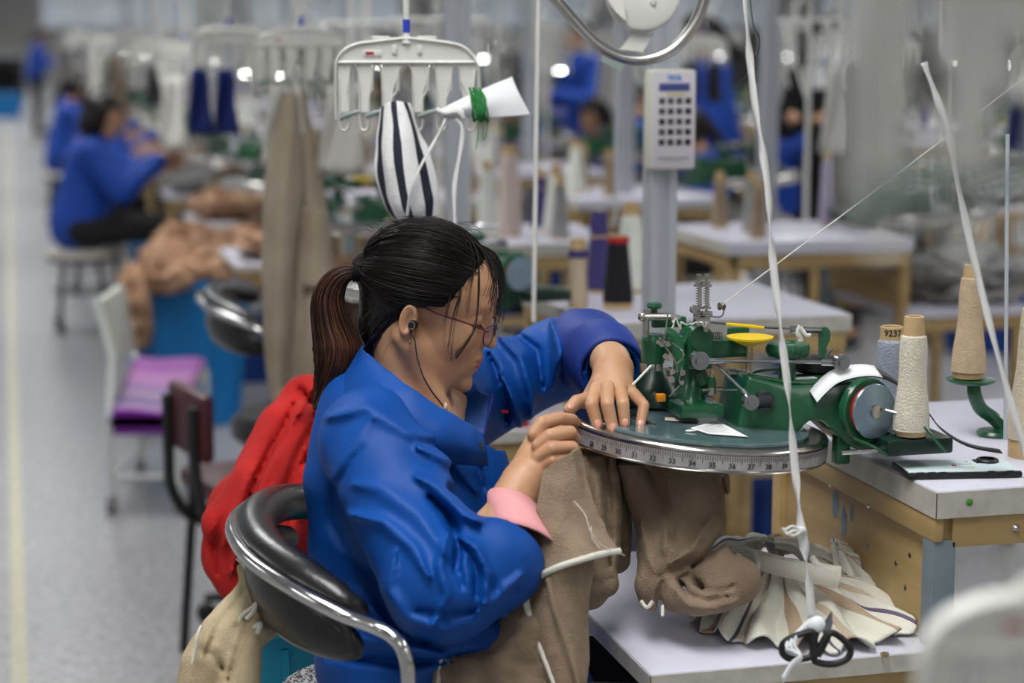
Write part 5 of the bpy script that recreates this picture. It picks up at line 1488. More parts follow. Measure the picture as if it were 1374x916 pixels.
b.lathe([(0, -0.02), (0.17, -0.02), (0.19, 0.0), (0.19, 0.03), (0.17, 0.05), (0, 0.055)], 32, sc_); o = b.build('seat', M_leather, None); world_child(o, chair)
b = MB(); b.cyl(sc_ - Vector((0, 0, 0.02)), A(0.50, 2.46, 0.12), 0.025, 16); o = b.build('stem', M_chrome, None); world_child(o, chair)
for i in range(5):
    a = i * 2 * PI / 5 + .3; b = MB(); e = A(0.50, 2.46, 0.07) + Vector((math.cos(a), math.sin(a), 0)) * 0.27
    b.tube([A(0.50, 2.46, 0.12), e], 0.016, 8, rs=[.02, .012]); b.sphere(e + Vector((0, 0, -.04)), 0.028, 8, (1, .6, 1)); o = b.build('base_leg', M_black, None); world_child(o, chair)
# patterned cushion
b = MB(); b.lathe([(0, -0.0), (0.18, 0.0), (0.192, 0.012), (0.195, 0.028), (0.183, 0.045), (0, 0.05)], 40, A(0.50, 2.47, 0.582))
M_zig = mat('zigzag_print', (214, 214, 214), 0.9, bump=0.2, bscale=300)
def _zig():
    nt = M_zig.node_tree; N = nt.nodes; L = nt.links; bs = N['Principled BSDF']; tc = N['Texture Coordinate']
    w = N.new('ShaderNodeTexWave'); w.inputs['Scale'].default_value = 34; w.inputs['Distortion'].default_value = 9; w.inputs['Detail Scale'].default_value = 3; w.inputs['Detail'].default_value = 1
    L.new(tc.outputs['Object'], w.inputs['Vector']); r = N.new('ShaderNodeValToRGB'); r.color_ramp.interpolation = 'CONSTANT'
    r.color_ramp.elements[0].color = lin((72, 76, 84)); r.color_ramp.elements[1].position = 0.45; r.color_ramp.elements[1].color = lin((205, 206, 208))
    L.new(w.outputs['Fac'], r.inputs['Fac']); L.new(r.outputs['Color'], bs.inputs['Base Color'])
_zig()
tag(b.build('seat_cushion', M_zig), 'round grey and white zigzag print cushion on the seat under the woman', 'cushion')

def cloth_sdf(name, label, cat, m, fn, pts, pad_, h, parent=None, sm=2):
    lo, hi = bound(pts, pad_); v, f = nets(fn, lo, hi, h); o = join_blocks(name, [(v, f)], [m], parent, None, (sm,))
    if label: tag(o, label, cat)
    return o
def chain(X, Y, Zz, segs, k):
    d = None
    for (p, ra) in [(s, None) for s in segs]:
        q = None
        for i in range(len(p) - 1):
            a, b_ = p[i], p[i + 1]; c = cone(X, Y, Zz, P(*a[:3]), P(*b_[:3]), a[3], b_[3]); q = c if q is None else np.minimum(q, c)
        d = q if d is None else smin(d, q, k)
    return d
# red heap on the chair behind
RED = [[(425, 535, 3.0, .035), (400, 590, 2.98, .068), (382, 650, 2.95, .082), (362, 705, 2.93, .082), (335, 760, 2.92, .058)], [(405, 530, 3.0, .03), (420, 600, 3.05, .09), (430, 700, 3.05, .1)], [(335, 660, 2.9, .03), (300, 705, 2.88, .035), (282, 728, 2.88, .015)], [(330, 720, 2.9, .04), (300, 745, 2.9, .03), (290, 760, 2.9, .012)], [(360, 700, 3.1, .1), (370, 780, 3.1, .08)]]
def red_sdf(X, Y, Zz):
    d = chain(X, Y, Zz, RED, 0.03)
    d = creases(X, Y, Zz, d, [([(420, 520), (380, 580), (350, 650), (325, 720), (310, 770)], 9, 0.010, 3.0), ([(425, 560), (400, 610), (380, 670), (365, 740)], 7, -0.012, 3.05), ([(400, 545), (365, 600), (335, 670)], 6, -0.010, 3.0),
        ([(430, 590), (415, 640), (405, 690)], 8, 0.01, 3.05), ([(415, 570), (420, 600), (405, 625)], 6, -0.014, 3.05), ([(345, 620), (318, 680), (300, 735)], 6, 0.008, 3.0), ([(370, 640), (350, 700), (335, 760)], 6, 0.008, 3.0), ([(400, 520), (415, 535), (430, 540)], 5, -0.01, 3.05), ([(395, 555), (425, 548)], 5, 0.008, 3.05)])
    d = creases(X, Y, Zz, d, [([(410, 528), (425, 570), (430, 620)], 8, -0.012, 3.05), ([(395, 540), (375, 590), (345, 640), (325, 690)], 7, -0.010, 3.0), ([(420, 600), (398, 650), (390, 700)], 7, -0.012, 3.05), ([(355, 700), (335, 740), (325, 780)], 7, -0.010, 3.0), ([(300, 690), (290, 730), (292, 770)], 7, -0.008, 3.0)])
    return d + 0.006 * vnoise(X, Y, Zz, 38, 21) + 0.004 * vnoise(X, Y, Zz, 85, 22)
cloth_sdf('red_garment', 'bright red knitted garment heaped over the chair behind the seated woman', 'garment', M_redk, red_sdf, [P(262, 490, 2.80), P(450, 830, 2.80), P(450, 490, 3.25), P(255, 830, 3.25)], 0.04, 0.006)
# beige cloth over the crate at bottom left
BEI = [[(325, 762, 2.50, .007), (336, 785, 2.49, .015), (322, 815, 2.47, .023), (298, 850, 2.45, .029), (275, 885, 2.44, .028), (262, 930, 2.44, .026)],
       [(345, 775, 2.5, .014), (365, 800, 2.5, .022), (388, 826, 2.5, .016)], [(352, 800, 2.47, .020), (345, 830, 2.45, .020), (330, 870, 2.43, .022), (318, 940, 2.43, .028)], [(385, 822, 2.5, .012), (350, 850, 2.46, .014), (338, 862, 2.45, .012)], [(256, 890, 2.43, .012), (262, 905, 2.43, .015)]]
def bei_sdf(X, Y, Zz):
    d = chain(X, Y, Zz, BEI, 0.010)
    d = creases(X, Y, Zz, d, [([(330, 790), (300, 830), (275, 880)], 4, -0.007, 2.47), ([(345, 805), (332, 840), (318, 880), (305, 916)], 4, -0.010, 2.47), ([(340, 815), (355, 835), (375, 830)], 3, -0.006, 2.5), ([(262, 870), (285, 878), (300, 900)], 4, -0.006, 2.47), ([(330, 800), (312, 840)], 4, .005, 2.46), ([(280, 850), (268, 890)], 4, 0.005, 2.46), ([(350, 812), (372, 818), (392, 816)], 3, 0.005, 2.5)])
    return d + 0.0022 * vnoise(X, Y, Zz, 80, 31) + 0.0008 * vnoise(X, Y, Zz, 260, 32)
bg = cloth_sdf('beige_garment', 'beige knitted garment with cream ties, hanging from the back of the near chair', 'garment', M_beige, bei_sdf, [P(235, 740, 2.33), P(400, 985, 2.33), P(235, 740, 2.57), P(400, 985, 2.57)], 0.03, 0.0035)
b = MB(); b.tube(cr([P(318, 748, 2.49), P(322, 752, 2.49), P(327, 757, 2.49), P(332, 765, 2.475)], 4), .003, 6); b.tube(cr([P(318, 838, 2.43), P(325, 825, 2.43), P(338, 815, 2.42), P(346, 806, 2.42), P(340, 820, 2.41), P(330, 830, 2.41)], 5), .0028, 6)
b.tube(cr([P(270, 840, 2.41), P(266, 850, 2.40), P(262, 872, 2.40), P(258, 890, 2.40)], 4), .0022, 6); b.tube(cr([P(340, 842, 2.42), P(350, 836, 2.42), P(345, 850, 2.415)], 4), .003, 6)
o = b.build('tie_cord', M_pipe, None); world_child(o, bg) if False else None
o.parent = bg; o['kind'] = 'stuff'
# teal crates
for zz, lb in ((0.32, 'upper teal plastic crate half hidden behind the beige garment'), (0.0, 'lower teal plastic crate standing on the floor under another crate')):
    c = make_bin(M_teal, lb, 0.30, 0.24, 0.31); c.location = A(0.47, 2.89, zz); c.rotation_euler = (0, 0, TH)

# taupe knit held in her right hand
knit = thing('taupe_knit', "taupe knitted panel with cream piping hanging from the woman's right hand", 'garment', P(750, 700, 2.40))
def wsheet(name, ctrl, m, parent, t, nu, nv, wr):
    G = patch([[P(*q) for q in r] for r in ctrl], nu, nv)
    for w_ in wr: G = wrinkle(G, *w_)
    b = MB(); b.grid(G); o = b.build(name, m, None, smooth=180); solid(o, t)
    if parent is not None: world_child(o, parent)
    return o
wsheet('upper_flap', [
    [(733, 634, 2.425), (748, 620, 2.42), (766, 606, 2.43), (775, 598, 2.475)],
    [(724, 672, 2.405), (748, 668, 2.395), (770, 662, 2.41), (785, 645, 2.445)],
    [(719, 716, 2.395), (747, 714, 2.375), (778, 708, 2.385), (802, 694, 2.42)],
    [(710, 772, 2.39), (744, 760, 2.362), (785, 748, 2.365), (828, 740, 2.395)]], M_taupe, knit, 0.004, 12, 14, [(0.0035, 26, (1, 1, .4), 2), (0.0008, 120, (1, 1, 1), 7, False)])
wsheet('lower_fall', [
    [(700, 788, 2.40), (740, 766, 2.38), (772, 752, 2.385), (792, 746, 2.41)],
    [(706, 830, 2.385), (735, 820, 2.365), (764, 812, 2.37), (784, 808, 2.40)],
    [(720, 875, 2.375), (744, 870, 2.355), (768, 866, 2.36), (782, 862, 2.395)],
    [(742, 935, 2.37), (756, 935, 2.35), (772, 935, 2.36), (780, 935, 2.39)]], M_taupe, knit, 0.006, 12, 12, [(0.006, 22, (1, 1, .35), 9), (0.001, 110, (1, 1, 1), 3, False)])
b = MB(); b.tube(cr([P(831, 739, 2.392), P(812, 742, 2.375), P(785, 749, 2.356), P(745, 762, 2.350), P(717, 778, 2.372), P(706, 798, 2.375), P(712, 832, 2.372), P(727, 872, 2.36), P(750, 930, 2.345)], 8), 0.0042, 10); o = b.build('piping', M_pipe, None); world_child(o, knit)
b = MB(); b.tube(cr([P(735, 775, 2.345), P(745, 820, 2.338), P(762, 870, 2.338), P(775, 915, 2.338), P(777, 940, 2.338)], 6), 0.0032, 8); b_ = b.build('seam', M_taupe, None); world_child(b_, knit)
b = MB(); b.tube(cr([P(770, 672, 2.38), P(785, 690, 2.37), P(792, 712, 2.365), P(806, 730, 2.37), P(822, 738, 2.38), P(838, 745, 2.39)], 6), 0.0007, 5); b.tube(cr([P(793, 706, 2.38), P(795, 722, 2.37), P(805, 735, 2.37)], 5), 0.0006, 5); o = b.build('loose_thread', M_pipe, None); world_child(o, knit)
b = MB(); b.tube(cr([P(770, 604, 2.47), P(776, 612, 2.46), P(778, 624, 2.455), P(774, 630, 2.455), P(769, 620, 2.46)], 6), 0.0022, 8); o = b.build('loop', M_pipe, None); world_child(o, knit)
# lap cloth
lap = wsheet('taupe_garment', [
    [(590, 878, 2.46), (625, 862, 2.44), (665, 842, 2.41), (700, 808, 2.39), (722, 790, 2.41)],
    [(596, 895, 2.44), (632, 888, 2.415), (672, 866, 2.385), (705, 842, 2.375), (730, 830, 2.40)],
    [(588, 915, 2.43), (630, 912, 2.40), (676, 902, 2.37), (712, 884, 2.365), (745, 880, 2.39)],
    [(570, 960, 2.44), (628, 960, 2.41), (685, 960, 2.38), (730, 960, 2.37), (770, 960, 2.40)]], M_taupe, None, 0.008, 12, 14, [(0.012, 13, (1, 1, 1), 5), (0.003, 40, (1, 1, 1), 1), (0.001, 120, (1, 1, 1), 3, False)])
tag(lap, "taupe knitted garment bunched on the woman's lap below her sleeve", 'garment')
b = MB(); b.tube(cr([P(588, 916, 2.41), P(591, 895, 2.42), P(595, 876, 2.43), P(600, 884, 2.42)], 5), 0.003, 8); o = b.build('cream_edge', M_pipe, None); o.parent = lap
# two lengths hanging from the dial
def mid_sdf(X, Y, Zz):
    d = chain(X, Y, Zz, [[(797, 590, 2.57, .024), (797, 640, 2.56, .033), (800, 700, 2.55, .036), (797, 760, 2.55, .033), (790, 792, 2.55, .026)], [(822, 600, 2.60, .018), (826, 700, 2.60, .022), (828, 752, 2.60, .018)], [(795, 788, 2.54, .020), (815, 784, 2.53, .016)]], 0.012)
    d = creases(X, Y, Zz, d, [([(812, 600), (816, 680), (818, 760)], 4, -0.012, 2.62), ([(790, 620), (785, 700), (792, 760)], 4, -0.006, 2.56), ([(782, 775), (800, 786), (822, 776)], 3, -0.006, 2.56), ([(800, 640), (806, 720)], 5, 0.004, 2.55)])
    return np.maximum(d + 0.0015 * vnoise(X, Y, Zz, 70, 41) + 0.0006 * vnoise(X, Y, Zz, 300, 42), Zz - (W0.z - 0.022))
cloth_sdf('taupe_sleeve', 'taupe knitted sleeve hanging from the dial edge, left of the large bundle', 'garment', M_taupe, mid_sdf, [P(760, 590, 2.42), P(850, 815, 2.42), P(760, 590, 2.70), P(850, 815, 2.70)], 0.03, 0.003)
def big_sdf(X, Y, Zz):
    d = chain(X, Y, Zz, [[(905, 590, 2.60, .058), (915, 650, 2.59, .063), (918, 700, 2.575, .063), (905, 740, 2.55, .050), (880, 785, 2.52, .028), (873, 802, 2.52, .017)],
                          [(842, 600, 2.56, .018), (858, 660, 2.56, .020), (878, 700, 2.56, .022)],
                          [(925, 745, 2.55, .040), (965, 770, 2.52, .038), (988, 778, 2.51, .030)], [(905, 800, 2.50, .020), (935, 806, 2.48, .020), (968, 800, 2.48, .020), (992, 780, 2.50, .024)]], 0.018)
    d = creases(X, Y, Zz, d, [
        ([(985, 700), (968, 722), (950, 745), (928, 760)], 6, -0.014, 2.6), ([(968, 640), (975, 680), (980, 715), (985, 745)], 8, -0.006, 2.6),
        ([(860, 700), (868, 740), (880, 770)], 6, 0.005, 2.6), ([(950, 700), (930, 735), (898, 756)], 9, 0.008, 2.58), ([(884, 774), (905, 764), (926, 757), (930, 768), (908, 776)], 3, -0.009, 2.56),
        ([(890, 778), (884, 800), (888, 820)], 4, -0.010, 2.56), ([(912, 780), (925, 800), (950, 806), (978, 800)], 3.5, -0.012, 2.56), ([(930, 775), (945, 792), (970, 794), (985, 785)], 3.5, -0.009, 2.55),
        ([(905, 790), (925, 812), (960, 816), (990, 806)], 4, 0.005, 2.54), ([(870, 630), (895, 680), (905, 730)], 10, -0.005, 2.6), ([(895, 620), (900, 680), (890, 740)], 9, 0.004, 2.6)])
    zlim = np.maximum(0.7215 - Zz, Zz - (W0.z - 0.034))
    return np.maximum(d + 0.0018 * vnoise(X, Y, Zz, 60, 51) + 0.0006 * vnoise(X, Y, Zz, 300, 52), zlim)
bigk = cloth_sdf('taupe_bundle', 'large taupe knitted bundle folded on the white lap shelf under the dial', 'garment', M_taupe, big_sdf, [P(825, 590, 2.42), P(1020, 830, 2.42), P(1020, 830, 2.70), P(825, 590, 2.72)], 0.03, 0.0030)
b = MB(); b.tube([P(889, 812, 2.47), P(889, 826, 2.46)], 0.0022, 6); b.tube(cr([P(860, 806, 2.49), P(868, 815, 2.485), P(876, 806, 2.485)], 4), 0.0028, 6); o = b.build('cream_edge', M_pipe, None); o.parent = bigk
# striped cream cloth fanned out on the shelf
M_str = stripes_mat('striped_knit', [(0, (222, 220, 206)), (0.42, (184, 160, 134)), (0.55, (226, 224, 212)), (0.80, (100, 88, 112)), (0.83, (218, 215, 204)), (0.93, (194, 176, 152))], 6.0, axis=1, bump=0.5)
def fan(c, r0, r1, a0, a1, zf, nr=44, na=200, wob=0.006, freq=17, seed=1):
    G = []
    for i in range(nr + 1):
        t = i / nr; row = []
        for j in range(na + 1):
            s_ = j / na; a = a0 + (a1 - a0) * s_
            rr = r0 + (r1(s_) - r0) * t
            z = zf(t, s_) + wob * (0.35 + t) * math.sin(freq * s_ * PI + 3 * t + 2 * mn.noise(Vector((s_ * 4, t * 2, seed)))) + 0.010 * mn.noise(Vector((s_ * 6, t * 3, seed + 5)))
            rr *= 1 + 0.05 * math.sin(freq * 1.3 * s_ * PI + seed) * t
            row.append(Vector((c.x + rr * math.cos(a), c.y + rr * math.sin(a), max(z, 0.7235 + 0.001 * t))))
        G.append(row)
    return G
cc = Z(1040, 790, 0.74)
G = fan(cc, 0.012, lambda s_: np.interp(s_, [0, .12, .3, .5, .62, .8, 1], [.10, .135, .21, .24, .22, .17, .14]), math.radians(-178), math.radians(35), lambda t, s_: 0.775 - 0.046 * t ** 1.3, wob=0.0085, freq=27)
b = MB(); b.grid(G); fanc = b.build('striped_cloth', M_str, smooth=180); solid(fanc, 0.003, 1.0)
tag(fanc, 'cream cloth with tan and purple stripes rumpled on the lap shelf beneath the scissors', 'cloth')
G = fan(Z(1030, 765, 0.75), 0.01, lambda s_: 0.125, math.radians(-35), math.radians(150), lambda t, s_: 0.79 - 0.05 * t ** 1.5, wob=0.009, freq=21, seed=7)
b = MB(); b.grid(G); o = b.build('folded_layer', M_str, fanc, smooth=180); solid(o, 0.003, 1.0)
b = MB(); b.tube(cr([P(985, 745, 2.64), P(1020, 752, 2.60), P(1050, 760, 2.58), P(1082, 768, 2.56), P(1105, 772, 2.55), P(1125, 776, 2.55)], 5), 0.011, 10, sq=(0.014, 0.009))
b.tube(cr([P(1090, 748, 2.56), P(1098, 758, 2.55), P(1112, 762, 2.55), P(1128, 764, 2.55)], 5), 0.005, 8); b.tube(cr([P(998, 735, 2.62), P(1010, 742, 2.60), P(1016, 756, 2.585), P(1013, 768, 2.575)], 5), 0.0045, 8)
o = b.build('rolled_edge', M_pipe, fanc); o['kind'] = 'stuff'
# small metal nut and thread scraps on the shelf
b = MB(); c = Z(1187, 880, 0.72); b.lathe([(0.003, 0), (0.0058, 0.0), (0.0058, 0.004), (0.003, 0.004)], 6, c + Vector((0, 0, .0003))); tag(b.build('brass_nut', M_brass, smooth=0), 'small brass nut lying on the white lap shelf', 'nut')

# ================================================================ cones, phone, stand
def put(o, p, label=None): 
    o.location = p
    if label: o['label'] = label
    return o
c = make_cone('cream yarn cone with bare cardboard tip, standing on the dark green bed plate', M_cream, 0.158, 0.0232, 0.0155, core_top=0.024, fine=True)
p = P(1222, 583, 2.55); put(c, p)
c = make_cone('grey-blue yarn cone marked 9237 on its cardboard tip', M_greyy, 0.175, 0.025, 0.0185, core_top=0.018, fine=True); p9 = A(*AB(P(1193, 575, 2.70)), 0.93); put(c, p9)
R_ = 0.0205
v, f = text_mesh('9237', 0.0125, 0.0003); vs = []
for q in v:
    a = q[0] / 0.0168 - PI / 2 - 0.12; vs.append((math.cos(a) * 0.0168, math.sin(a) * 0.0168, q[1] + 0.1665))
b = MB(); b.add(vs, f); o = b.build('handwritten_number', M_ink, c, smooth=0)
# tall beige cone on a green plate stand
st = thing('cone_stand', 'green cast cone stand with a round plate on a curved arm', 'cone stand')
base = P(1335, 584, 2.62); pl_ = P(1305, 508, 2.66)
base = Z(1335, 584, 0.93)
dl = base.y / (base - EYE).dot(FWD) if False else (base - EYE).dot(FWD)
pl_ = P(1303, 509, dl - 0.02)
b = MB(); b.lathe([(0.0, 0.001), (0.026, 0.001), (0.027, 0.004), (0.024, 0.008), (0, 0.009)], 28, base); o = b.build('foot', M_green, None); world_child(o, st)
b = MB(); b.tube(cr([pl_ + Vector((0.004, 0, -.004)), P(1308, 530, dl - .02), P(1316, 548, dl - .01), P(1332, 560, dl), P(1344, 572, dl), P(1342, 582, dl)], 6), 0.008, 10, sq=(0.010, 0.0055)); o = b.build('curved_arm', M_green, None); world_child(o, st)
b = MB(); b.lathe([(0, -0.004), (0.032, -0.004), (0.035, -0.001), (0.035, 0.001), (0, 0.002)], 32, pl_); o = b.build('plate', M_green, None); world_child(o, st)
c = make_cone('tall beige yarn cone standing on the green plate of the cone stand', M_beigey, 0.163, 0.0245, 0.0135, core_top=0.017, core_bot=0.006, fine=True); put(c, P(1299, 506, dl - 0.02))
dr = 2.47
c = make_cone('large pale beige yarn cone cut by the right edge of the photo', mat('pale_beige_yarn', (214, 200, 176), 0.9, var=0.12, scale=90, bump=0.6, bscale=350), 0.225, 0.030, 0.014, core_top=0.016, core_bot=0.022, fine=True); put(c, A(*AB(Z(1379, 612, 0.93)), 0.93))
# phone
M_case = mat('pale_blue_case', (206, 224, 226), 0.55)
p0 = Z(1283, 634, 0.93)
ph = thing('phone', 'phone in pale blue case with black bumper and ring stand on the nearest desk', 'phone', Vector((p0.x, p0.y, 0.93)), TH * 0.35)
b = MB(); b.box(-0.0775, -0.038, 0.0, 0.0775, 0.038, 0.009, 0.0035); b.build('bumper', M_black, ph)
b = MB(); b.box(-0.0745, -0.035, 0.0085, 0.0745, 0.035, 0.0102, 0.0006); o = b.build('back_cover', M_case, ph)
b = MB(); 
for x in (-0.06, -0.045, -0.03, 0.035, 0.06): b.box(x - 0.005, -0.0392, 0.002, x + 0.005, -0.037, 0.0105, 0.0008)
b.build('bumper_ribs', M_black, ph)['kind'] = 'stuff'
b = MB(); b.lathe([(0.010, 0.0102), (0.0145, 0.0102), (0.0150, 0.0125), (0.0135, 0.0145), (0.010, 0.0145)], 28, (0.048, 0.018, 0)); b.box(0.03, 0.008, 0.0102, 0.05, 0.028, 0.0118, 0.001); b.build('ring_stand', M_black, ph)
for x, y, r, m_ in ((-0.004, -0.002, 0.0035, M_redink), (0.018, -0.016, 0.002, M_yellow), (0.02, 0.02, 0.0018, M_redink)):
    b = MB(); b.lathe([(0, 0.0), (r, 0.0), (r, 0.0004), (0, 0.0004)], 16, (x, y, 0.0102)); b.build('sticker', m_, ph)
b = MB()
for i in range(6): b.box(-0.004 + i * .0045, 0.004, 0.0102, -0.0015 + i * .0045, 0.0065, 0.0105)
for i in range(9): b.box(-0.02 + i * .0045, -0.012, 0.0102, -0.0175 + i * .0045, -0.0115, 0.0105)
b.build('small_print', mat('grey_ink', (120, 112, 112), 0.8), ph, smooth=0)['kind'] = 'stuff'
# green dot on the desk edge, worn paint, screws
b = MB(); cdot = P(1301, 671, 2.40); dd_ = desk
for x, z, r, m_ in ((0.045, 0.913, 0.005, mat('green_sticker', (60, 130, 40), 0.6)), (0.115, 0.873, 0.006, M_steel)):
    b = MB(); b.lathe([(0, -0.0035 if z > .9 else 0.0), (r * .55, -0.0035 if z > .9 else -0.001), (r, -0.002 if z > .9 else 0.003)], 14, (x, 0.0, z), (0, 1, 0)); b.build('sticker' if z > .9 else 'screw', m_, desk)
for y, z in ((0.05, 0.848), (0.20, 0.862), (0.33, 0.862), (0.09, 0.822), (0.13, 0.80), (0.10, 0.775), (0.03, 0.80)):
    b = MB(); b.lathe([(0, -0.001), (0.003, -0.0008), (0.0034, 0.0005)], 10, (0.0096 if z < .86 else -.0006, y, z), (1, 0, 0)); b.build('screw', M_steel if z > .86 else M_dsteel, desk)
M_scuff = mat('blue_scuff', (136, 156, 172), 0.7, var=0.4, scale=60)
for y, z, sy, sz in ((0.33, 0.835, .012, .022), (0.30, 0.815, .010, .024), (0.275, 0.835, .006, .012), (0.22, 0.80, .004, .006)):
    b = MB(); pts = []
    for i in range(14):
        a = 2 * PI * i / 14; w_ = 1 + .5 * mn.noise(Vector((i * .9, y * 30, 0))); pts.append((0.0095, y + math.cos(a) * sy * w_, z + math.sin(a) * sz * w_))
    b.add(pts, [tuple(range(14))]); b.build('paint_scuff', M_scuff, desk, smooth=0)

# ================================================================ scissors on the hanging ribbon
M_rib = mat('white_ribbon', (222, 222, 220), 0.45, var=0.08, scale=60)
rib = thing('hanging_ribbon', 'long white ribbon hanging down in front of the machine to the scissors', 'ribbon')
pts = [(998, -60, 2.36), (1003, 40, 2.36), (1013, 140, 2.36), (1030, 250, 2.36), (1036, 340, 2.36), (1047, 440, 2.36), (1057, 520, 2.36), (1066, 620, 2.36), (1074, 700, 2.36), (1083, 760, 2.36), (1090, 830, 2.36)]
cp = cr([P(*q) for q in pts], 8); b = MB()
k = len(cp); G = []
for i, p in enumerate(cp):
    a = 1.1 * math.sin(i * 0.28) + 0.4 * math.sin(i * 0.9); w_ = 0.0048 if i < k * .8 else 0.006
    dx = RGT * math.cos(a) * w_ + FWD * math.sin(a) * w_
    G.append([p - dx, p, p + dx])
b.grid(G); o = b.build('strip', M_rib, None, smooth=180); solid(o, 0.0012); world_child(o, rib)
b = MB(); b.sphere(P(1074, 711, 2.355), 0.006, 8, (1.3, .8, .8)); b.tube(cr([P(1072, 712, 2.35), P(1064, 712, 2.345), P(1056, 716, 2.345), P(1050, 708, 2.345)], 4), 0.0022, 6); b.tube(cr([P(1072, 710, 2.35), P(1063, 706, 2.345), P(1054, 711, 2.345)], 4), 0.0018, 6); b.tube(cr([P(1074, 713, 2.35), P(1066, 718, 2.345), P(1059, 717, 2.345)], 4), 0.002, 6)
o = b.build('knot', M_rib, None); world_child(o, rib)
b = MB()
for s_ in range(3): b.tube(cr([P(1090, 832, 2.34), P(1083 - 4 * s_, 842 + s_ * 2, 2.335), P(1066 - 5 * s_, 862 + 3 * s_, 2.325), P(1075, 880, 2.31), P(1062 + 2 * s_, 892, 2.30), P(1050 - s_, 912, 2.28)][: 6 if s_ == 0 else 4], 5), 0.004, 8, sq=(0.005, 0.0016))
b.sphere(P(1096, 838, 2.335), 0.011, 8, (1.0, .7, 1.0))
o = b.build('tied_end', mat('clear_tape', (232, 236, 238), 0.3), None); world_child(o, rib)
sx = thing('scissors', 'black-handled thread scissors tied to the ribbon, lying on the striped cloth', 'scissors')
def shp(pts, d): return cr([P(x, y, d) for x, y in pts], 6, closed=True)
for pts in ([(1090, 848), (1070, 852), (1052, 862), (1050, 876), (1062, 884), (1080, 883), (1090, 878), (1092, 862)], [(1112, 850), (1124, 852), (1140, 868), (1138, 882), (1122, 890), (1104, 890), (1092, 884), (1100, 868)]):
    q = shp(pts, 2.33); b = MB(); b.tube(q + [q[0], q[1]], 0.0042, 10, cap=False); o = b.build('handle', M_black, None); world_child(o, sx)
b = MB(); b.tube([P(1092, 882, 2.33), P(1092, 858, 2.332), P(1096, 846, 2.335), P(1106, 838, 2.338)], 0.005, 8, rs=[.005, .005, .004, .003]); b.tube([P(1096, 880, 2.33), P(1108, 858, 2.332), P(1112, 848, 2.335)], 0.005, 8); o = b.build('shank', M_black, None); world_child(o, sx)
b = MB(); bl = [P(1104, 850, 2.335), P(1112, 850, 2.335), P(1117, 836, 2.337), P(1116, 820, 2.34), P(1104, 836, 2.34)]
n_ = len(bl); up_ = -FWD * 0.003; b.add(bl + [q + up_ for q in bl], [tuple(range(n_)), tuple(range(2 * n_ - 1, n_ - 1, -1))] + [(i, (i + 1) % n_, n_ + (i + 1) % n_, n_ + i) for i in range(n_)]); o = b.build('blade', M_dsteel, None, smooth=0); world_child(o, sx)

G = fan(Z(1115, 775, 0.74), 0.01, lambda s_: 0.085, math.radians(-95), math.radians(80), lambda t, s_: 0.786 - 0.046 * t ** 1.2, wob=0.008, freq=17, seed=12)
b = MB(); b.grid(G); o = b.build('folded_layer', M_str, fanc, smooth=180); solid(o, 0.003, 1.0)
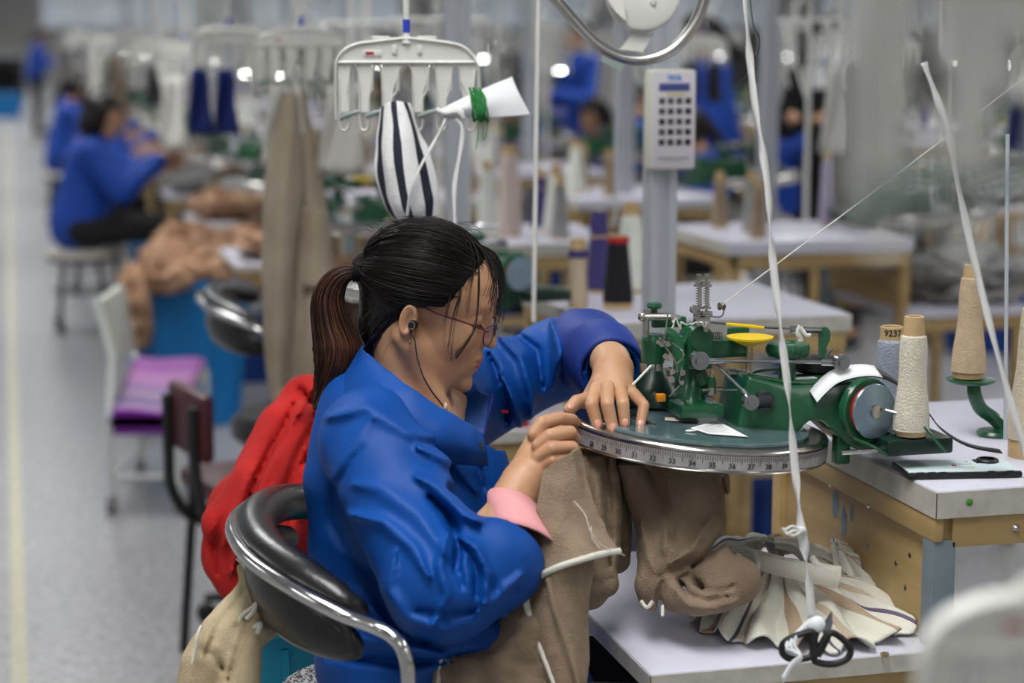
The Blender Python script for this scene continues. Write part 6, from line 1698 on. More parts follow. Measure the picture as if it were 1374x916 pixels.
# ================================================================ other workers
M_jack2 = mat('worker_blue', (0, 66, 165), 0.7, bump=0.1, bscale=200)
M_bpant = mat('black_trousers', (20, 20, 24), 0.85)
def V3(a): return np.array(a, float)
def make_worker(stand=False, bob=True):
    t = thing('person', '...', 'person')
    if not stand:
        hz = 0.50; sh = V3((0.05, 0, 0.90)); hip = V3((0, 0, hz)); hd = V3((0.13, 0, 1.065))
        el = lambda s: V3((0.20, s * 0.215, 0.70)); wr = lambda s: V3((0.43, s * 0.09, 0.86))
        kn = lambda s: V3((0.43, s * 0.10, 0.50)); an = lambda s: V3((0.40, s * 0.11, 0.09))
    else:
        hz = 0.88; sh = V3((0.04, 0, 1.32)); hip = V3((0, 0, hz)); hd = V3((0.09, 0, 1.49))
        el = lambda s: V3((0.10, s * 0.22, 1.07)); wr = lambda s: V3((0.34, s * 0.10, 1.12))
        kn = lambda s: V3((0.02, s * 0.10, 0.48)); an = lambda s: V3((0.0, s * 0.10, 0.08))
    sp = [V3((sh[0], s * 0.165, sh[2])) for s in (-1, 1)]
    dn = V3((math.cos(.35), 0, -math.sin(.35))); up = V3((math.sin(.35), 0, math.cos(.35)))
    def skin(X, Y, Zz):
        R = [dn, V3((0, 1, 0)), up]
        d = ell(X, Y, Zz, hd + up * 0.02, (0.092, 0.072, 0.088), R)
        d = smin(d, ell(X, Y, Zz, hd + dn * 0.035 - up * 0.045, (0.058, 0.055, 0.062), R), 0.02)
        d = smin(d, cone(X, Y, Zz, hd + dn * 0.094 + up * .01, hd + dn * 0.108 - up * 0.02, 0.006, 0.011), 0.01)
        for s in (-1, 1): 
            d = smin(d, ell(X, Y, Zz, hd + V3((0, s * 0.072, 0)) - up * .01, (0.014, 0.008, 0.026), R), 0.006)
            d = -smin(-d, ell(X, Y, Zz, hd + dn * 0.088 + V3((0, s * 0.028, 0)) + up * .008, (0.012, 0.014, 0.010), R), 0.01)
            d = smin(d, ell(X, Y, Zz, hd + dn * 0.074 + V3((0, s * 0.028, 0)) + up * .008, (0.012, 0.012, 0.010), R), 0.004)
        d = smin(d, ell(X, Y, Zz, hd + dn * 0.086 - up * 0.052, (0.010, 0.020, 0.009), R), 0.006)
        d = smin(d, cone(X, Y, Zz, hd - up * 0.03 - dn * .02, V3((sh[0] + .0, 0, sh[2] + .02)), 0.046, 0.052), 0.015)
        d = smin(d, cone(X, Y, Zz, V3((sh[0], 0, sh[2])), hip, 0.08, 0.09), 0.03)
        d = smin(d, cone(X, Y, Zz, sp[0], sp[1], 0.04, 0.04), 0.03)
        for i, s in enumerate((-1, 1)):
            d = smin(d, cone(X, Y, Zz, sp[i], el(s), 0.04, 0.034), 0.02); d = np.minimum(d, cone(X, Y, Zz, el(s), wr(s), 0.034, 0.024))
            w = wr(s); f_ = (wr(s) - el(s)) / np.linalg.norm(wr(s) - el(s)); palm = w + f_ * 0.05
            d = smin(d, cone(X, Y, Zz, w, palm, 0.025, 0.028), 0.012)
            for q in range(4):
                o = V3((0, (q - 1.5) * 0.016, 0)); k_ = palm + o + f_ * 0.035; e_ = k_ + f_ * 0.022 + V3((0, 0, -0.028))
                d = np.minimum(d, cone(X, Y, Zz, palm + o * .8 + f_ * .01, k_, 0.0095, 0.009)); d = np.minimum(d, cone(X, Y, Zz, k_, e_, 0.009, 0.007))
            d = smin(d, cone(X, Y, Zz, w + f_ * .02, w + f_ * 0.06 + V3((0, -s * 0.035, -0.01)), 0.012, 0.008), 0.006)
            d = smin(d, cone(X, Y, Zz, V3((0, s * .09, hz)), kn(s), 0.07, 0.05), 0.03); d = np.minimum(d, cone(X, Y, Zz, kn(s), an(s), 0.045, 0.032))
            d = smin(d, cone(X, Y, Zz, an(s), an(s) + V3((0.13, 0, -0.05)), 0.036, 0.027), 0.02)
        return d
    def jac(X, Y, Zz):
        d = cone(X, Y, Zz, V3((sh[0] + .01, 0, sh[2] - .06)), V3((-0.0, 0, hz + .02)), 0.125, 0.155)
        d = smin(d, cone(X, Y, Zz, sp[0], sp[1], 0.06, 0.06), 0.06)
        for i, s in enumerate((-1, 1)):
            d = smin(d, cone(X, Y, Zz, sp[i], el(s), 0.068, 0.064), 0.02); d = smin(d, cone(X, Y, Zz, el(s), wr(s) + (el(s) - wr(s)) * .12, 0.062, 0.045), 0.012)
        d = np.maximum(d, -(cone(X, Y, Zz, V3((sh[0] + .05, 0, sh[2] + .02)), hd, 0.052, 0.07)))
        d = d + 0.007 * vnoise(X, Y, Zz, 26, 61) + 0.003 * vnoise(X, Y, Zz, 60, 62)
        d = smin(d, np.maximum(np.abs(np.sqrt((X - sh[0] - .03) ** 2 + Y ** 2) - 0.068) - 0.007, np.abs(Zz - sh[2] - .055) - 0.03), 0.012)
        return np.maximum(d, (hz - 0.10) - Zz)
    def tro(X, Y, Zz):
        d = cone(X, Y, Zz, V3((-0.02, 0, hz + .05)), V3((0.02, 0, hz)), 0.12, 0.13)
        for s in (-1, 1):
            d = smin(d, cone(X, Y, Zz, V3((0, s * .09, hz)), kn(s), 0.085, 0.066), 0.03); d = smin(d, cone(X, Y, Zz, kn(s), an(s), 0.064, 0.050), 0.02)
        return np.maximum(d + 0.003 * vnoise(X, Y, Zz, 40, 8), 0.09 - Zz)
    def hai(X, Y, Zz):
        R = [dn, V3((0, 1, 0)), up]
        d = ell(X, Y, Zz, hd + up * 0.025 - dn * 0.008, (0.105, 0.088, 0.102), R)
        if bob: d = smin(d, ell(X, Y, Zz, hd - up * 0.045 - dn * 0.035, (0.078, 0.092, 0.085), R), 0.03)
        else: d = smin(d, cone(X, Y, Zz, hd - dn * 0.10 + up * 0.03, hd - dn * 0.16 - up * 0.16, 0.03, 0.018), 0.02)
        fx = (X - hd[0]) * dn[0] + (Zz - hd[2]) * dn[2]; ux = (X - hd[0]) * up[0] + (Zz - hd[2]) * up[2]
        face = np.minimum(fx - (0.018 if bob else 0.0), (0.062 - ux) * 1.0)
        return np.maximum(d + 0.003 * np.sin(Y * 260 + 3 * vnoise(X, Y, Zz, 20, 3)), face * 0.8)
    zt = hd[2] + .15
    v, f = nets(skin, (-.2, -.32, 0.0), (.62, .32, zt), 0.0078 if not stand else 0.009)
    join_blocks('body', [(v, f)], [M_skin], t, None, (1,))
    v, f = nets(jac, (-.26, -.34, hz - .14), (.5, .34, sh[2] + .14), 0.011); join_blocks('jacket', [(v, f)], [M_jack2], t, None, (1,))
    v, f = nets(tro, (-.22, -.26, 0.07), (.56, .26, hz + .22), 0.013); join_blocks('trousers', [(v, f)], [M_bpant], t, None, (1,))
    v, f = nets(hai, (hd[0] - .25, -.13, hd[2] - .22), (hd[0] + .16, .13, hd[2] + .16), 0.007); join_blocks('hair', [(v, f)], [M_hair], t, None, (1,))
    for s in (-1, 1):
        a = an(s); b = MB(); b.grid([[Vector((a[0] - 0.07 + 0.26 * q, a[1] + math.cos(w) * 0.042 * (0.3 if q in (0, 1) else 1), max(0.0, 0.04 + math.sin(w) * 0.05 * (1.2 - .6 * q)))) for w in [2 * PI * j / 12 for j in range(12)]] for q in [i / 8 for i in range(9)]], closed_v=True)
        b.build('shoe', M_black, t, smooth=180)
    return t
wk = [make_worker(False, True), make_worker(False, False), make_worker(True, False)]
wf = [[], [], []]
def stool_proto():
    t = thing('stool', '...', 'stool')
    b = MB(); b.lathe([(0, 0.375), (0.17, 0.375), (0.185, 0.385), (0.185, 0.405), (0.17, 0.415), (0, 0.418)], 28); b.build('seat', mat('pale_seat', (205, 200, 190), .5), t)
    b = MB(); b.lathe([(0.165, 0.36), (0.175, 0.36), (0.175, 0.376), (0.165, 0.376)], 24); b.build('seat_rim', M_black, t)
    for i in range(4):
        a = PI / 4 + i * PI / 2; c, s = math.cos(a), math.sin(a)
        b = MB(); b.tube([(c * .12, s * .12, 0.37), (c * .15, s * .15, 0.2), (c * 0.17, s * 0.17, 0.05)], 0.011, 8); b.build('leg', M_black, t)
        b = MB(); b.cyl((c * .17 - .01 * s, s * .17 + .01 * c, 0.026), (c * .17 + .01 * s, s * .17 - .01 * c, 0.026), 0.026, 14); b.build('caster', M_black, t)
    b = MB(); pts = [(math.cos(a) * .15, math.sin(a) * .15, 0.2) for a in [2 * PI * i / 24 for i in range(25)]]; b.tube(pts, 0.006, 6, cap=False); b.build('foot_ring', M_dsteel, t)
    return t
stool = stool_proto(); stf = []
def seat_worker(i, a, b_, rz, lab, glab, lift=0.0, st_lab=None):
    place(wk[i], wf[i], A(a, b_, lift), rz, lab, glab)
    if i < 2: place(stool, stf, A(a - 0.0, b_, 0), rz, st_lab or ('pale round stool under the ' + ' '.join(lab.replace(',', '').split()[:1]) + ' ' + lab.replace(',', '').split(' in blue jacket ')[-1]), 'stools under the workers')
p2 = Z(118, 441, 0)  # stool of the second woman
a2, b2 = AB(p2)
seat_worker(0, a2 - 0.02, b2 + 0.02, TH, 'woman with a black bob in blue jacket, seated on the pale stool at left', None, 0.02, 'pale round stool on casters under the woman with the black bob')
for k in range(6, 13):
    seat_worker(1 if k % 2 else 0, 0.50 + rnd.uniform(-.08, .08), 2.75 + 1.5 * k + rnd.uniform(-.15, .15), TH + rnd.uniform(-.15, .15), 'worker in blue jacket seated %s behind the black-bobbed woman' % ORD[k - 5], 'workers far down the left row')
for k, i in ((4, 1), (5, 0), (6, 1), (8, 0), (9, 1), (11, 0)):
    seat_worker(i, 3.15 + rnd.uniform(-.05, .05), 2.4 + 1.5 * k, TH + PI + rnd.uniform(-.2, .2), 'worker in blue jacket facing left, %s in the second row of stations' % ORD[k], 'workers in the second row')
for k, i in ((5, 0), (7, 1), (9, 0), (11, 1)):
    seat_worker(i, 4.1, 2.4 + 1.5 * k, TH, 'worker in blue jacket facing right, %s in the third row of stations' % ORD[k], 'workers in the third row')
place(wk[2], wf[2], Vector((P(790, 60, 13.0).x, P(790, 60, 13.0).y, 0)), 3.6, 'worker in blue jacket standing upright left of the keypad post')
place(wk[2], wf[2], Vector((P(962, 60, 9.6).x, P(962, 60, 9.6).y, 0)), 3.3, 'worker in blue jacket standing just right of the white keypad')
place(wk[2], wf[2], Vector((P(46, 60, 30).x, P(46, 60, 30).y, 0)), 0.3, 'worker in blue jacket standing at the far end of the left row')
dk = tree(wk[2]); dk.location = Vector((P(1125, 60, 9.3).x, P(1125, 60, 9.3).y, 0)); dk.rotation_euler = (0, 0, 4.2); dk['label'] = 'worker in black clothes standing behind the desks right of the second post'
for ch in dk.children:
    if ch.name.startswith('jacket'):
        ch.data = ch.data.copy(); ch.data.materials[0] = M_bpant

# ================================================================ chairs down the left row
def placed(name, label, cat, a, b_, rz=TH): return thing(name, label, cat, A(a, b_, 0), rz)
M_maroon = mat('maroon_vinyl', (70, 18, 30), 0.5, bump=0.1, bscale=200)
ch = placed('chair', 'maroon padded chair with black tube frame behind the red garment', 'chair', 0.58, 4.55, TH + 0.22)
b = MB(); b.box(-0.215, -0.13, 0.53, -0.18, 0.13, 0.69, 0.014); b.build('backrest', M_maroon, ch)
b = MB(); b.box(-0.18, -0.17, 0.42, 0.20, 0.17, 0.47, 0.018); b.build('seat', M_maroon, ch)
for s in (-1, 1):
    b = MB(); b.tube(cr([(-0.222, s * .10, 0.66), (-0.222, s * .10, 0.52), (-0.21, s * .12, 0.42), (-0.15, s * .13, 0.34), (0.0, s * .14, 0.31)], 5), 0.014, 8); b.build('back_tube', M_black, ch)
    for x in (-0.15, 0.15):
        b = MB(); b.tube([(x, s * .14, 0.42), (x * 1.2, s * .16, 0.0)], 0.012, 8); b.build('leg', M_black, ch)
hp = make_heap('violet_cloth', 'greyish violet cloth rumpled on the seat of the maroon chair', mat('violet_cloth', (92, 88, 138), 0.9, bump=0.3, bscale=200), 33, (0.12, 0.13, 0.06), 'cloth'); hp.location = A(0.66, 4.50, 0.475)
ch = tree(chair); ch.location = chair.location + Vector((-0.40, 2.24, -0.0)); ch['label'] = 'black padded chair with curved chrome arm, beyond the maroon chair'
for x, y, seed, m_, lb in ((0.86, 4.98, 5, mat('brown_cloth', (74, 54, 44), .9, bump=.3, bscale=200), 'dark brown garment hanging over the arm of the chair beyond the maroon one'), (0.83, 4.75, 9, M_peach, 'peach garment bundled below the arm of the chair beyond the maroon one')):
    hp = make_heap('draped_garment', lb, m_, seed, (0.09, 0.10, 0.24 if seed == 5 else .16), 'garment'); hp.location = A(x, y, 0.50 if seed == 5 else 0.30)
# white chair with the striped purple cushion
wc = thing('white_chair', 'low white metal chair on casters with a purple striped seat cloth', 'chair')
M_wm = mat('white_painted_metal', (205, 208, 205), 0.4)
q = [P(146, 552, 6.12), P(238, 552, 6.12), P(276, 482, 6.62), P(184, 477, 6.62)]
M_pur = stripes_mat('purple_stripes', [(0, (126, 34, 158)), (0.22, (142, 116, 146)), (0.30, (104, 90, 134)), (0.40, (150, 124, 146)), (0.48, (112, 98, 140)), (0.56, (150, 104, 150)), (0.78, (132, 76, 142))], 1.0, axis=0, bump=0.2)
b = MB(); b.grid([[q[0].lerp(q[1], j / 6) + Vector((0, 0, -0.075)) for j in range(7)], [q[0].lerp(q[1], j / 6) + Vector((0, 0, -0.012)) for j in range(7)]] + [[q[0].lerp(q[3], t).lerp(q[1].lerp(q[2], t), j / 6) + Vector((0, 0, 0.006 * math.sin(3 * t + j))) for j in range(7)] for t in [i / 8 for i in range(9)]])
o = b.build('seat_cloth', M_pur, None, smooth=60); solid(o, 0.03, 1); world_child(o, wc)
b = MB(); b.add([p + Vector((0, 0, -0.015)) for p in q] + [p + Vector((0, 0, -0.05)) for p in q], [(0, 1, 2, 3), (7, 6, 5, 4), (0, 4, 5, 1), (1, 5, 6, 2), (2, 6, 7, 3), (3, 7, 4, 0)]); o = b.build('seat', M_wm, None, smooth=0); world_child(o, wc)
t0, t1 = P(128, 402, 6.2), P(158, 382, 6.75)
b = MB(); bl, br_ = P(150, 478, 6.2), P(172, 462, 6.75); dx = Vector((0.025, 0, 0))
b.add([t0, t1, br_, bl, t0 + dx, t1 + dx, br_ + dx, bl + dx], [(0, 1, 2, 3), (7, 6, 5, 4), (0, 4, 5, 1), (1, 5, 6, 2), (2, 6, 7, 3), (3, 7, 4, 0)]); o = b.build('backrest', mat('pale_green_panel', (176, 180, 168), .6), None, smooth=0); world_child(o, wc)
def flr(p, z=0.0): return Vector((p.x, p.y, z))
for top, e in ((q[0], q[0]), (q[1], q[1]), (q[2], q[2]), (q[3], q[3])):
    b = MB(); b.tube([top + Vector((0, 0, -0.04)), flr(e, 0.06)], 0.011, 8); o = b.build('leg', M_wm, None); world_child(o, wc)
    b = MB(); c = flr(e, 0.032); b.cyl(c - RGT * .012, c + RGT * .012, 0.032, 16); o = b.build('caster', mat('grey_rubber', (120, 120, 118), .6), None); world_child(o, wc)
b = MB(); b.tube([t0, bl, q[0] + Vector((0, 0, -.02))], 0.011, 8); o = b.build('back_post', M_wm, None); world_child(o, wc)
b = MB(); b.tube([t1, br_, q[3] + Vector((0, 0, -.02))], 0.011, 8); o = b.build('back_post', M_wm, None); world_child(o, wc)
b = MB(); b.tube([flr(q[0], .12), flr(q[1], .12), flr(q[2], .12), flr(q[3], .12), flr(q[0], .12)], 0.008, 6, cap=False); o = b.build('stretcher', M_wm, None); world_child(o, wc)
# blue bin heaped with peach garments
bn = make_bin(M_cyan, 'blue plastic bin heaped with peach garments, behind the white chair', 0.47, 0.36, 0.56); bn.location = A(0.64, 7.62); bn.rotation_euler = (0, 0, TH)
for i, (x, y, z, s_, sx_) in enumerate(((0.54, 7.50, .53, 51, .12), (0.76, 7.55, .54, 52, .13), (0.64, 7.68, .58, 53, .15), (0.42, 7.35, .34, 54, .07), (0.84, 7.74, .60, 55, .11), (0.66, 7.76, .63, 56, .12), (0.90, 8.42, .725, 57, .13))):
    o = make_heap('peach_garment', 'peach knitted garment in the blue bin, %s of the heap' % ('left part', 'right part', 'top', 'part spilling over the left rim', 'far right part', 'part rising behind', 'farthest part')[i], M_peach, s_, (sx_, .12, .09 if i != 3 else .2), 'garment'); o.location = A(x, y, z)
b2_ = tree(bn); b2_.location = A(0.85, 10.75); b2_.scale = (1, 1, .7); b2_['label'] = "blue plastic bin beside the knees of the woman with the black bob"
bn3 = tree(bn); bn3.location = Vector((P(2, 100, 36).x, P(2, 100, 36).y, 0)); bn3['label'] = 'blue plastic bin at the far left end of the aisle'; bn3.scale = (1.6, 1, .8)
rk = thing('clothes_rack', 'rack of black work clothes at the far left end of the aisle', 'clothes rack', Vector((P(8, 100, 39).x, P(8, 100, 39).y, 0)))
b = MB(); b.box(-0.02, -.02, 0, .02, .02, 1.15); b.box(-1.2, -.02, 1.1, .4, .02, 1.15); b.build('rail', M_alu, rk, smooth=0)
b = MB(); b.grid([[Vector((-1.1 + 1.4 * i / 30, 0.12 * math.sin(i * 1.3), z)) for z in (0.15, .4, .8, 1.08)] for i in range(31)]); o = b.build('black_clothes', M_bpant, rk, smooth=60); solid(o, 0.1)

# ================================================================ things on the near hanger
M_nav = stripes_mat('navy_stripes', [(0, (228, 228, 226)), (0.22, (22, 27, 46)), (0.60, (226, 226, 226))], 3.0, axis=1, bump=0.4)
sc = wsheet('striped_pouch', [
    [(513, 146, 2.985), (524, 139, 2.97), (536, 138, 2.97), (547, 140, 2.985)],
    [(508, 190, 2.985), (524, 182, 2.955), (545, 176, 2.955), (562, 178, 2.985)],
    [(507, 232, 2.985), (526, 228, 2.95), (552, 222, 2.95), (577, 215, 2.985)],
    [(520, 275, 2.985), (535, 274, 2.955), (560, 270, 2.955), (585, 258, 2.985)],
    [(530, 290, 2.985), (545, 293, 2.97), (565, 292, 2.97), (583, 288, 2.985)]], M_nav, None, 0.006, 10, 12, [(0.003, 30, (1, 1, .4), 3)])
tag(sc, 'white cloth pouch with navy stripes clipped to the near hanger', 'cloth')
pap = wsheet('paper_tag', [[(588, 148, 2.98), (620, 132, 2.97), (655, 116, 2.97), (687, 103, 2.99)], [(596, 152, 2.97), (632, 143, 2.96), (668, 134, 2.965), (698, 128, 2.98)], [(603, 157, 2.98), (640, 158, 2.97), (676, 157, 2.97), (712, 154, 2.985)]], M_paper, None, 0.0006, 8, 8, [])
tag(pap, 'blank white paper tag tied to the right end of the near hanger', 'paper tag')
b = MB(); yr = random.Random(2)
for i in range(26):
    x = 640 + yr.uniform(-8, 8); b.tube(cr([P(x - 3, 120 + yr.uniform(-3, 3), 2.955), P(x + yr.uniform(-2, 6), 134, 2.945), P(x + yr.uniform(0, 9), 152, 2.945), P(x + yr.uniform(2, 10), 163 + yr.uniform(-4, 2), 2.955)], 4), 0.0013, 5)
b.tube(cr([P(641, 164, 2.955), P(641, 180, 2.955), P(639, 200, 2.955)], 4), 0.0007, 5); b.tube(cr([P(654, 164, 2.955), P(653, 180, 2.955), P(648, 188, 2.955), P(650, 170, 2.955)], 4), 0.0007, 5)
tag(b.build('yarn_skein', mat('green_yarn', (40, 128, 62), .9, var=.3, scale=80)), 'small skein of green yarn looped over the near hanger', 'yarn skein')
def ribbon(name, label, pts, w, m, k=6):
    c = cr([P(*q) for q in pts], k); b = MB(); G = []
    for i, p in enumerate(c):
        t = (c[min(i + 1, len(c) - 1)] - c[max(i - 1, 0)]).normalized(); a = 0.8 * math.sin(i * .35); s_ = t.cross(FWD).normalized() * math.cos(a) + FWD * math.sin(a)
        G.append([p - s_ * w, p, p + s_ * w])
    b.grid(G); o = b.build(name, m, smooth=180); solid(o, 0.001); return tag(o, label, 'ribbon')
b = MB(); b.sphere(P(605, 152, 2.955), 0.013, 8, (1.7, .6, .7)); b.tube(cr([P(586, 147, 2.95), P(598, 152, 2.945), P(612, 150, 2.945), P(622, 158, 2.95)], 4), 0.004, 8); 
tag(b.build('ribbon_knot', M_rib), 'white knot of ribbon tied round the near hanger clip', 'ribbon')
ribbon('white_ribbon', 'white ribbon running down left across the striped pouch', [(600, 156, 2.95), (588, 182, 2.94), (570, 212, 2.93), (553, 250, 2.93), (546, 292, 2.94)], 0.0028, M_rib)
ribbon('white_ribbon', 'white ribbon hanging straight down to the right of the striped pouch', [(612, 158, 2.95), (621, 172, 2.95), (617, 205, 2.95), (610, 250, 2.95), (611, 300, 2.95), (612, 340, 2.96)], 0.0036, M_rib)
# long greige garment on the second hanger
M_greige = mat('greige_knit', (172, 158, 140), 0.9, rgb2=(150, 136, 118), scale=8, bump=0.3, bscale=300)
lg = thing('long_garment', 'long greige knitted garment hanging from a clip hanger left of the woman', 'garment')
wsheet('left_panel', [[(383, 128, 4.4), (390, 126, 4.38), (396, 128, 4.4)], [(366, 195, 4.38), (384, 192, 4.33), (400, 195, 4.38)], [(358, 270, 4.36), (380, 268, 4.30), (400, 268, 4.38)], [(357, 380, 4.36), (376, 380, 4.30), (392, 380, 4.38)], [(360, 470, 4.36), (374, 470, 4.32), (386, 470, 4.38)], [(366, 538, 4.38), (376, 540, 4.34), (384, 536, 4.38)]], M_greige, lg, 0.01, 8, 10, [(0.006, 14, (1, 1, .3), 4)])
wsheet('right_panel', [[(392, 130, 4.46), (399, 128, 4.44), (406, 130, 4.46)], [(398, 195, 4.46), (410, 192, 4.42), (422, 198, 4.46)], [(396, 290, 4.46), (416, 288, 4.40), (436, 292, 4.46)], [(388, 390, 4.46), (418, 388, 4.38), (447, 390, 4.46)], [(382, 470, 4.46), (414, 470, 4.38), (446, 466, 4.46)], [(386, 535, 4.46), (414, 537, 4.40), (440, 532, 4.46)]], M_greige, lg, 0.01, 8, 10, [(0.008, 12, (1, 1, .3), 6)])
wsheet('pocket_flap', [[(408, 280, 4.385), (422, 279, 4.37), (434, 281, 4.40)], [(404, 385, 4.355), (424, 385, 4.35), (442, 386, 4.38)]], M_greige, lg, 0.006, 8, 8, [])
hh = tree(hang0); hh.location = P(402, 102, 4.45); hh.rotation_euler = (0, 0, 0.25); hh['label'] = 'white clip hanger holding the long greige garment'; hh['group'] = ''
del hh['group']
# hanging strips under the other hangers
M_navy = mat('navy_cloth', (24, 42, 110), .9); M_dk = mat('charcoal_cloth', (48, 46, 50), .9); M_off = mat('offwhite_cloth', (208, 206, 200), .9)
strip_k = []
for m_ in (M_navy, M_off, M_tan, M_dk):
    b = MB(); b.grid([[Vector((x * (0.035 + .03 * t), 0.02 * math.sin(x * 3 + t * 4), -0.34 * t)) for x in [-1 + j / 4 for j in range(9)]] for t in [i / 8 for i in range(9)]]); o = b.build('hanging_cloth', m_, smooth=180); solid(o, 0.012); tag(o, '...', 'cloth'); strip_k.append(o)
skn = ['navy', 'off-white', 'tan', 'charcoal']; skf = [[], [], [], []]
for ob in [o for o in C.objects if o.name.startswith('clip_hanger.') and o is not hh]:
    px, dd = stn(*AB(ob.location))
    if 'far' in ob.get('label', '') : continue
    for q in range(2 if dd < 14 else 1):
        i = rnd.choice((0, 1, 1, 2, 3)); s_ = strip_k[i]
        c = s_ if not skf[i] else s_.copy()
        if skf[i]: C.objects.link(c)
        skf[i].append(1)
        c.location = ob.location + Vector((rnd.uniform(-.09, .09), -0.01, -0.045)); c.rotation_euler = (0, 0, rnd.uniform(-.4, .4)); c.scale = (0.6 if i in (0, 3) else .85, 1, rnd.uniform(.5, 1.1) * (.7 if i in (0, 3) else 1))
        c['label'] = '%s cloth hanging from the hanger, %s' % (skn[i], ob['label'].split(', ', 1)[-1]); c['group'] = 'cloths hanging from the far hangers'
# ================================================================ chrome arm, bracket, keypad
ta = thing('chrome_tube_arm', 'bent chrome tube crossing the top of the picture in front of the keypad post', 'tube')
b = MB(); b.tube(cr([P(700, -60, 2.95), P(728, -22, 2.95), P(752, 6, 2.95), P(778, 36, 2.95), P(805, 62, 2.95), P(838, 78, 2.95), (P(872, 79, 2.95)), P(903, 66, 2.95), P(928, 38, 2.95), P(943, 5, 2.95), P(952, -40, 2.95), P(956, -100, 2.95)], 8), 0.0088, 16)
o = b.build('tube', mat('brushed_chrome', (190, 188, 184), 0.22, metal=1.0), None); world_child(o, ta)
br2 = thing('swivel_bracket', 'white disc bracket with a short lever above the keypad', 'bracket')
fa = -FWD
b = MB(); b.lathe([(0.0, 0.010), (0.052, 0.010), (0.0575, 0.007), (0.059, 0.0), (0.059, -0.014), (0, -0.016)], 48, P(863, -8, 3.08), fa); o = b.build('disc', M_white, None); world_child(o, br2)
b = MB(); b.lathe([(0.0, 0.014), (0.003, 0.014), (0.0052, 0.010), (0.0052, 0.008)], 12, P(876, 6, 3.08), fa); o = b.build('screw', M_steel, None); world_child(o, br2)
def slabq(name, pts, d, th, m, par):
    q = [P(x, y, d) for x, y in pts]; n_ = len(q); b = MB(); u = FWD * th
    b.add(q + [p + u for p in q], [tuple(range(n_ - 1, -1, -1)), tuple(range(n_, 2 * n_))] + [(i, (i + 1) % n_, n_ + (i + 1) % n_, n_ + i) for i in range(n_)]); o = b.build(name, m, None, smooth=0); world_child(o, par); return o
slabq('lever', [(832, 66), (852, 40), (878, 46), (862, 70)], 3.09, 0.012, M_white, br2)
slabq('lever', [(842, 62), (870, 60), (846, 82), (824, 82)], 3.10, 0.010, M_white, br2)
slabq('grey_tab', [(808, 74), (838, 88), (832, 97), (806, 82)], 3.1, 0.008, M_lever, br2)
slabq('side_plate', [(811, -30), (816, 0), (826, 16), (840, 28), (838, 4), (822, -40)], 3.06, 0.004, M_white, br2)
b = MB(); b.tube([P(863, -8, 3.1), P(863, -200, 3.1)], 0.012, 10); o = b.build('hanger_tube', M_white, None); world_child(o, br2)
# keypad
kc = P(904, 161, 3.50)
kp = thing('keypad', 'white wall keypad with four columns of black keys, on the aluminium post', 'keypad', kc, math.radians(12))
kp.rotation_euler = (math.radians(-7) * 0, 0, math.radians(14))
b = MB(); b.box(-0.043, -0.0, -0.09, 0.043, 0.045, 0.09, 0.006); b.build('housing', mat('cream_housing', (222, 222, 208), .45), kp)
b = MB(); b.box(-0.0405, -0.0016, -0.087, 0.0405, 0.0005, 0.087, 0.001); fp = b.build('front_panel', mat('lilac_panel', (214, 208, 216), .4), kp)
for r in range(5):
    for c_ in range(4):
        x = -0.0285 + c_ * 0.0165; z = 0.034 - r * 0.0185
        b = MB(); b.box(x, -0.0028, z - 0.0052, x + 0.0112, -0.0012, z + 0.0058, 0.0004); k_ = b.build('key', M_ink, kp)
        if c_ < 3 or r < 3:
            v, f = text_mesh(['789+', '456-', '123=', '0.C<', '>v^o'][r][c_], 0.006); b = MB(); b.add([(x + .0056 + q[0], -0.0031, z + q[1]) for q in v], f); b.build('key_mark', M_paper if c_ < 3 else mat('yellow_ink', (190, 180, 60), .6), k_, smooth=0)
v, f = text_mesh('WA', 0.016, 0.0005); b = MB(); b.add([(q[0] + .0, -0.0022, q[1] + .075) for q in v], f); b.build('logo', mat('blue_ink', (20, 130, 215), .5), fp, smooth=0)
b = MB(); b.box(-0.029, -0.0026, 0.052, 0.029, -0.0014, 0.066, 0.0004); b.build('name_bar', mat('dark_blue_print', (70, 80, 140), .5), fp)
b = MB(); b.box(-0.014, -0.0023, 0.0445, 0.022, -0.0014, 0.0475); b.build('yellow_line', mat('yellow_ink', (190, 180, 60), .6), fp, smooth=0)
b = MB()
for i in range(14): b.box(-0.029 + i * .0042, -0.0023, -0.070, -0.0262 + i * .0042, -0.0014, -0.067)
for i in range(10): b.box(-0.018 + i * .0036, -0.0023, -0.0745, -0.0158 + i * .0036, -0.0014, -0.0735)
b.build('small_print', mat('grey_ink', (120, 112, 112), 0.8), fp, smooth=0)['kind'] = 'stuff'
# sign with blue characters further back
sg = thing('hanging_sign', 'white hanging sign with blurred blue characters right of the second post', 'sign', P(1122, 88, 8.5), 0.1)
b = MB(); b.box(-0.105, -0.01, -0.10, 0.105, 0.01, 0.10, .006); b.build('board', M_paper, sg)
b = MB()
for x in (-0.035, 0.04):
    for (x0, z0, x1, z1) in ((-.028, .02, .028, .028), (-.022, 0, .022, .007), (-.003, -.03, .004, .035), (-.026, -.028, -.018, .012), (.016, -.03, .024, .012)): b.box(x + x0, -0.0125, z0, x + x1, -0.0105, z1)
b.build('characters', mat('blue_characters', (60, 80, 200), .5), sg, smooth=0)['kind'] = 'stuff'
b = MB(); b.cyl((0, 0, .1), (0, 0, 1.2), .004, 6); b.build('hanging_wire', M_steel, sg)

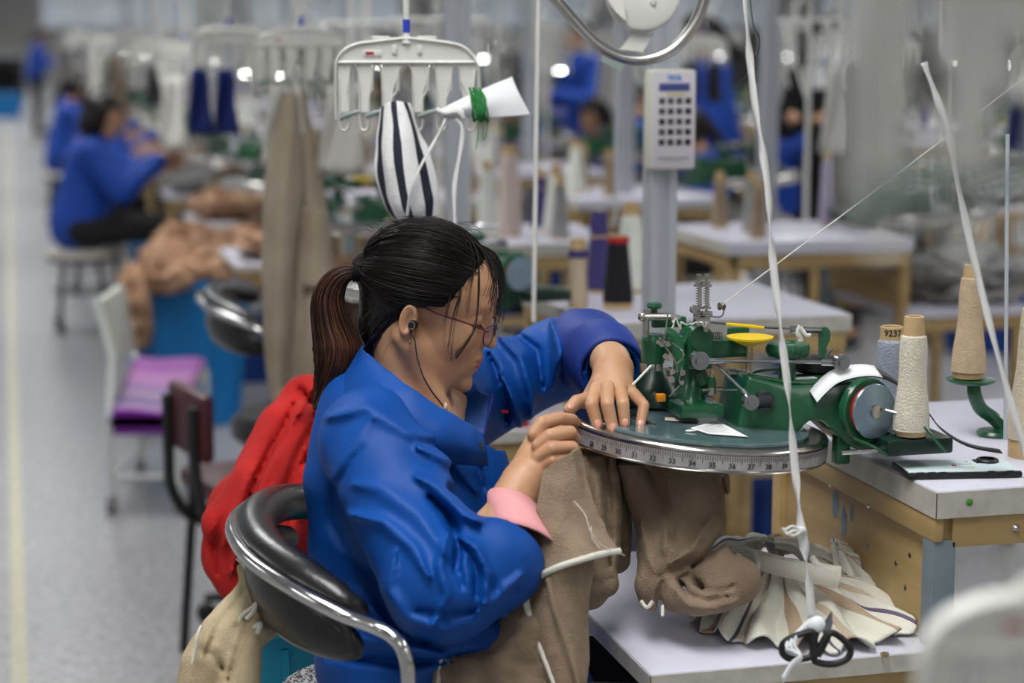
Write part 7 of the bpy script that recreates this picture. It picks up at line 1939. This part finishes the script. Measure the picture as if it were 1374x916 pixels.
# ================================================================ middle distance: cones and rods by the second desk
zt = 0.93
def cone_at(px, py, label, my, **k):
    p = Z(px, py, zt); c = make_cone(label, my, **k); c.location = p; return c
cone_at(829, 413, 'black yarn cone with a red tip on the second desk', M_blacky, h=0.155, r0=0.034, r1=0.020, core_top=0.004, core_bot=0.010, bands=[(0.140, 0.153, M_red)])
cone_at(775, 413, 'beige yarn cone with a purple band, left of the black cone', mat('oat_yarn', (196, 178, 152), .9, var=.1, scale=60), h=0.148, r0=0.022, r1=0.018, core_top=0.022, bands=[(0.108, 0.125, M_purpley)])
cone_at(803, 392, 'purple yarn cone with a pale band, behind the black cone', M_purpley, h=0.185, r0=0.029, r1=0.018, core_top=0.0, bands=[(0.125, 0.130, M_card)])
cone_at(846, 390, 'fat white yarn cone right of the purple one', M_whitey, h=0.20, r0=0.042, r1=0.020, core_top=0.018)
cone_at(655, 320, 'off-white yarn cone behind the head of the near woman', M_whitey, h=0.22, r0=0.034, r1=0.02, core_top=0.018)
cone_at(684, 316, 'pale pink yarn cone beside the off-white one', mat('pink_beige_yarn', (205, 188, 180), .9), h=0.26, r0=0.036, r1=0.024, core_top=0.018)
lc = cone_at(1112, 270, 'tall lilac yarn cone on the white desk right of the second post', mat('lilac_yarn', (170, 160, 185), .9), h=0.22, r0=0.026, r1=0.018, core_top=0.018); lc.location = A(2.43, 5.52, 0.93)
tubes = []
def vtube(label, x0, y0, d, x1, y1, r, m):
    o = MB().tube([P(x0, y0, d), P(x1, y1, d)], r, 8).build('thread_rod', m); return tag(o, label, 'rod')
vtube('white vertical thread tube just right of the near woman', 735, -900, 3.3, 716, 432, 0.0038, M_white)
vtube('thin grey vertical rod left of the keypad post', 826, -420, 4.6, 826, 300, 0.0035, M_alu)
vtube('thin grey vertical rod beside the right edge cone', 1352, 180, 2.62, 1349, 590, 0.0028, M_alu)
vtube('thin white thread tube behind the paper tag', 690, -420, 4.8, 655, 330, 0.003, M_white)
yl = thing('yarn_end', 'taut white yarn running up right from the tension spring', 'yarn')
b = MB(); b.tube([P(969, 409, 2.57), P(1080, 326, 2.56), P(1198, 238, 2.55), P(1420, 70, 2.53)], 0.0009, 6); o = b.build('strand', M_white, None); world_child(o, yl)
b = MB(); b.tube(cr([P(1003, -40, 2.40), P(1010, 30, 2.4), P(1018, 50, 2.4), P(1016, 72, 2.4), P(1006, 78, 2.4), P(1004, 60, 2.4), P(1006, 95, 2.4), P(990, 112, 2.4)], 5), 0.0008, 5); tag(b.build('dark_thread', M_ink), 'fine dark thread curling beside the top of the hanging ribbon', 'thread')
ribbon('marked_ribbon', 'white ribbon slanting down at the right edge past the beige cones', [(1240, 84, 2.3), (1256, 130, 2.3), (1272, 180, 2.3), (1288, 260, 2.3), (1312, 370, 2.3), (1340, 480, 2.3), (1368, 580, 2.3), (1385, 640, 2.3)], 0.0042, M_rib, 8)
# very near hangers, far out of focus
for p, rz, lb in ((P(1532, 112, 0.74), 0.0, 'large blurred white hanger close to the camera at top right'), (P(1520, -40, 1.0), 0.35, 'second blurred white hanger close to the camera, behind the top right one'), (P(1478, 955, 1.15), 0.05, 'blurred white hanger close to the camera at bottom right')):
    h_ = tree(hang0); h_.location = p; h_.rotation_euler = (0, 0, rz); h_['label'] = lb
    if 'group' in h_: del h_['group']

mtr = thing('motor', '...', 'motor')
b = MB(); b.lathe([(0, -0.14), (0.07, -0.14), (0.085, -0.12), (0.085, 0.10), (0.07, 0.13), (0.03, 0.14), (0, 0.14)], 20, (0, 0, 0.09), (0, 1, 0)); b.build('housing', mat('motor_grey', (70, 76, 82), .5, metal=.3), mtr)
b = MB(); b.lathe([(0, 0), (0.05, 0), (0.055, 0.01), (0.05, 0.02), (0.055, 0.03), (0, 0.03)], 20, (0, -0.17, 0.09), (0, 1, 0)); b.build('pulley', M_dsteel, mtr)
b = MB(); b.box(-0.08, -.1, 0, .08, .1, .02); b.build('foot', M_dgreen, mtr, smooth=0)
mf = []
bag = MB(); bag.grid(crumple(77, 0.16, 0.15, 0.24, 20, 0.08, 0.10), closed_v=True); bag = bag.build('bag', M_bpant, smooth=180); tag(bag, '...', 'bag'); bf = []
ubin = make_bin(mat('dark_blue_plastic', (16, 58, 132), .45), '...', 0.42, 0.34, 0.34); uf = []
for ci, (cn, a0, flip, b0, k0, k1) in enumerate(COLS):
    for k in range(k0, k1 + 1):
        px, dd = stn(a0, b0 + 1.5 * k)
        if px > 1500 or px < -50 or dd > 16: continue
        s_ = 1 if not flip else -1
        w_ = '%s in the %s of stations' % (ORD[k], cn)
        place(mtr, mf, A(a0 + s_ * 0.27, b0 + 1.5 * k + 0.28, 0.29), TH, 'grey drive motor under the desk, ' + w_, 'drive motors under the desks')
        place(ubin, uf, A(a0 + s_ * 0.27, b0 + 1.5 * k + 0.28, 0.0) if (k + ci) % 2 else A(a0 - s_ * 0.18, b0 + 1.5 * k + 0.30, 0.0), TH, 'dark blue bin under the desk, ' + w_, 'dark blue bins under the desks', 0.8)
        if ci or k > 1:
            place(bag, bf, A(a0 + s_ * rnd.uniform(.65, .8), b0 + 1.5 * k + rnd.uniform(.1, .5), 0.0), rnd.uniform(0, 6), 'black bag on the floor behind the desk, ' + w_, 'black bags between the rows')

pk = MB(); pk.box(-0.03, -0.02, 0, 0.0, 0.02, 0.05, .002); pk.m = 1; pk.box(0.0, -0.02, 0, 0.03, 0.02, 0.05, .002); pk = pk.build('packet', [M_paper, M_red]); pk.location = A(.97, 3.735, .7205); tag(pk, 'small red and white packet on the second lap shelf behind the near hand', 'packet')
